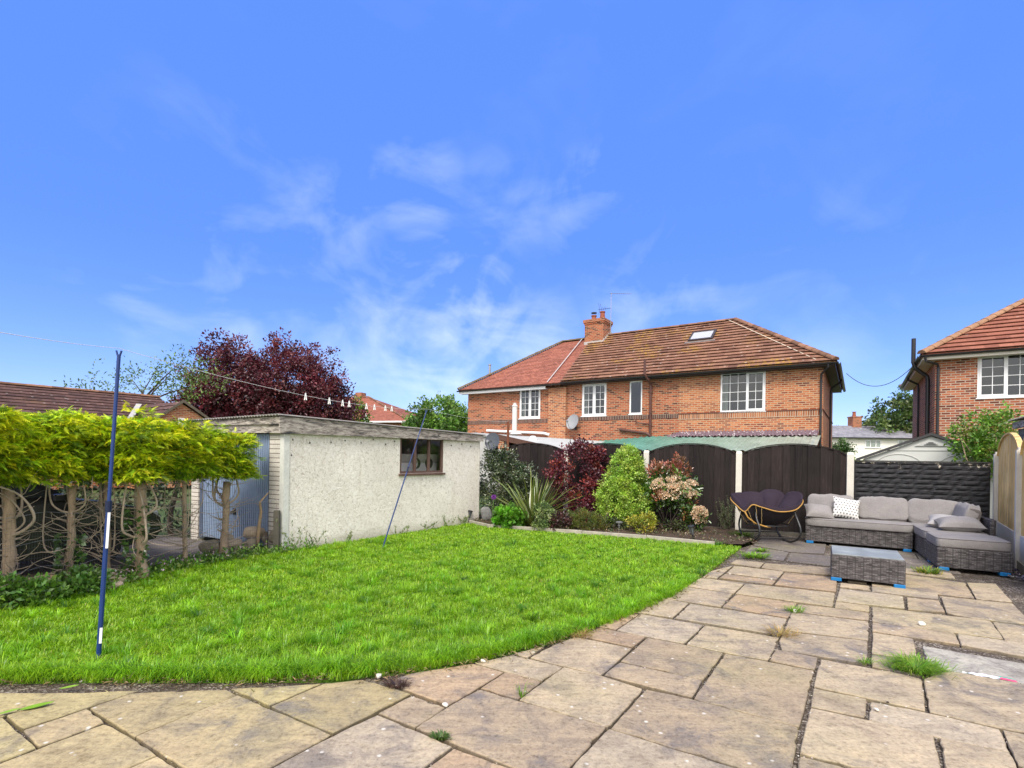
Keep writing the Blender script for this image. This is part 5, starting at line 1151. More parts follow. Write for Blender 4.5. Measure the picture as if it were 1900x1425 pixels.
while z_ < 1.57:
    hh_ = min(.096, 1.585-z_); x_ = random.uniform(-.2, 0)
    while x_ < Lw:
        ww = random.choice([.18,.24,.3,.36]); a, b = max(0, x_), min(Lw, x_+ww)
        if b-a > .03:
            nx_, nz_ = max(2, int((b-a)/.06)), 3; V = []; pr = random.uniform(.008, .02)
            for iz in range(nz_+1):
                for ix in range(nx_+1):
                    ed = ix in (0, nx_) or iz in (0, nz_); V.append((a+.004+(b-a-.008)*ix/nx_, .019 if ed else .02-pr-random.uniform(0,.012), z_+.003+(hh_-.006)*iz/nz_))
            w.add(V, [(iz*(nx_+1)+ix, iz*(nx_+1)+ix+1, (iz+1)*(nx_+1)+ix+1, (iz+1)*(nx_+1)+ix) for iz in range(nz_) for ix in range(nx_)])
        x_ += ww
    z_ += .096
w.build('stone_face', m, Wl, fix=False)
w = MB(); w.box(-.005,Lw+.005,-.005,.1,1.587,1.61); w.build('coping', plain('worn_coping', (.05,.048,.046), .9, .5, 12, .4), Wl)
# new timber fence on the right
m, nt, out = newmat('new_pine'); co = objco(nt); mp = nd(nt, 'ShaderNodeMapping'); mp.inputs['Scale'].default_value = (10, 10, .7); nt.links.new(co, mp.inputs[0])
n0 = noise(nt, mp.outputs[0], 2.5, 6, .65, .6); n1 = noise(nt, co, 2.2, 3); c = ramp(nt, n0, [(.3, (.56,.36,.13)), (.5, (.70,.49,.21)), (.7, (.78,.60,.30))]); c = mixc(nt, 1, c, ramp(nt, n1, [(.35, (.8,.8,.75)), (.65, (1.1,1.1,1.1))]), 'MULTIPLY'); gi = nd(nt, 'ShaderNodeNewGeometry'); c = mixc(nt, 1, c, ramp(nt, gi.outputs['Random Per Island'], [(0,(.85,.82,.78)),(1,(1.15,1.15,1.15))]), 'MULTIPLY'); finish(nt, out, c, .75, n0, .4, .005)
M_pine = m
RF0, RF1 = Vector((9.02,9.60,0)), Vector((7.69,7.81,0)); dv = (RF1-RF0); Lr = dv.length
Fr = empty('timber_fence', tuple(RF0), 'new honey coloured timber panel fence with concrete posts at the right edge', 'fence', math.atan2(dv.y, dv.x))
for x_, h_ in ((0, 1.80), (Lr, 1.84), (2*Lr, 1.84)):
    w = MB(); w.box(x_-.055,x_+.055,-.06,.06,-.1,h_-.04); w.box(x_-.045,x_+.045,-.04,.04,h_-.04,h_); w.build('post', m_post, Fr)
for q in (0, 1):
    x0, x1 = q*Lr+.06, (q+1)*Lr-.06; L = x1-x0; n = 15
    arch = lambda x: 1.72 + .36*max(0, 1-(2*(x-(x0+x1)/2)/L)**2)**.6
    w = MB()
    for k in range(n):
        p, r_ = x0+L*k/n, x0+L*(k+1)/n; yo = .008*(k % 2); w.extr([(p,yo,.52),(r_,yo+.004,.52),(r_,yo+.004,arch(r_)),((p+r_)/2,yo+.002,arch((p+r_)/2)),(p,yo,arch(p))], (0,.014,0))
    for z_ in (.6, 1.15, 1.66): w.box(x0,x1,.024,.06,z_,z_+.05)
    pn = w.build('fence_panel', M_pine, Fr)
    w = MB(); pts = [(x0+L*k/30, arch(x0+L*k/30)) for k in range(31)]
    for p, r_ in zip(pts, pts[1:]): w.extr([(p[0],-.025,p[1]),(r_[0],-.025,r_[1]),(r_[0],-.025,r_[1]+.028),(p[0],-.025,p[1]+.028)], (0,.07,0))
    w.build('capping', M_pine, pn)
    w = MB(); w.box(x0,x1,-.015,.035,.14,.515); w.build('gravel_board', m_post, Fr)
    w = MB(); w.box(x0,x1,-.04,.06,-.1,.135); w.build('plinth', plain('dirty_plinth', (.30,.27,.2), .95, .35, 6, .4), Fr)
# ------------------------------------------------------------------ trees and shrubs
def tree(name, loc, label, cat, trunk, blobs, nclump, per, cr, size, aspect, pal, w=None, group=None, mat=None, shell=.5, bumps=.22, barkm=None, up=.2, extra_limbs=6, zmin=None):
    t = empty(name, loc, label, cat, 0, group)
    tb = MB(); h_, r_ = trunk
    pts = [(0,0,-.1), (random.uniform(-.05,.05)*h_, random.uniform(-.05,.05)*h_, h_*.5), (random.uniform(-.06,.06)*h_, 0, h_)]
    tb.tube(pts, [r_, r_*.8, r_*.5], 8)
    for k in range(extra_limbs):
        b = random.choice(blobs); c = Vector(b[0]); a = Vector(pts[1]).lerp(Vector(pts[2]), random.random())
        e = c + Vector((random.uniform(-.6,.6)*b[1][0], random.uniform(-.6,.6)*b[1][1], random.uniform(-.2,.7)*b[1][2])); mid = a.lerp(e, .5) + Vector((random.uniform(-.1,.1)*h_, random.uniform(-.1,.1)*h_, 0))
        tb.tube([a, mid, e], [r_*.45, r_*.28, r_*.08], 6)
    tb.build('trunk', barkm or M_darkbark, t, smooth=True)
    P, O, idx = cloud(blobs, nclump, per, cr, shell, bumps, zmin)
    leaves('crown', P, O, size*(.6 + .8*RNG.random(len(P))), aspect, clumped(pal, idx, w), mat or M_leaf, t, up=up)
    return t
tree('copper_beech', (-16.2, 33, 0), 'large copper beech with dark purple foliage behind the garage', 'tree', (4.5,.3),
     [((-1.9,0,5.7),(2.5,2.2,3.0)),((2.0,0,5.6),(3.1,2.5,3.15)),((4.0,.3,4.6),(2.0,2,2.2)),((-3.6,0,4.3),(1.7,1.7,1.7)),((0,-.3,4.3),(4.0,2.2,1.9))], 2100, 30, .42, .17, .6,
     [(.125,.020,.032),(.165,.028,.040),(.085,.015,.026),(.22,.05,.055),(.06,.012,.02)], [3,3,3,1.3,2], shell=.42)
tree('leafy_tree', (-20.8, 29, 0), 'thin airy green tree behind the bungalow roof', 'tree', (4.6,.14),
     [((0,0,5.2),(3.6,1.5,1.1)),((1.8,0,6.2),(1.9,1.2,1.0)),((3.2,0,5.4),(1.4,1,1.4)),((-2.6,0,4.9),(1.8,1,.5))], 200, 10, .5, .17, .42, [(.12,.22,.035),(.17,.28,.05),(.09,.16,.03)], shell=.2, extra_limbs=6)
tree('broadleaf_tree', (-5.5, 40, 0), 'round bright green tree between the distant red roof and the brick pair', 'tree', (2.8,.2),
     [((0,0,4.2),(2.3,2,1.95)),((-1.4,0,3.4),(1.5,1.4,1.4)),((1.5,0,3.6),(1.4,1.4,1.6))], 520, 26, .38, .22, .6, [(.11,.24,.025),(.16,.31,.035),(.075,.17,.02),(.2,.34,.06)])
tree('broadleaf_tree', (-11.2, 37, 0), 'small yellow green bush beside the copper beech', 'tree', (2.5,.12), [((0,0,4.1),(.75,.8,1.3)),((.3,0,2.9),(1,1,1))], 130, 22, .3, .2, .6, [(.18,.30,.03),(.25,.36,.04),(.1,.2,.02)])
tree('oak_tree', (43.8, 55.5, 0), 'dark green tree behind the slate roofed cottage', 'tree', (4,.4), [((0,3,6.3),(2.6,2.5,2.9)),((-2.4,3,5.2),(2.0,2,1.6)),((2.2,3,6.0),(2.5,2,3.2))], 420, 22, .5, .33, .6, [(.07,.13,.025),(.1,.18,.03),(.14,.2,.05),(.05,.09,.02)])
for k, (x, d, h_, lab) in enumerate(((45.5, 75, 5.9, 'low rounded tree on the skyline left of the cottage chimney'), (50.0, 76, 6.3, 'low dark tree on the skyline right of the cottage chimney'), (54.5, 77, 6.8, 'skyline tree touching the taller dark green tree'))):
    tree('oak_tree', (x, d, 0), lab, 'tree', (3,.3), [((0,0,h_-1.6),(3.0,2.5,1.6)),((1.8,0,h_-2.2),(2.5,2,1.5))], 160, 18, .6, .45, .65, [(.09,.15,.03),(.13,.19,.045)], group='trees on the skyline')
tree('yew_bush', (30.2, 47.5, 0), 'dark clipped conical bush in front of the white cottage', 'bush', (1,.1), [((0,0,1.6),(1.0,1,1.7))], 180, 22, .3, .2, .5, [(.05,.11,.02),(.07,.14,.025)], extra_limbs=2)
tree('garden_bush', (28.0, 46.0, 0), 'yellow green bush right of the brick house corner', 'bush', (1,.1), [((0,0,1.3),(1.2,1,1.2)),((2.6,0,.9),(1.5,1,.9)),((-1,0,1.5),(1,1,1.3))], 260, 22, .3, .2, .6, [(.2,.34,.03),(.28,.4,.04),(.12,.24,.02)], extra_limbs=3)
tree('flowering_shrub', (10.6, 11.7, 0), 'tall light green shrub with orange tips over the black stone wall', 'shrub', (1.6,.05),
     [((.15,0,1.75),(.62,.5,.55)),((.30,0,2.4),(.42,.4,.5)),((-.05,0,2.05),(.45,.4,.45)),((-.45,0,2.25),(.18,.2,.35)),((.62,0,2.3),(.35,.3,.5))], 210, 26, .15, .075, .55, [(.12,.26,.02),(.19,.35,.035),(.08,.17,.015),(.30,.36,.04),(.38,.22,.05)], [4,4,2,1.2,.7], shell=.25, extra_limbs=16, barkm=M_bark)

# the row of cut conifers on the left
M_conif = leaf_mat('conifer_spray', .18, .5, .03)
def spray_mesh(name, P, O, L, cols, parent):
    """feathery flat conifer sprays: a midrib with narrow leaflets"""
    n = len(P); ax = unit(unit(O)*np.array([1,1,.55]) + RNG.normal(0,.38,(n,3))); sd = unit(np.cross(ax, RNG.normal(0,.45,(n,3)) + np.array([0,0,1.]))); up = np.cross(sd, ax)
    k = 6; Vs = []; 
    for i in range(k):
        f = i/(k-1)
        for s in (-1, 1):
            b = P + ax*(L*(.08+.80*f))[:, None] - up*(L*.10*f*f)[:, None]
            l = L*(.42*(1-.75*f))
            t = b + (ax*.72 + sd*s*.75 - up*.12*RNG.random((n,1)))*l[:, None]
            wv = ax*(L*.06)[:, None]
            Vs += [b - wv, b + wv, t]
    tip = [P + ax*(L*.8)[:, None] - sd*(L*.03)[:, None] - up*(L*.1)[:, None], P + ax*(L*.8)[:, None] + sd*(L*.03)[:, None] - up*(L*.1)[:, None], P + ax*(L*1.12)[:, None] - up*(L*.24)[:, None]]
    Vs += tip; m_ = len(Vs); V = np.stack(Vs, 1).reshape(-1, 3); F = np.arange(len(V)).reshape(-1, 3)
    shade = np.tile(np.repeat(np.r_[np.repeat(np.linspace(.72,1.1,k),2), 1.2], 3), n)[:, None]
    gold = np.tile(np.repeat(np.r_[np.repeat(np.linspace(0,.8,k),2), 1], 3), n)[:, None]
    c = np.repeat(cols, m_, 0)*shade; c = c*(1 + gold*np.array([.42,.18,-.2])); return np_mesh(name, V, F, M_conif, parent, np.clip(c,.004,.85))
def smooth(P, n):
    o_ = []
    for i in range(len(P)-1):
        a, b, c, d = P[max(0,i-1)], P[i], P[i+1], P[min(len(P)-1,i+2)]
        for q in range(n): t_ = q/n; o_.append(.5*((2*b)+(c-a)*t_+(2*a-5*b+4*c-d)*t_*t_+(3*b-a-3*c+d)*t_**3))
    return o_ + [P[-1]]
HED = [  # trunk x, y, height, radius, label, crown blobs (dx, dy, z, rx, ry, rz), with a cut top or not
 (-5.30,4.62,1.25,.085,'nearest cut conifer, its thick sawn trunk at the left edge', [(-.15,.1,1.60,.62,.62,.34)], True),
 (-5.24,5.42,1.20,.085,'cut conifer with a pale broken stump limb at the left edge', [(-.25,.05,1.58,.62,.62,.36),(-.2,-.45,1.42,.4,.4,.25)], True),
 (-5.07,5.95,1.22,.062,'cut conifer with ivy on its reddish sawn trunk, left of the blue prop', [(-.2,.1,1.60,.6,.58,.36),(-.1,-.1,1.94,.22,.22,.14)], True),
 (-4.98,6.40,1.22,.058,'slim straight cut conifer trunk just behind the blue prop', [(-.25,.1,1.56,.6,.5,.36)], True),
 (-4.60,6.45,1.23,.095,'thickest cut conifer, flat sawn top right of the blue prop', [(-.32,.35,1.60,.55,.5,.36),(-.15,-.1,1.56,.4,.35,.26),(-.2,.3,1.93,.18,.18,.2)], True),
 (-4.53,7.20,1.25,.045,'slender conifer with forked bare upper stems', [(-.12,.05,1.56,.52,.58,.36),(.0,-.1,1.42,.34,.3,.24)], False),
 (-4.42,7.98,1.18,.085,'gnarled conifer trunk in front of the blue garage door', [(-.06,-.15,1.55,.52,.56,.36),(.12,-.1,1.36,.34,.32,.2),(.15,.05,1.74,.25,.25,.14)], False)]
for (x, y, h_, r_, lab, bl, cut) in HED:
    t = empty('conifer_tree', (x, y, 0), lab, 'tree', 0, 'row of cut conifers along the drive')
    r_ *= .68; tb = MB(); lean = Vector((random.uniform(-.03,.03), random.uniform(-.02,.02), 0)); n = 9; pts = []; rr = []
    for k in range(n+1):
        f = k/n; pts.append(Vector((0,0,-.05)) + Vector((0,0,1))*(h_*f) + lean*f + Vector((random.gauss(0,.006), random.gauss(0,.006), 0))); rr.append(r_*(1.45 if k == 0 else (1.15 if k == 1 else 1-.18*f))*random.uniform(.86,1.14))
    tb.tube(pts, rr, 11)
    tr = tb.build('trunk', M_bark, t, smooth=True)
    if cut:
        g = MB(); g.lathe([(0,0),(rr[-1]*.92,0),(rr[-1]*.9,.006),(0,.008)], 11, tuple(pts[-1])); g.build('sawn_top', plain('sawn_wood', (.46,.33,.2), .9, .2, 20, .2), tr)
    lb = MB()
    for k in range(4 if cut else 5):      # curved living limbs up into the crown
        a = random.uniform(0, 6.28); p0 = pts[0].lerp(pts[-1], random.uniform(.25,.8)); b = random.choice(bl); e = Vector((b[0], b[1], b[2])) + Vector((random.uniform(-.6,.6)*b[3], random.uniform(-.6,.6)*b[4], 0))
        o_ = Vector((math.cos(a), math.sin(a), .55))*random.uniform(.10,.24); q1 = p0 + o_; q2 = Vector((q1.x*.8+e.x*.2, q1.y*.8+e.y*.2, (q1.z+e.z)/2)); r0 = r_*random.uniform(.25,.42)
        r0 *= .85; P_ = smooth([p0, p0.lerp(q1,.55)-Vector((0,0,.025)), q1+Vector((0,0,.06)), q2, q2.lerp(e,.5)+Vector((random.gauss(0,.03),random.gauss(0,.03),0)), e], 5); lb.tube(P_, [r0*(1-.8*i/(len(P_)-1))*random.uniform(.9,1.1) for i in range(len(P_))], 7)
    for k in range(44):                   # dead bare twigs
        a = random.uniform(0, 6.28); p0 = pts[0].lerp(pts[-1], random.uniform(.12,.98)); limb(lb, p0, (math.cos(a), math.sin(a), random.uniform(-.2,.5)), random.uniform(.2,.7), random.uniform(.004,.009), .0015, .28, 6, 4)
    for k in range(5):                    # short snags
        a = random.uniform(0, 6.28); p0 = pts[0].lerp(pts[-1], random.uniform(.3,.98)); limb(lb, p0, (math.cos(a), math.sin(a), random.uniform(0,.6)), random.uniform(.06,.14), r_*.28, r_*.16, .1, 3, 6)
    lb.build('bare_branch', M_twig, t, smooth=True)
    # the crowns were clipped into one level band: clumps fill a flat-topped block
    nb = 360; q_ = RNG.uniform(-1, 1, (nb, 3)); q_[:, 2] = 1 - 2*RNG.random(nb)**.75; q_[:, 0] = np.sign(q_[:, 0])*np.abs(q_[:, 0])**.6; cz = (1.58 if y < 7.5 else 1.50); hw_ = .46 if y < 7.5 else .30
    Pc = np.stack([-.16 + q_[:, 0]*.46, q_[:, 1]*hw_, cz + q_[:, 2]*.29], 1); gx, gy = x + Pc[:, 0], y + Pc[:, 1]
    Pc[:, 2] += .09*wob(gx*2.2, gy*2.2, 1, 3) + np.where(q_[:, 2] > .3, .12*wob(gx*6, gy*6, 1, 1) + .04, 0) + np.where(q_[:, 2] < -.3, .09*wob(gx*5, gy*5, 1, 7), 0)
    for b in bl[1:]: Pc = np.r_[Pc, np.array(b[:3]) + RNG.normal(0, .5, (16, 3))*np.array(b[3:])*.8]
    ns = 26; sx0, sy0 = RNG.uniform(-.55, .30, ns), RNG.uniform(-hw_, hw_, ns); Pc = np.r_[Pc, np.stack([sx0, sy0, cz + .27 + .14*RNG.random(ns)], 1)]
    q_ = np.r_[q_, np.zeros((len(Pc)-nb, 3))]
    Oc = unit(np.stack([q_[:, 0]*1.2, q_[:, 1]*.6, q_[:, 2]*.4], 1) + RNG.normal(0, .2, q_.shape)); nq = 24; d_ = RNG.normal(0, 1, (len(Pc)*nq, 3))*np.array([1,1,.30]); d_ = unit(d_)
    idx = np.repeat(np.arange(len(Pc)), nq); rr_ = RNG.random((len(idx), 1))**.5*.115; P = Pc[idx] + d_*rr_*np.array([1,1,.5]) + np.array([0,0,-1])*rr_**2*1.6; O = d_*1.0 + Oc[idx]*.8; O[:, 2] *= .25
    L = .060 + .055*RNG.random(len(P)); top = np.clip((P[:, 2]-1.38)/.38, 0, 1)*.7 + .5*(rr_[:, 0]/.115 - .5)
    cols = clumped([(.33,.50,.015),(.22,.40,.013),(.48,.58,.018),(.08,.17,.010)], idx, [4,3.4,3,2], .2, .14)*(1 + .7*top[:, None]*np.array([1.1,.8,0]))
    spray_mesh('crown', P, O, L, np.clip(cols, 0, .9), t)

def shrub(name, loc, label, blobs, nclump, per, cr, size, aspect, pal, w=None, mat=None, shell=.4, up=.4, jit=.9, stems=6, cat='shrub', group=None, zmin=.02, bumps=.2, stemmat=None, rs=.012, cj=.22):
    t = empty(name, loc, label, cat, 0, group); sb = MB()
    for k in range(stems):
        b = random.choice(blobs); c = Vector(b[0]); e = c + Vector((random.uniform(-.6,.6)*b[1][0], random.uniform(-.6,.6)*b[1][1], random.uniform(-.3,.8)*b[1][2])); s0 = Vector((random.uniform(-.08,.08), random.uniform(-.08,.08), 0))
        sb.tube([s0, s0.lerp(e,.5) + Vector((random.uniform(-.05,.05), random.uniform(-.05,.05), .05)), e], [rs, rs*.7, rs*.25], 6)
    if stems: sb.build('stem', stemmat or M_darkbark, t, smooth=True)
    P, O, idx = cloud(blobs, nclump, per, cr, shell, bumps, zmin)
    leaves('foliage', P, O, size*(.6 + .8*RNG.random(len(P))), aspect, clumped(pal, idx, w, cj), mat or M_leaf, t, up=up, jit=jit)
    return t
shrub('evergreen_shrub', (-.30, 12.75, 0), 'tall dusty grey green evergreen shrub against the garage end', [((-.1,0,.75),(.48,.45,.8)),((0,0,1.4),(.45,.4,.42)),((.5,.1,1.15),(.42,.35,.28)),((.35,0,.45),(.4,.35,.45)),((.72,.1,.85),(.22,.25,.22))], 430, 26, .13, .06, .5, [(.07,.105,.04),(.10,.14,.06),(.17,.20,.105),(.05,.075,.03),(.22,.24,.13)], [4,3,1.6,3,.7], M_leafg)
# phormium
t = empty('phormium', (.50, 11.6, 0), 'spiky flax plant with arching bronze green sword leaves', 'plant'); V = []; F = []; Cc_ = []
for k in range(104):
    a = random.uniform(0, 6.28); el = random.triangular(.35, 1.5, 1.1); L = random.uniform(.8, 1.55)*(1 if el > .7 else .85); w_ = random.uniform(.034,.06); dr = Vector((math.cos(a), math.sin(a), 0)); p = dr*.05 + Vector((random.gauss(0,.05), random.gauss(0,.05), 0)); th = el; sd = Vector((-math.sin(a), math.cos(a), 0)); n = 9
    c1 = random.choice([(.12,.18,.04),(.16,.22,.045),(.09,.13,.035),(.14,.11,.045),(.22,.26,.055)]); c2 = random.choice([(.19,.25,.05),(.22,.20,.05),(.13,.18,.04)]); twist = random.uniform(-.5,.5)
    for i in range(n):
        f = i/(n-1); wd = w_*(.7+.6*f if f < .4 else 1.0)*(1-f**3.5)*.5 + .001; s2 = (sd + Vector((0,0,twist*f))).normalized(); up_ = Vector((0,0,1)) if th < 1.3 else dr
        V += [p - s2*wd, p + Vector((0,0,-.3*wd)) - dr*.25*wd, p + s2*wd]; Cc_ += [c2, c1, c2]
        p = p + (dr*math.cos(th) + Vector((0,0,math.sin(th))))*(L/(n-1)); th -= random.uniform(.02,.09)*(1.2 if el < 1 else .6) + (.12*f if k % 3 == 0 else 0)
    b0 = k*n*3
    for i in range(n-1):
        for j in (0, 1): F.append((b0+i*3+j, b0+i*3+j+1, b0+(i+1)*3+j+1, b0+(i+1)*3+j))
np_mesh('blade', np.array([tuple(v) for v in V]), np.array(F), M_leafg, t, np.array(Cc_)); 
shrub('geranium_clump', (-.05, 11.42, 0), 'low mound of bright fresh green leaves below the flax plant', [((0,0,.20),(.34,.30,.26))], 120, 16, .07, .085, .95, [(.13,.34,.02),(.18,.42,.03),(.09,.24,.015)], None, M_leaf, .5, .7, .6, 4, 'plant')
shrub('variegated_shrub', (.66, 11.05, 0), 'small pale variegated shrub at the foot of the flax plant', [((0,0,.36),(.24,.22,.27)),((.02,0,.14),(.2,.2,.15))], 110, 24, .07, .038, .6, [(.16,.24,.06),(.26,.33,.12),(.10,.17,.04)], None, M_leaf)
shrub('smoke_bush', (1.5, 12.55, 0), 'dark purple red smoke bush spreading over a concrete fence post', [((-.36,-.1,1.22),(.32,.3,.36)),((.50,0,1.15),(.33,.35,.40)),((.12,0,1.72),(.46,.3,.26)),((.52,-.2,.72),(.36,.35,.36)),((-.12,0,.62),(.28,.3,.42)),((.55,.1,1.6),(.28,.25,.25)),((.25,-.3,.32),(.42,.3,.25))], 330, 26, .12, .055, .8, [(.13,.020,.036),(.20,.030,.036),(.085,.016,.034),(.32,.055,.040),(.38,.09,.05)], [4,3,3,1.3,.5], M_leaf, .3, .5)
shrub('pittosporum', (2.60, 11.8, 0), 'conical lime green small-leaved evergreen in the middle of the bed', [((0,0,.62),(.66,.6,.50)),((0,0,1.02),(.52,.48,.42)),((.02,0,1.38),(.36,.34,.34)),((.04,0,1.62),(.22,.22,.24)),((-.12,0,.32),(.5,.5,.26))], 900, 30, .085, .042, .62, [(.34,.52,.055),(.43,.60,.085),(.24,.40,.035),(.50,.62,.14)], [4,3,2,1.2], M_leaf, .68, bumps=.10)
Ph = shrub('photinia', (3.45, 11.35, 0), 'shrub with cream flower heads and coppery red young leaves', [((0,0,1.02),(.50,.42,.36)),((.05,0,.72),(.42,.38,.3)),((.46,-.25,.32),(.24,.22,.2)),((-.28,0,.85),(.25,.3,.3))], 190, 18, .12, .085, .45, [(.07,.16,.02),(.11,.22,.03),(.05,.11,.015),(.2,.10,.04)], [4,3,2,.7], M_leafg, .4, .4, .9, 9)
for b_, nc_ in (([((.05,0,1.32),(.50,.36,.16)),((.22,0,1.50),(.18,.16,.12)),((-.32,0,1.30),(.16,.2,.12))], 44),([((.5,-.1,.62),(.08,.08,.08))], 3),([((-.30,-.32,.78),(.07,.07,.10))], 4)):
  P, O, idx = cloud(b_, nc_, 16, .07, .3)
  leaves('young_leaf', P, O, .09*(.6+.8*RNG.random(len(P))), .36, clumped([(.30,.075,.045),(.36,.13,.075),(.25,.11,.05),(.42,.20,.13)], idx), M_leafg, Ph, up=1.1, jit=.45)
fh = None
for k in range(42):
    if k < 33: a = random.uniform(-2.6,.6); e = random.uniform(-.5,.75); c = Vector((.03 + .52*math.cos(a)*math.cos(e), .42*math.sin(a)*math.cos(e), .93 + .38*math.sin(e)))
    else: c = Vector((.46 + random.uniform(-.22,.24), -.40 + random.uniform(-.08,.06), .34 + random.uniform(-.10,.16)))
    if fh is None or k < 4:
        n = 150; d = RNG.normal(0,1,(n,3)); d[:,2] = np.abs(d[:,2])*.9; d = unit(d); fh = leaves('flower_head', d*np.array([.085,.085,.045])*(.7+.4*RNG.random((n,1))), d, .026, .9, pick([(.80,.60,.41),(.84,.68,.50),(.68,.45,.29),(.87,.75,.60)], n), M_leaf, Ph, up=.3); protos = [fh] if k == 0 else protos + [fh]; o = fh
    else: o = random.choice(protos).copy(); COL.objects.link(o); o.parent = Ph
    o.location = c; v = (c - Vector((.05,.1,.8))).normalized(); o.rotation_euler = (v*.6 + Vector((0,0,.6))).to_track_quat('Z','Y').to_euler(); s_ = random.uniform(.75,1.35); o.scale = (s_, s_, s_)
shrub('low_shrub', (1.55, 11.12, 0), 'low feathery yellow green heather like bush in front of the smoke bush', [((0,0,.22),(.42,.28,.24)),((.3,0,.16),(.3,.25,.18)),((-.32,0,.16),(.25,.22,.16))], 230, 26, .06, .045, .22, [(.13,.19,.03),(.20,.22,.035),(.09,.13,.025),(.24,.20,.05)], None, M_leaf, .4, 1.0, .5)
shrub('low_shrub', (1.02, 11.0, 0), 'low dark purple leaved shrub beside the pale variegated one', [((0,0,.2),(.24,.2,.22))], 90, 20, .07, .045, .6, [(.06,.02,.025),(.10,.03,.03),(.07,.06,.03)])
shrub('golden_spirea', (2.74, 10.78, 0), 'small golden yellow shrub under the conical evergreen', [((0,0,.22),(.26,.22,.2)),((.18,0,.3),(.12,.1,.14)),((-.2,0,.26),(.12,.1,.12))], 90, 22, .06, .042, .5, [(.42,.40,.03),(.52,.46,.04),(.30,.33,.03),(.2,.26,.03)], None, M_leaf, .3, .6)
shrub('shade_plant', (2.2, 11.3, 0), 'dark foliage low under the conical evergreen', [((0,0,.12),(.5,.3,.14)),((.9,.1,.12),(.5,.3,.16)),((1.5,-.2,.1),(.35,.25,.12))], 160, 18, .07, .06, .45, [(.05,.08,.02),(.08,.11,.025),(.07,.045,.03)], cat='plant')
# rosemary: upright wands
t = empty('rosemary', (4.72, 11.38, 0), 'upright grey green rosemary bush beside the rocking chair', 'shrub'); P = []; O = []; sb = MB()
for k in range(30):
    a = random.uniform(0, 6.28); e = Vector((math.cos(a)*random.uniform(.02,.26), math.sin(a)*random.uniform(.02,.2), random.uniform(.35,.82))); b = Vector((random.gauss(0,.07), random.gauss(0,.05), 0)); q = b.lerp(e,.5)*1.0 + Vector((e.x*.25, e.y*.25, -.04)); sb.tube([b, q, e], [.007,.005,.002], 5)
    for i in range(70): f = random.uniform(.2,1); p = (b.lerp(q, f*2) if f < .5 else q.lerp(e, f*2-1)); an = random.uniform(0,6.28); P.append(tuple(p)); O.append((math.cos(an), math.sin(an), .8))
sb.build('stem', M_darkbark, t); leaves('foliage', np.array(P), np.array(O), .038, .16, pick([(.11,.16,.065),(.16,.21,.09),(.22,.27,.13),(.08,.12,.05)], len(P)), M_leaf, t, up=.2, jit=.3)
# allium
t = empty('allium', (-.42, 11.45, 0), 'single round purple allium flower on a thin stem left of the flax', 'flower'); sb = MB(); sb.tube([(0,0,0),(.01,.01,.35),(.03,0,.64)], .006, 6); sb.build('stem', plain('green_stem', (.12,.22,.04), .7), t)
d = unit(RNG.normal(0,1,(500,3))); leaves('flower_head', d*.03 + np.array([.03,0,.67]), d, .03, .5, pick([(.36,.09,.52),(.46,.15,.62),(.28,.06,.42)], 500), M_leaf, t, up=0, jit=.2)

# weeds and ivy on the left border
BL = [(-5.25,5.0),(-5.0,5.6),(-4.78,6.15),(-4.6,6.85),(-4.3,7.5),(-3.85,8.1),(-3.45,8.45)]
P = []; H_ = []
for k in range(420):
    i = random.randrange(len(BL)-1); f = random.random(); x = BL[i][0]*(1-f)+BL[i+1][0]*f + random.gauss(.03,.11); y = BL[i][1]*(1-f)+BL[i+1][1]*f + random.gauss(0,.08); h_ = random.uniform(.04,.16)
    if y > 7.7 and random.random() < .6: continue
    for q in range(13): P.append((x+random.gauss(0,.06), y+random.gauss(0,.06), random.uniform(.01,h_)))
P = np.array(P); tag(leaves('border_weeds', P, RNG.normal(0,.4,P.shape)+np.array([0,0,.6]), .04*(.5+RNG.random(len(P))), .6, clumped([(.12,.27,.025),(.08,.19,.02),(.17,.33,.03),(.2,.3,.05)], np.arange(len(P))//13), M_leaf, up=.5), 'leafy weeds along the foot of the cut conifers', 'weeds', kind='stuff')
shrub('nettle_clump', (-4.98, 5.16, 0), 'clump of broad green nettles at the left edge of the lawn', [((-.1,0,.13),(.28,.22,.17)),((.15,.15,.10),(.2,.2,.14))], 150, 15, .07, .055, .6, [(.13,.28,.03),(.18,.36,.04),(.09,.20,.02)], None, M_leaf, .3, .5, .7, 8, 'plant')
shrub('nettle_clump', (-4.68, 5.72, 0), 'smaller clump of weeds with pinkish flowers below the ivy clad trunk', [((0,0,.11),(.24,.2,.15))], 90, 13, .07, .05, .6, [(.11,.25,.03),(.15,.3,.04),(.08,.18,.02)], None, M_leaf, .3, .5, .7, 5, 'plant')
for (x, y, h_, lab) in ((-5.0,5.88,.62,'ivy climbing the reddish cut trunk left of the blue prop'), (-4.66,6.42,.9,'ivy climbing the thickest cut conifer trunk')):
    n = 260; a = RNG.random(n)*6.28; z_ = RNG.random(n)*h_; P = np.stack([x+np.cos(a)*.1, y+np.sin(a)*.1, z_], 1); t = tag(leaves('ivy', P, np.stack([np.cos(a), np.sin(a), np.zeros(n)], 1), .06, .9, pick([(.05,.12,.02),(.08,.17,.03),(.11,.2,.04)], n), M_leafg, up=-.2, jit=.5), lab, 'ivy')
n = 90; i = RNG.integers(0,5,n); f = RNG.random(n); B_ = np.array(BL); x = B_[i]*(1-f)[:,None] + B_[i+1]*f[:,None] + RNG.normal(.05,.12,(n,2)); P = np.c_[x, .09+.06*RNG.random(n)]
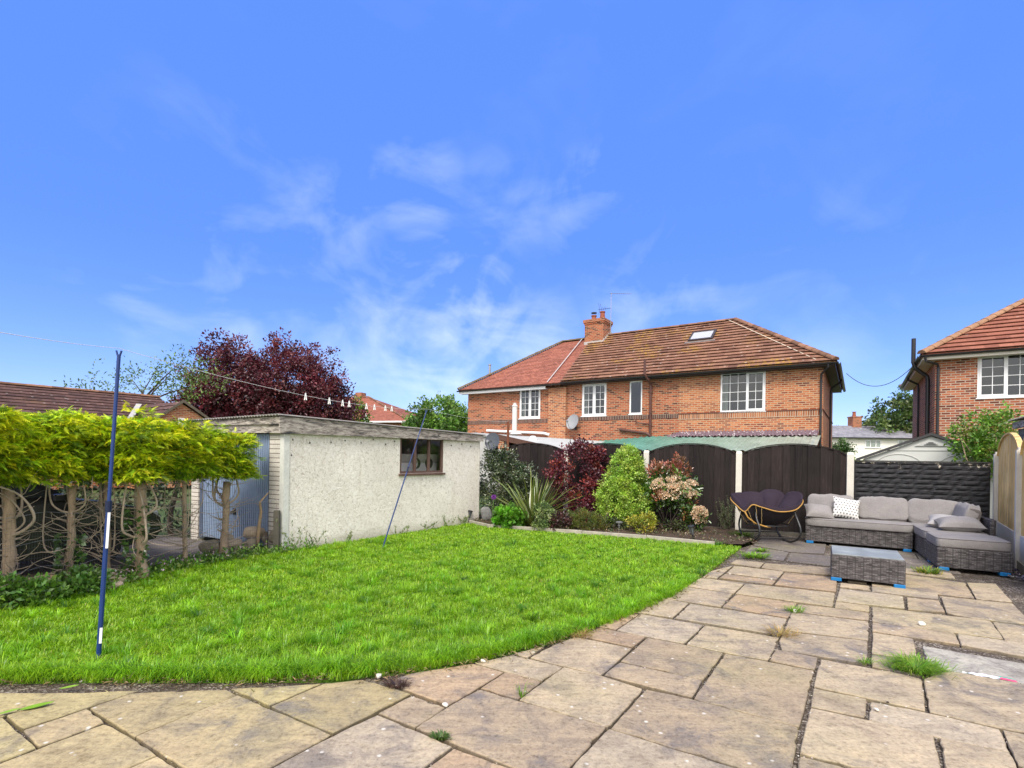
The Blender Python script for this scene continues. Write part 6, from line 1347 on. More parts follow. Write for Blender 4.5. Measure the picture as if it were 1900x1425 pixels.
tag(leaves('border_flowers', np.repeat(P,4,0), RNG.normal(0,1,(n*4,3)), .022, .8, pick([(.7,.5,.6),(.75,.7,.7),(.65,.4,.55)], n*4), M_leaf), 'tiny pink and white flowers among the border weeds', 'flowers', kind='stuff')
# tall weeds at the garage foot
P = []; O = []
for (x0, y0, n, h_) in ((-3.45,8.30,9,.55),(-3.25,8.62,6,.30),(-2.2,10.3,5,.2),(-1.45,11.45,8,.28),(-1.1,11.9,8,.25),(-2.9,9.2,4,.2),(-1.75,10.95,5,.2)):
    for k in range(n):
        x = x0 + random.gauss(0,.08); y = y0 + random.gauss(0,.05); hh_ = h_*random.uniform(.5,1); lx, ly = random.gauss(0,.12), random.gauss(0,.12)
        for q in range(16): f = random.random(); P.append((x+lx*f, y+ly*f, hh_*f)); O.append((random.gauss(0,1), random.gauss(0,1), .8))
tag(leaves('wall_weeds', np.array(P), np.array(O), .05, .28, pick([(.13,.24,.04),(.2,.28,.06),(.24,.26,.1)], len(P)), M_leaf, up=.9, jit=.4), 'straggly weeds along the foot of the garage wall', 'weeds', kind='stuff')
P = []
for k in range(520): x = random.uniform(-.9,4.9); y0 = 11.36 - .44*x; P.append((x, y0 + random.uniform(-.35,1.5), random.uniform(.03,.08)))
P = np.array(P); q = inpoly(P[:,0], P[:,1], BED); P = P[q]; P = np.repeat(P, 6, 0) + RNG.normal(0,.035,(len(P)*6,3))*np.array([1,1,.5])
tag(leaves('bed_litter', P, RNG.normal(0,1,P.shape), .045, .5, pick([(.12,.07,.04),(.2,.13,.07),(.08,.10,.03),(.10,.17,.04),(.3,.24,.15)], len(P)), M_leaf, up=.1), 'dead leaves and small weeds on the soil bed', 'leaf litter', kind='stuff')
# ------------------------------------------------------------------ wire fence, posts, rocks, car
t = empty('wire_fence', (-5.0, 5.5, 0), 'thin sagging wire netting fence running between the cut conifer trunks', 'fence')
WL = [(-5.25,4.3),(-5.06,5.4),(-4.88,6.0),(-4.66,6.62),(-4.5,7.2),(-4.32,7.95),(-3.82,8.40)]
def wpt(f, z):
    f *= len(WL)-1.0001; i = int(f); g_ = f-i; return Vector((WL[i][0]*(1-g_)+WL[i+1][0]*g_ + .03, WL[i][1]*(1-g_)+WL[i+1][1]*g_ - 5.5*0, z))
mb = MB(); off = Vector((5.0,-5.5,0))
for z_, r_ in ((.92,.0022),(.62,.0016),(.34,.0016)): mb.tube([wpt(k/48, z_ - .10*k/48 + .02*math.sin(k*.8)) + off for k in range(49)], r_, 4)
mb.build('strand', M_grey_metal, t)
mb = MB()
for k in range(150): a = wpt(k/150, .06); b = wpt(min(1,(k+.35)/150), .92-.10*k/150); mb.tube([a+off, b+off], .0009, 3, caps=False)
for k in range(14): z_ = .1 + .058*k; mb.tube([wpt(q/40, z_*(1-.1*q/40)) + off for q in range(41)], .0009, 3, caps=False)
mb.build('netting', plain('dark_netting', (.06,.065,.06), .6), t)
mb = MB(); mb.cbox(-.045,.045,-.03,.03,-.1,.66,.006); o = mb.build('fence_stake', plain('old_stake', (.11,.10,.08), .95, .3, 6, .5)); o.location = (-3.77,8.33,0); tag(o, 'dark square timber stake standing at the garage corner', 'stake')
mb = MB(); mb.cbox(-.02,.02,-.02,.02,-.1,.30,.004); o = mb.build('fence_stake', M_darkbark); o.location = (-3.98,8.42,0); tag(o, 'short dark stake among the rocks by the garage door', 'stake')
# bare dead sapling
t = empty('dead_sapling', (-4.13,8.42,0), 'bare dead sapling stem leaning in front of the blue door', 'sapling'); mb = MB(); mb.tube([(0,0,-.05),(.02,.02,.35),(.05,.02,.62),(.04,.0,.78),(.16,.03,.93)], [.035,.028,.022,.018,.008], 7)
for z_ in (.4,.5,.58,.66,.72): a = random.uniform(0,6.28); mb.tube([(.03,.02,z_), (.03+.07*math.cos(a), .02+.07*math.sin(a), z_+.04)], [.007,.003], 5)
mb.build('stem', plain('dead_wood', (.42,.30,.18), .9, .3, 10, .4), t, smooth=True)
def rock(name, loc, r, label, mat, cat='rock', group=None, sq=(1,1,.8), seed=0):
    rnd = random.Random(seed); V, F = superq(2*r*sq[0], 2*r*sq[1], 2*r*sq[2], .75, .75, 14, 9); ph = [rnd.uniform(0,6.28) for _ in range(6)]; V2 = []
    for v in V:
        k = 1 + .16*math.sin(v[0]/r*2.3+ph[0])*math.sin(v[1]/r*2.1+ph[1]) + .12*math.sin(v[2]/r*3+ph[2]+v[0]/r*2); V2.append((v[0]*k, v[1]*k, v[2]*k))
    mb = MB(); mb.add(V2, F); o = mb.build(name, mat, None, smooth=False); o.location = (loc[0], loc[1], loc[2] + (.05 if cat == 'rock' else 0)); o.rotation_euler = (rnd.uniform(-.3,.3), rnd.uniform(-.3,.3), rnd.uniform(0,6)); return tag(o, label, cat, group)
m_rk = plain('mossy_rock', (.38,.32,.235), .95, .4, 9, .8, bdist=.02); m_rk2 = plain('buff_stone', (.47,.37,.255), .95, .3, 9, .6, bdist=.02); m_rk3 = plain('dark_rock', (.23,.20,.145), .95, .4, 9, .8, bdist=.02)
RG = 'rockery stones beside the garage door'
for k, (x, y, z_, r_, m_, sq, lab) in enumerate(((-4.28,8.62,.20,.14,m_rk2,(1.3,1,.75),'largest pale buff rock, on top of the pile before the blue door'),(-4.05,8.72,.13,.12,m_rk,(1,1,.8),'brownish rock between the pale boulder and the garage corner'),(-4.40,8.20,.06,.13,m_rk,(1.1,.9,.7),'grey brown rock right beside the gnarled conifer trunk'),(-4.62,7.98,.07,.14,m_rk3,(1.1,.9,.75),'dark mossy rock left of the gnarled conifer trunk'),(-4.22,8.32,.06,.11,m_rk3,(1.2,.9,.7),'dark rock low at the foot of the dead sapling'),(-3.90,8.55,.16,.09,m_rk3,(1,1,1.1),'small dark upright rock next to the corner stake'),(-4.52,8.22,.17,.10,m_rk,(1.2,1,.6),'flat grey rock lying behind the gnarled trunk'))):
    rock('rock', (x,y,z_), r_, lab, m_, 'rock', RG, sq, k)
rock('log', (-4.86,6.42,.05), .07, 'weathered split log lying behind the blue prop', m_rk2, 'log', None, (2.6,.9,.7), 21).rotation_euler = (0,.1,.5)
rock('log', (-4.70,6.18,.045), .055, 'shorter split log in front of the other one near the blue prop', m_rk, 'log', None, (2.4,.9,.8), 22).rotation_euler = (0,-.1,.3)
rock('stone', (-4.55,5.98,.03), .055, 'small buff stone lying in the weeds right of the blue prop', m_rk2, 'stone', None, (1.3,.9,.6), 23)
rock('stone', (-.60,12.35,.20), .17, 'rounded pale grey stone slab leaning by the garage end wall', plain('grey_round_stone', (.20,.20,.195), .9, .2, 8, .3), 'stone', None, (.8,.35,.95), 24).rotation_euler = (0,0,.3)
rock('stone', (7.50,7.95,.03), .07, 'smooth buff pebble boulder on the slate chippings by the timber fence', m_rk2, 'stone', None, (1.3,.9,.6), 25)
for k, (x, y, r_, lab) in enumerate(((2.36,3.32,.013,'white pebble on the pale slab in the lower right of the patio'),(4.03,5.06,.03,'buff pebble on the joint right of the long patio seam'),(-.40,3.29,.018,'white pebble at the slab corner below the lawn'),(-.20,4.0,.018,'white pebble in the dirt strip under the lawn edge'),(3.0,5.44,.02,'white pebble beside a green tuft in the patio joint'),(-.93,3.70,.02,'white pebble by the dried weed at the lawn edge'))):
    rock('pebble', (x,y,r_*.5), r_, lab, plain('pale_pebble', (.62,.58,.5), .8, .1, 20, .2), 'pebble', None, (1.2,.9,.6), 40+k)

def car():
    c = empty('parked_car', (-5.55, 6.95, 0), 'black parked car half hidden behind the cut conifer trunks', 'car', math.atan2(.86, .51))
    # local x forward (towards the garage), y to the left; front axle at x=0
    m_b = plain('black_car_paint', (.010,.010,.012), .25, .1, 2, .0, spec=.6); m_t = plain('tyre_rubber', (.02,.02,.02), .9, .2, 10, .3); m_r = plain('alloy_rim', (.30,.31,.33), .35, .1, 5, .05, metallic=.8); m_w = plain('dark_car_glass', (.015,.018,.02), .08, .05, 2, 0, spec=.7)
    prof = [(.72,.32),(.80,.45),(.78,.62),(.60,.76),(.05,.90),(-.25,.95),(-.95,1.38),(-1.3,1.45),(-2.3,1.44),(-2.85,1.32),(-3.12,.92),(-3.18,.60),(-3.12,.32)]
    arch = lambda cx: [(cx+.33*math.cos(a), .28+.33*math.sin(a)) for a in [math.pi*k/8 for k in range(9)]]
    low = [(-2.42-.33,.25)] + [(p[0], p[1]) for p in arch(-2.42)][::-1] + [(-2.42+.33,.22),(-.33,.22)] + arch(0)[::-1] + [(.34,.25)]
    poly = prof + low; Wd = 1.66; yy_ = [0,.06,.22,Wd-.22,Wd-.06,Wd]; mb = MB()
    rings = []
    for k, y in enumerate(yy_):
        ins = (.05,.0,0,0,.0,.05)[k]; rings.append([(x*(1-ins*.3), y, z - (max(0, z-.95)*.0) - ins*.15) for x, z in poly])
    for k, rg in enumerate(rings):   # narrowing glasshouse
        for i, (x, y, z) in enumerate(rg):
            if z > .96: f = (z-.95)/.5; rg[i] = (x, y + (.16*f if y < Wd/2 else -.16*f)*(1 if k in (0,1,4,5) else .4), z)
    n = len(poly); V = [p for rg in rings for p in rg]; F = []
    for k in range(len(rings)-1):
        for i in range(n): F.append((k*n+i, k*n+(i+1)%n, (k+1)*n+(i+1)%n, (k+1)*n+i))
    F += [tuple(range(n)), tuple((len(rings)-1)*n+i for i in range(n))]
    mb.add(V, F); mb.build('body', m_b, c)
    for side in (0, 1):
        y = .0 if side == 0 else Wd; s = -1 if side == 0 else 1
        def sp_(pts): return [(x, y - s*(.012*0) - s*.16*max(0,(z-.95)/.5) + s*.006, z) for x, z in pts]
        for nm, pts in (('side_window', [(-.42,.99),(-.98,1.33),(-1.40,1.38),(-1.45,.98)]), ('side_window', [(-1.53,.98),(-1.48,1.38),(-2.2,1.37),(-2.6,1.02)])):
            g = MB(); g.add(sp_(pts), [(0,1,2,3)]); g.build(nm, m_w, c, fix=False)
        g = MB(); g.box(-.52,-.38, y + (s*.14 if s > 0 else -.16), y + (.16 if s > 0 else -.02), .93, 1.03); g.build('mirror', m_b, c, bevel=.02)
        for x in (0, -2.42):
            wy = y - s*.10; g = MB(); M = Matrix.Translation((x, wy, .295)) @ Matrix.Rotation(R(90), 4, 'X')
            g.lathe([(.18,-.09),(.275,-.09),(.295,-.07),(.297,.0),(.295,.07),(.275,.09),(.18,.09)], 26, (0,0,0), M); wh = g.build('wheel', m_t, c, smooth=False)
            g = MB(); g.lathe([(.0,-.03),(.05,-.03),(.06,-.0),(.19,.0),(.2,-.07),(.19,-.085)], 26, (0,0,0), M) if s > 0 else g.lathe([(.0,.03),(.05,.03),(.06,.0),(.19,.0),(.2,.07),(.19,.085)], 26, (0,0,0), M)
            for k in range(5): a = k*1.2566; g.tube([M @ Vector((.04*math.cos(a), .04*math.sin(a), -s*.07)), M @ Vector((.185*math.cos(a), .185*math.sin(a), -s*.06))], .022, 5)
            g.build('rim', m_r, wh)
    for y in (.14, Wd-.42): g = MB(); g.box(.70,.81,y,y+.28,.58,.70); g.build('headlight', plain('headlight_lens', (.5,.52,.55), .15, .1, 4, 0, spec=.6), c, bevel=.02)
car()

P, O, idx = cloud([((-9.2+2.6*f,3.2+7.2*f,.9),(.55,.8,1.05)) for f in (0,.14,.28,.42,.56,.7,.84,1)], 520, 20, .2, .55, .2, .02)
t = empty('dark_hedge', (0,0,0), 'dark clipped evergreen hedge along the far side of the drive', 'hedge'); leaves('foliage', P, O, .09*(.6+.8*RNG.random(len(P))), .55, clumped([(.035,.06,.018),(.05,.08,.02),(.025,.045,.015)], idx), M_leaf, t)
for f in (.05,.3,.55,.8,.97):
    mb = MB(); limb(mb, (-9.2+2.6*f,3.2+7.2*f,-.1), (0,0,1), 1.5, .06, .03, .1); mb.build('stem', M_darkbark, t)
# ------------------------------------------------------------------ washing line
M_blue = plain('blue_prop_paint', (.009,.036,.16), .4, .12, 6, .05, spec=.5); M_navy = plain('navy_sleeve', (.012,.02,.055), .5, .15, 6, .05)
PT1 = Vector((-3.01,3.95,2.36)); PT2 = Vector((-1.54,9.30,2.40)); PT3 = Vector((-.11,13.2,2.46))
def prop(base, top, label, sleeve, r=.016, strips=()):
    base, top = Vector(base), top; t = empty('line_prop', base, label, 'line prop', 0, 'blue washing line props'); d = top - base
    mb = MB(); mb.tube([Vector((0,0,-.02)), d*sleeve], r*1.12, 10); mb.build('lower_tube', M_blue, t)
    mb = MB(); mb.tube([d*sleeve, d*.985], r*.85, 10); mb.tube([d*.97, d*.985+Vector((.02,0,.03))], r*.5, 6); mb.tube([d*.97, d*.985+Vector((-.02,0,.03))], r*.5, 6); mb.build('upper_tube', M_blue, t)
    mb = MB(); mb.tube([d*(sleeve-.022), d*(sleeve+.012)], r*1.5, 10); mb.build('collar', M_navy, t)
    for f0, f1, dx in strips: mb = MB(); a, b = d*f0, d*f1; q = Vector((r*1.25,-r*.9,0)); e = Vector((.008,.003,0)); mb.extr([a+q-e, a+q+e, b+q+e, b+q-e], (0,-.002,0)); mb.build('label_strip', M_white, t)
    return t
prop((-3.12,3.93,0), PT1, 'tall upright blue washing line prop near the left of the lawn', .50, .0145, ((.36,.475,0),(.055,.105,0)))
prop((-2.16,8.70,0), PT2, 'leaning blue washing line prop in front of the garage window', .56, .0105)
t = empty('line_post', (-.11,13.2,0), 'rusty brown steel washing line post standing in the bed', 'post'); mb = MB(); mb.tube([(0,0,-.1),(0,0,2.46)], .032, 10); mb.tube([(-.08,0,2.40),(.08,0,2.40)], .012, 6); mb.build('pole', plain('rusty_steel', (.17,.06,.03), .85, .4, 10, .3), t)
ln = MB(); PT0 = Vector((-2.0,1.2,2.02)); pts = []
def sagp(a, b, s, n): return [a.lerp(b, k/n) - Vector((0,0,s*4*(k/n)*(1-k/n))) for k in range(n)]
pts = sagp(PT0, PT1 + Vector((0,0,.012)), .03, 14) + sagp(PT1 + Vector((0,0,.012)), PT2 + Vector((0,0,.012)), .13, 34) + sagp(PT2 + Vector((0,0,.012)), PT3, .06, 18) + [PT3]
ln.tube(pts, .0021, 5); tag(ln.build('washing_line', plain('white_cord', (.66,.65,.62), .7, .1, 30, .1)), 'thin white washing line sagging between the blue props', 'washing line')
m_peg = plain('white_peg', (.74,.74,.72), .5, .05, 6, .02)
def peg(k, label):
    p = PT1.lerp(PT2, k) + Vector((0,0,.012 - .13*4*k*(1-k))); t = empty('clothes_peg', p, label, 'clothes peg', random.uniform(-.3,.3), 'white pegs on the washing line')
    a = R(18)
    for s in (-1, 1):
        mb = MB(); mb.cbox(-.006,.006,-.004,.004,-.045,.028,.002, Matrix.Translation((s*.004,0,0)) @ Matrix.Rotation(s*a*.5*-1, 4, 'Y')); mb.build('prong', m_peg, t)
    mb = MB(); mb.lathe([(.007,-.005),(.007,.005)], 8, (0,0,-.012), Matrix.Rotation(R(90),4,'X')); mb.build('spring', M_grey_metal, t)
    t.scale = (1.15,1.15,1.15)
for k, w_ in zip((.395,.478,.53,.557,.635,.674,.731,.767), ('first white peg from the left on the washing line','second white peg from the left on the washing line','third peg, left one of the close pair on the washing line','fourth peg, right one of the close pair on the washing line','fifth white peg, over the distant red roof','sixth white peg, just right of the fifth over the red roof','seventh white peg, near the blue prop top','last white peg, nearest the leaning blue prop')): peg(k, w_)

# ------------------------------------------------------------------ rattan sofa, table, rocking chair
m, nt, out = newmat('grey_rattan'); co = objco(nt); sp = nd(nt, 'ShaderNodeSeparateXYZ'); nt.links.new(co, sp.inputs[0])
ad = nd(nt, 'ShaderNodeMath', operation='ADD'); nt.links.new(sp.outputs[0], ad.inputs[0]); nt.links.new(sp.outputs[1], ad.inputs[1]); cbn = nd(nt, 'ShaderNodeCombineXYZ'); nt.links.new(ad.outputs[0], cbn.inputs[0]); nt.links.new(sp.outputs[2], cbn.inputs[1])
b = nd(nt, 'ShaderNodeTexBrick'); nt.links.new(cbn.outputs[0], b.inputs['Vector']); b.inputs['Color1'].default_value = (0,0,0,1); b.inputs['Color2'].default_value = (1,1,1,1); b.inputs['Mortar'].default_value = (0,0,0,1)
b.inputs['Scale'].default_value = 1; b.inputs['Brick Width'].default_value = .06; b.inputs['Row Height'].default_value = .0125; b.inputs['Mortar Size'].default_value = .0022; b.inputs['Mortar Smooth'].default_value = .6
c = ramp(nt, b.outputs['Color'], [(0,(.04,.035,.035)),(.35,(.085,.075,.075)),(.75,(.145,.13,.128)),(1,(.21,.195,.19))]); n0 = noise(nt, co, 6, 4); c = mixc(nt, 1, c, ramp(nt, n0, [(.3,(.8,.8,.8)),(.7,(1.2,1.2,1.2))]), 'MULTIPLY')
wv_ = nd(nt, 'ShaderNodeMath', operation='PINGPONG'); nt.links.new(ad.outputs[0], wv_.inputs[0]); wv_.inputs[1].default_value = .045; c = mixc(nt, ramp(nt, wv_.outputs[0], [(0,(.75,.75,.75)),(.012,(0,0,0))]), c, (.035,.03,.03)); c = mixc(nt, b.outputs['Fac'], c, (.02,.018,.018)); iv = nd(nt, 'ShaderNodeMath', operation='SUBTRACT'); iv.inputs[0].default_value = 1; nt.links.new(b.outputs['Fac'], iv.inputs[1])
finish(nt, out, c, .55, iv.outputs[0], .9, .006, spec=.4); M_rat = m
def cloth(name, c_, sc=90):
    m, nt, out = newmat(name); co = objco(nt); n0 = noise(nt, co, 3.5, 5, .6); n1 = noise(nt, co, sc, 2, .6); n2 = noise(nt, co, 7, 3, .5, 1.0)
    c = ramp(nt, n0, [(.3, [x*.88 for x in c_]), (.7, [min(1,x*1.1) for x in c_])]); c = mixc(nt, 1, c, ramp(nt, n1, [(.3,(.85,.85,.85)),(.7,(1.12,1.12,1.12))]), 'MULTIPLY')
    ad = nd(nt, 'ShaderNodeMath', operation='MULTIPLY_ADD'); nt.links.new(n1, ad.inputs[0]); ad.inputs[1].default_value = .12; nt.links.new(n2, ad.inputs[2])
    finish(nt, out, c, .95, ad.outputs[0], .5, .02, spec=.1); return m
M_cu = cloth('taupe_cushion_cloth', (.252,.236,.228)); M_cud = cloth('dark_cushion_side', (.14,.125,.12)); M_plum = cloth('plum_cushion_cloth', (.034,.025,.036)); M_pale = cloth('pale_cushion_cloth', (.35,.335,.325))
M_bl2 = plain('blue_plastic_foot', (.01,.16,.40), .4, .1, 6, .03)
SZ = math.atan2(-.54, .84)
def cushion(par, name, c_, w, d, h, rot=(0,0,0), mat=None, e1=.22, e2=.2, wr=.012, seed=1, piping=True):
    V, F = superq(w, d, h, e1, e2, 56, 22, wr, seed); mb = MB(); mb.add(V, F); o = mb.build(name, mat or M_cu, par, smooth=True); o.location = c_; o.rotation_euler = rot
    if piping:
        sp = lambda q, e: math.copysign(abs(q)**e, q)
        for z_ in (.40, -.40):
            mb = MB(); mb.tube([(w*.497*sp(math.cos(a),e2), d*.497*sp(math.sin(a),e2), h*z_*.98) for a in [6.2832*k/64 for k in range(64)]], .0045, 5, closed=True); p_ = mb.build('piping', M_cud, o)
    return o
S = empty('rattan_sofa', (5.70, 10.02, 0), 'two seat grey rattan sofa with taupe cushions in front of the black fence', 'sofa', SZ)
SW = 1.66
mb = MB(); mb.cbox(0,SW,0,.80,.045,.33,.012); mb.build('base', M_rat, S)
mb = MB(); mb.cbox(0,SW,.74,.80,.331,.70,.012); mb.build('back_frame', M_rat, S)
cushion(S, 'seat_cushion', (SW/2-.0,.34,.405), SW+.03, .74, .155, seed=2)
for k in range(2): cushion(S, 'back_cushion', (.40+.84*k,.60,.675), .80, .22, .46, (R(-14),0,R(-1+2*k)), M_cu, .45, .3, .03, 3+k, False)
for x in (.02, SW-.14):
    for y in (.0,.68): mb = MB(); mb.cbox(x,x+.12,y-.012,y+.11,0,.046,.008); mb.build('foot', M_bl2, S)
CW = .84; cx0 = SW-.02+.02
Ch = empty('rattan_chaise', (5.70+.84*(SW+.03)*1.0, 10.02-.54*(SW+.03), 0), 'grey rattan corner chaise with taupe cushions at the right end of the sofa', 'chaise', SZ + R(4))
mb = MB(); mb.cbox(0,CW,-1.62,-.82,.045,.33,.012); mb.cbox(0,CW,-.805,.80,.045,.33,.012); mb.build('base', M_rat, Ch)
mb = MB(); mb.cbox(0,CW+.06,.74,.80,.331,.70,.012); mb.cbox(CW-.0,CW+.075,-.62,.74,.05,.70,.012); mb.build('back_frame', M_rat, Ch)
cushion(Ch, 'seat_cushion', (CW/2,-1.215,.405), CW+.02, .80, .155, seed=6); cushion(Ch, 'seat_cushion', (CW/2-.02,-.02,.405), CW, 1.54, .15, seed=7)
cushion(Ch, 'back_cushion', (.36,.60,.675), .80, .22, .46, (R(-14),0,0), M_cu, .45, .3, .03, 8, False)
o = cushion(Ch, 'back_cushion', (CW-.15,.05,.67), .74, .24, .44, (R(-12),0,R(-90)), M_cu, .45, .3, .03, 9, False)
V, F = superq(.19, .02, .33, .5, .6, 30, 12); mb = MB(); mb.add(V, F); q = mb.build('side_panel', M_cud, o, smooth=True); q.location = (.355,0,0); q.rotation_euler = (0,0,R(90))
for x in (.02, CW-.14):
    for y in (-1.62,-.95,.66): mb = MB(); mb.cbox(x,x+.12,y-.012,y+.11,0,.046,.008); mb.build('foot', M_bl2, Ch)
def throw(loc, w, h, t_, rot, label, mat, seed, piping=True):
    V, F = pillow(w, h, t_, 20, seed); mb = MB(); mb.add(V, F); o = mb.build('throw_pillow', mat, None, smooth=True); o.location = loc; o.rotation_euler = rot; tag(o, label, 'pillow')
    if piping:
        bd = [V[i*21] for i in range(21)] + [V[20*21+j] for j in range(1,21)] + [V[i*21+20] for i in range(19,-1,-1)] + [V[j] for j in range(19,0,-1)]
        mb = MB(); mb.tube(bd, .005, 5, closed=True); mb.build('piping', M_cud, o)
    return o
def son(x, y, z, o=S): return Vector(o.location) + rotz(o.rotation_euler.z) @ Vector((x, y, z))
throw(son(.22,.18,.60), .48, .42, .20, (R(-62),R(4),SZ+R(12)), 'taupe pillow slumped at the left end of the sofa seat', M_cu, 1)
m, nt, out = newmat('patterned_cloth'); co = objco(nt); sp = nd(nt, 'ShaderNodeSeparateXYZ'); nt.links.new(co, sp.inputs[0])
def mt(op, a, b=None):
    n = nd(nt, 'ShaderNodeMath', operation=op)
    for i, v_ in enumerate((a, b)):
        if v_ is None: continue
        if hasattr(v_, 'is_linked'): nt.links.new(v_, n.inputs[i])
        else: n.inputs[i].default_value = v_
    return n.outputs[0]
u_ = mt('MULTIPLY', sp.outputs[0], 19.0); v_ = mt('MULTIPLY', sp.outputs[2], 19.0); row_ = mt('FLOOR', v_); u2 = mt('ADD', u_, mt('MULTIPLY', row_, .5))
fu = mt('SUBTRACT', mt('FRACT', u2), .5); fv = mt('SUBTRACT', mt('FRACT', v_), .5); dd = mt('ADD', mt('ABSOLUTE', fu), mt('MULTIPLY', mt('ABSOLUTE', fv), .8))
c = ramp(nt, dd, [(.26,(.13,.125,.13)),(.31,(.66,.65,.62))]); finish(nt, out, c, .95, noise(nt, co, 90, 2), .3, .01, spec=.1)
throw(son(.66,.38,.675), .46, .42, .17, (R(-24),R(9),SZ+R(14)), 'white throw pillow with rows of small grey diamonds on the sofa', m, 2, False)
throw(son(.43,-.12,.575,Ch), .56, .44, .20, (R(-76),R(4),SZ+R(-8)), 'pale taupe pillow under the front one on the chaise', M_pale, 3)
throw(son(.50,-.46,.585,Ch), .60, .44, .22, (R(-80),R(-2),SZ+R(2)), 'plump taupe pillow lying at the front of the chaise seat', M_cu, 4)
Tb = empty('coffee_table', (4.29, 6.92, 0), 'low square grey rattan coffee table with frosted glass top', 'table', math.atan2(-.516,.856))
mb = MB(); mb.cbox(0,.80,0,.80,.04,.345,.012); mb.build('base', M_rat, Tb)
m, nt, out = newmat('frosted_glass_top'); co = objco(nt); n0 = noise(nt, co, 4, 5, .6); finish(nt, out, ramp(nt, n0, [(.35,(.20,.225,.225)),(.65,(.32,.35,.34))]), ramp(nt, n0, [(.35,(.32,.32,.32)),(.65,(.5,.5,.5))]), spec=.35)
mb = MB(); mb.cbox(.012,.788,.012,.788,.347,.355,.002); mb.build('glass_top', m, Tb)
for x in (.0,.68):
    for y in (-.012,.70): mb = MB(); mb.cbox(x,x+.12,y,y+.11,0,.041,.006); mb.build('foot', M_bl2, Tb)

Rc = empty('rocking_chair', (5.02, 10.12, 0), 'round padded plum rocking chair with yellow rim and black hoop rockers', 'rocking chair', R(-4))
rimc = [(-.56,-.33,.60),(-.45,-.40,.735),(-.30,-.43,.70),(.0,-.46,.625),(.30,-.42,.65),(.52,-.24,.745),(.64,.0,.83),(.56,.26,.86),(.32,.44,.86),(.0,.50,.86),(-.32,.46,.86),(-.58,.28,.84),(-.70,.02,.80),(-.66,-.18,.70)]
def closed_spline(P, n):
    P = [Vector(p) for p in P]; m_ = len(P); o_ = []
    for i in range(n):
        f = i*m_/n; k = int(f); t_ = f-k; a, b, c, d = (P[(k+j-1) % m_] for j in range(4))
        o_.append(.5*((2*b) + (c-a)*t_ + (2*a-5*b+4*c-d)*t_*t_ + (3*b-a-3*c+d)*t_**3))
    return o_
rim = closed_spline(rimc, 96); m_rim = plain('yellow_varnished_rim', (.42,.235,.06), .45, .2, 10, .1)
mb = MB(); mb.tube(rim, .0115, 8, closed=True); mb.build('rim', m_rim, Rc, smooth=True)
mb = MB(); mb.tube([rim[0], (-.50,-.32,.49), (-.36,-.33,.38), (-.18,-.34,.325), (-.08,-.33,.315)], .015, 8); mb.build('lower_hoop', m_rim, Rc, smooth=True)
mb = MB(); mb.tube([(.38*math.cos(a)-.02, .36*math.sin(a), .335) for a in [6.2832*k/40 for k in range(40)]], .012, 8, closed=True); mb.build('support_ring', M_black, Rc, smooth=True)
m_lace = plain('tan_lacing', (.42,.30,.14), .8, .4, 30, .2)
for k in (88, 3, 10, 14, 40, 50, 62, 75):
    mb = MB(); p = rim[k]; a = math.atan2(p.y, p.x); q = Vector((.38*math.cos(a)-.02, .36*math.sin(a), .335)); pts = [p.lerp(q, f/8) + Vector((.004*math.sin(f*2.5+k), .004*math.cos(f*2.5+k), -.03*math.sin(f/8*3.14))) for f in range(9)]; mb.tube(pts, .005, 5); mb.build('lacing', m_lace, Rc)
V = []; F = []; nr = 12
for i in range(nr+1):
    r_ = i/nr
    for k in range(96): p = rim[k]; V.append((p.x*r_*.985, p.y*r_*.985, .30 + (p.z-.30-.004)*r_**2.2))
for i in range(nr):
    for k in range(96): F.append((i*96+k, i*96+(k+1)%96, (i+1)*96+(k+1)%96, (i+1)*96+k))
mb = MB(); mb.add(V, F); mb.build('sling', plain('black_sling', (.018,.014,.018), .95, .2, 20, .2), Rc, smooth=True)
V = []; F = []; nr = 30
LOBES = [(62,.17),(12,.15),(105,.08),(142,.06),(184,.13),(222,.09),(262,.06),(308,.08),(340,.06)]
for i in range(nr+1):
    r_ = i/nr
    for k in range(96):
        p = rim[k]; a = math.degrees(math.atan2(p.y, p.x)) % 360; lift = 0
        for q, (c_, h_) in enumerate(LOBES):
            d_ = abs((a-c_+180) % 360-180)/24.0
            if d_ < 1: lift = max(lift, h_*(1-d_**2.2)**.5)
        prof_ = max(0, 1-((r_-.70)/.36)**2)**.6 if r_ > .34 else 0
        centre = .07*max(0, 1-(r_/.30)**2)**.5
        edge = .05*max(0, 1-((r_-.94)/.10)**2) if r_ > .84 else 0
        z_ = .46 + (p.z-.47)*r_**1.8 + (lift+.02)*prof_ + centre + edge; k2 = 1+.035*(1 if .86 < r_ < .985 else 0)
        if i == nr: z_ = p.z-.015; k2 = .985
        V.append((p.x*r_*k2, p.y*r_*k2, z_))
for i in range(nr):
    for k in range(96): F.append((i*96+k, i*96+(k+1)%96, (i+1)*96+(k+1)%96, (i+1)*96+k))
mb = MB(); mb.add(V, F); mb.build('cushion', M_plum, Rc, smooth=True)
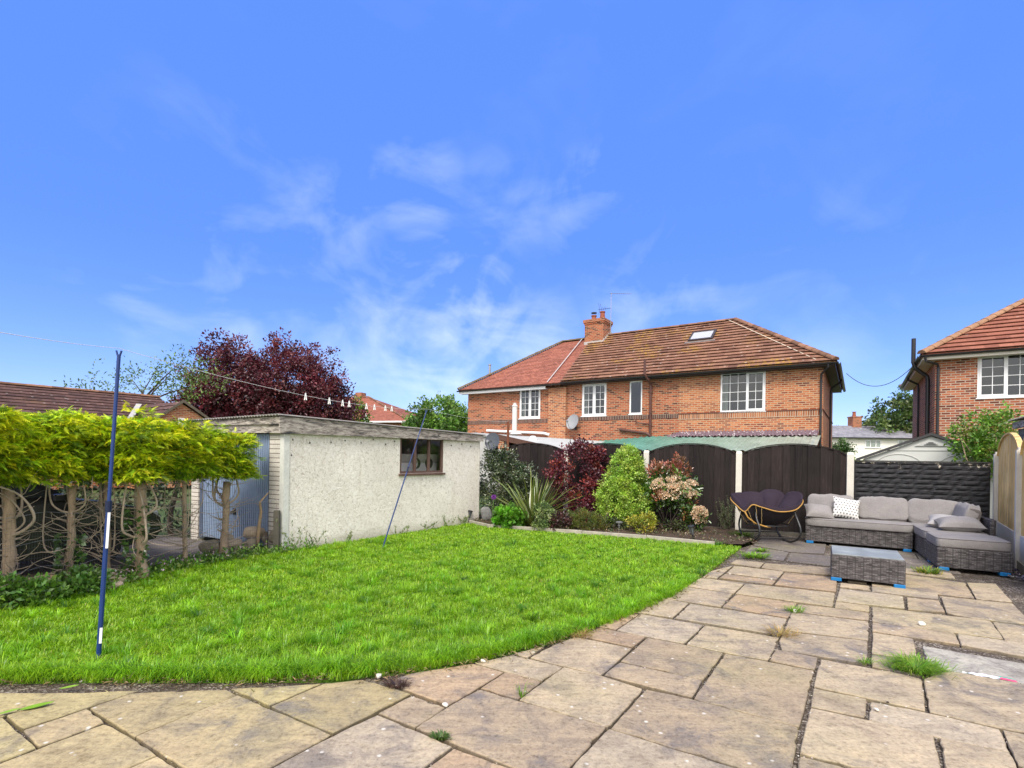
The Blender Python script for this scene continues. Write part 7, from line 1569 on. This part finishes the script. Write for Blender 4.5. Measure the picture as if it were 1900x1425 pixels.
for sx_ in (-1, 1):
    x = .37*sx_; hoop = [(x-.03*sx_,-.30,.66),(x+.01,-.36,.50),(x+.03,-.46,.33),(x+.03,-.47,.20),(x+.02,-.36,.09),(x,-.15,.02),(x,.08,.012),(x,.30,.06),(x,.44,.16),(x,.48,.30),(x-.03*sx_,.42,.52),(x-.05*sx_,.36,.70)]
    P = [Vector(p) for p in hoop]; fine = []
    for i in range(len(P)-1):
        a, b, c, d = P[max(0,i-1)], P[i], P[i+1], P[min(len(P)-1,i+2)]
        for q in range(6): t_ = q/6; fine.append(.5*((2*b)+(c-a)*t_+(2*a-5*b+4*c-d)*t_*t_+(3*b-a-3*c+d)*t_**3))
    fine.append(P[-1]); mb = MB(); mb.tube(fine, .019, 8); mb.build('rocker', plain('black_steel', (.022,.022,.025), .35, .15, 8, .03, spec=.5), Rc, smooth=True)
for y, z_ in ((-.42,.13),(.40,.13)): mb = MB(); mb.tube([(-.37,y,z_),(.37,y,z_)], .011, 8); mb.build('stretcher', M_black, Rc)

# ------------------------------------------------------------------ small things
def solar(loc, label, tilt=0, kind=0):
    t = empty('solar_light', loc, label, 'solar light', random.uniform(0,1), 'solar stake lights along the bed'); M = Matrix.Rotation(tilt, 4, 'Y')
    if kind == 0:
        mb = MB(); mb.lathe([(.004,-.05),(.012,.03),(.014,.10),(.0,.10)], 10, (0,0,0), M); mb.build('stake', M_black, t)
        mb = MB(); mb.lathe([(.030,.10),(.055,.24),(.057,.245),(.0,.246)], 6, (0,0,0), M); mb.build('lantern', plain('smoky_lens', (.10,.105,.11), .25, .1, 6, 0, spec=.5), t)
        mb = MB(); mb.lathe([(.066,.247),(.066,.268),(.045,.285),(0,.287)], 12, (0,0,0), M); mb.build('cap', M_black, t)
        mb = MB()
        for k in range(6): a = k*1.047; mb.tube([M @ Vector((.031*math.cos(a), .031*math.sin(a), .10)), M @ Vector((.057*math.cos(a), .057*math.sin(a), .247))], .004, 4)
        mb.build('lantern_frame', M_black, t)
    else:
        mb = MB(); mb.lathe([(.01,-.05),(.014,.1),(.03,.11),(.03,.17),(0,.17)], 10, (0,0,0), M); mb.build('stake', plain('grey_plastic', (.22,.22,.22), .5), t)
        mb = MB(); mb.lathe([(.075,.171),(.075,.195),(.03,.205),(0,.205)], 14, (0,0,0), M); mb.build('cap', plain('silver_cap', (.15,.155,.155), .5), t)
    return t
solar((-1.0,12.10,.02), 'black solar light tilted at the garage corner end of the bed', .18)
solar((.56,11.12,.03), 'black lantern solar light in front of the pale variegated shrub', .0)
solar((2.30,11.0,.03), 'grey flat capped solar light below the conical evergreen', .0, 1)
solar((3.50,9.90,.04), 'black solar light leaning in the bare soil near the lawn corner', -.22)
# tufts and weeds on the patio
def tuft(name, loc, label, n, rad, h_, pal, flat=1.0, cat='grass tuft', w_=.0022):
    x = RNG.normal(0,rad*.35,n); y = RNG.normal(0,rad*.25,n); a = np.arctan2(y, x) + RNG.normal(0,.5,n); L = h_*(.5+RNG.random(n)); D = np.stack([np.cos(a), np.sin(a), np.zeros(n)],1); S_ = np.stack([-np.sin(a), np.cos(a), np.zeros(n)],1)*w_
    B = np.stack([x,y,np.full(n,-.005)],1); Mi = B + D*(L*.40*flat)[:,None] + np.array([0,0,1])*(L*.55)[:,None]; T = B + D*(L*.95*flat)[:,None] + np.array([0,0,1])*(L*(.35+.4*RNG.random(n)))[:,None]
    V = np.empty((n*5,3)); V[0::5]=B-S_; V[1::5]=B+S_; V[2::5]=Mi+S_; V[3::5]=Mi-S_; V[4::5]=T; i = np.arange(n)*5; F = np.concatenate([np.stack([i,i+1,i+2],1),np.stack([i,i+2,i+3],1),np.stack([i+3,i+2,i+4],1)])
    o = np_mesh(name, V, F, M_grass, None, np.repeat(pick(pal,n),5,0)); o.location = loc; return tag(o, label, cat)
GP = [(.16,.34,.02),(.22,.42,.03),(.12,.26,.02),(.3,.42,.06)]; YP = [(.42,.30,.10),(.5,.36,.14),(.33,.24,.08)]
tuft('grass_tuft', (3.13,3.98,0), 'large bright green grass tuft in the joint beside the sunken slab', 900, .22, .085, GP, 1.25)
tuft('grass_tuft', (3.0,5.46,0), 'small green tuft in the joint left of the long patio seam', 120, .10, .07, GP)
tuft('grass_tuft', (2.82,4.10,0), 'tiny yellowish tuft at the foot of the long patio seam', 60, .07, .05, GP)
tuft('dry_grass', (2.47,4.73,0), 'dry straw coloured grass patch on the patio joint', 160, .16, .07, YP, 1.3, 'dry grass')
tuft('weed', (-.38,2.92,0), 'small dark green weed in the front slab joint', 110, .05, .035, [(.08,.15,.03),(.12,.2,.04)], 1, 'weed', .004)
tuft('weed', (.09,3.44,0), 'wispy seedling at the corner of a small pale slab', 26, .04, .11, GP, .5, 'weed')
tuft('dead_weed', (-.77,3.56,0), 'brown dried up weed on the slab edge below the lawn', 160, .09, .055, [(.10,.055,.04),(.16,.09,.06),(.07,.04,.03)], 1.1, 'weed')
tuft('dry_grass', (.62,4.60,0), 'straw coloured dead grass at the bend of the lawn edge', 120, .13, .07, YP, 1.3, 'dry grass')
tuft('weed', (3.98,8.45,0), 'low green weed at the edge of the dark paving near the lawn corner', 240, .28, .08, GP, 1.4, 'weed', .006)
tuft('weed', (4.35,9.0,0), 'small weed on the dark paving in front of the rocking chair', 90, .12, .06, GP, 1.4, 'weed', .006)
tuft('weed', (6.02,7.45,0), 'green and yellow weed beside the chaise front foot', 150, .16, .09, [(.2,.34,.03),(.4,.36,.06),(.13,.22,.03)], 1.4, 'weed', .006)
tuft('weed', (6.1,8.3,0), 'yellowish weed between the coffee table and the chaise', 90, .10, .06, [(.34,.36,.05),(.2,.3,.04)], 1.4, 'weed', .006)
tuft('weed', (4.72,10.55,.0), 'green weeds behind the rocking chair hoops', 200, .22, .14, GP, 1.1, 'weed', .005)
tuft('weed', (8.62,9.35,0), 'dark green weed climbing the corner fence post', 160, .10, .30, [(.07,.15,.03),(.1,.2,.03)], .5, 'weed', .008)
def fallen(loc, rz, L, label, c):
    mb = MB(); n = 8; V = []
    for i in range(n+1): f = i/n; wd = L*.16*math.sin(f*3.14)**.8 + .001; V += [(L*f,-wd,.006+.012*f), (L*f,0,.002+.014*f), (L*f,wd,.007+.012*f)]
    mb.add(V, [(i*3+j, i*3+j+1, i*3+j+4, i*3+j+3) for i in range(n) for j in (0,1)]); o = mb.build('fallen_leaf', plain('green_leaf_lamina', c, .5, .25, 20, .2)); o.location = loc; o.rotation_euler = (0,0,rz); tag(o, label, 'leaf')
fallen((-2.98,3.14,.003), .55, .17, 'long green fallen leaf lying on the left patio slabs', (.16,.30,.02)); fallen((-3.05,3.09,.003), .5, .10, 'smaller green leaf touching the long fallen leaf', (.17,.30,.03)); fallen((-2.98,3.43,.003), .3, .11, 'green leaf close to the lawn edge on the left', (.18,.30,.03))
t = empty('plastic_wrapper', (3.58,3.92,-.022), 'crumpled white plastic wrapper with pink and green end on the sunken slab', 'litter', R(-28))
mb = MB(); V = []
for i in range(9):
    f = i/8; wd = .022*math.sin(f*3.0+.12)+.003; V += [(-.11+.24*f, -wd, .004+.010*abs(math.sin(i*2.1))), (-.11+.24*f, wd, .006+.012*abs(math.cos(i*1.7)))]
mb.add(V, [(2*i,2*i+2,2*i+3,2*i+1) for i in range(8)]); mb.build('wrapper', plain('white_film', (.75,.76,.80), .3, .05, 20, .1), t)
for y0, c_, nm in ((-.012,(.62,.08,.16),'pink_end'),(.008,(.03,.33,.25),'green_end')): mb = MB(); mb.add([(.10,y0-.010,.012),(.20,y0-.012,.008),(.19,y0+.006,.016),(.11,y0+.008,.02)], [(0,1,2,3)]); mb.build(nm, plain(nm, c_, .4), t)
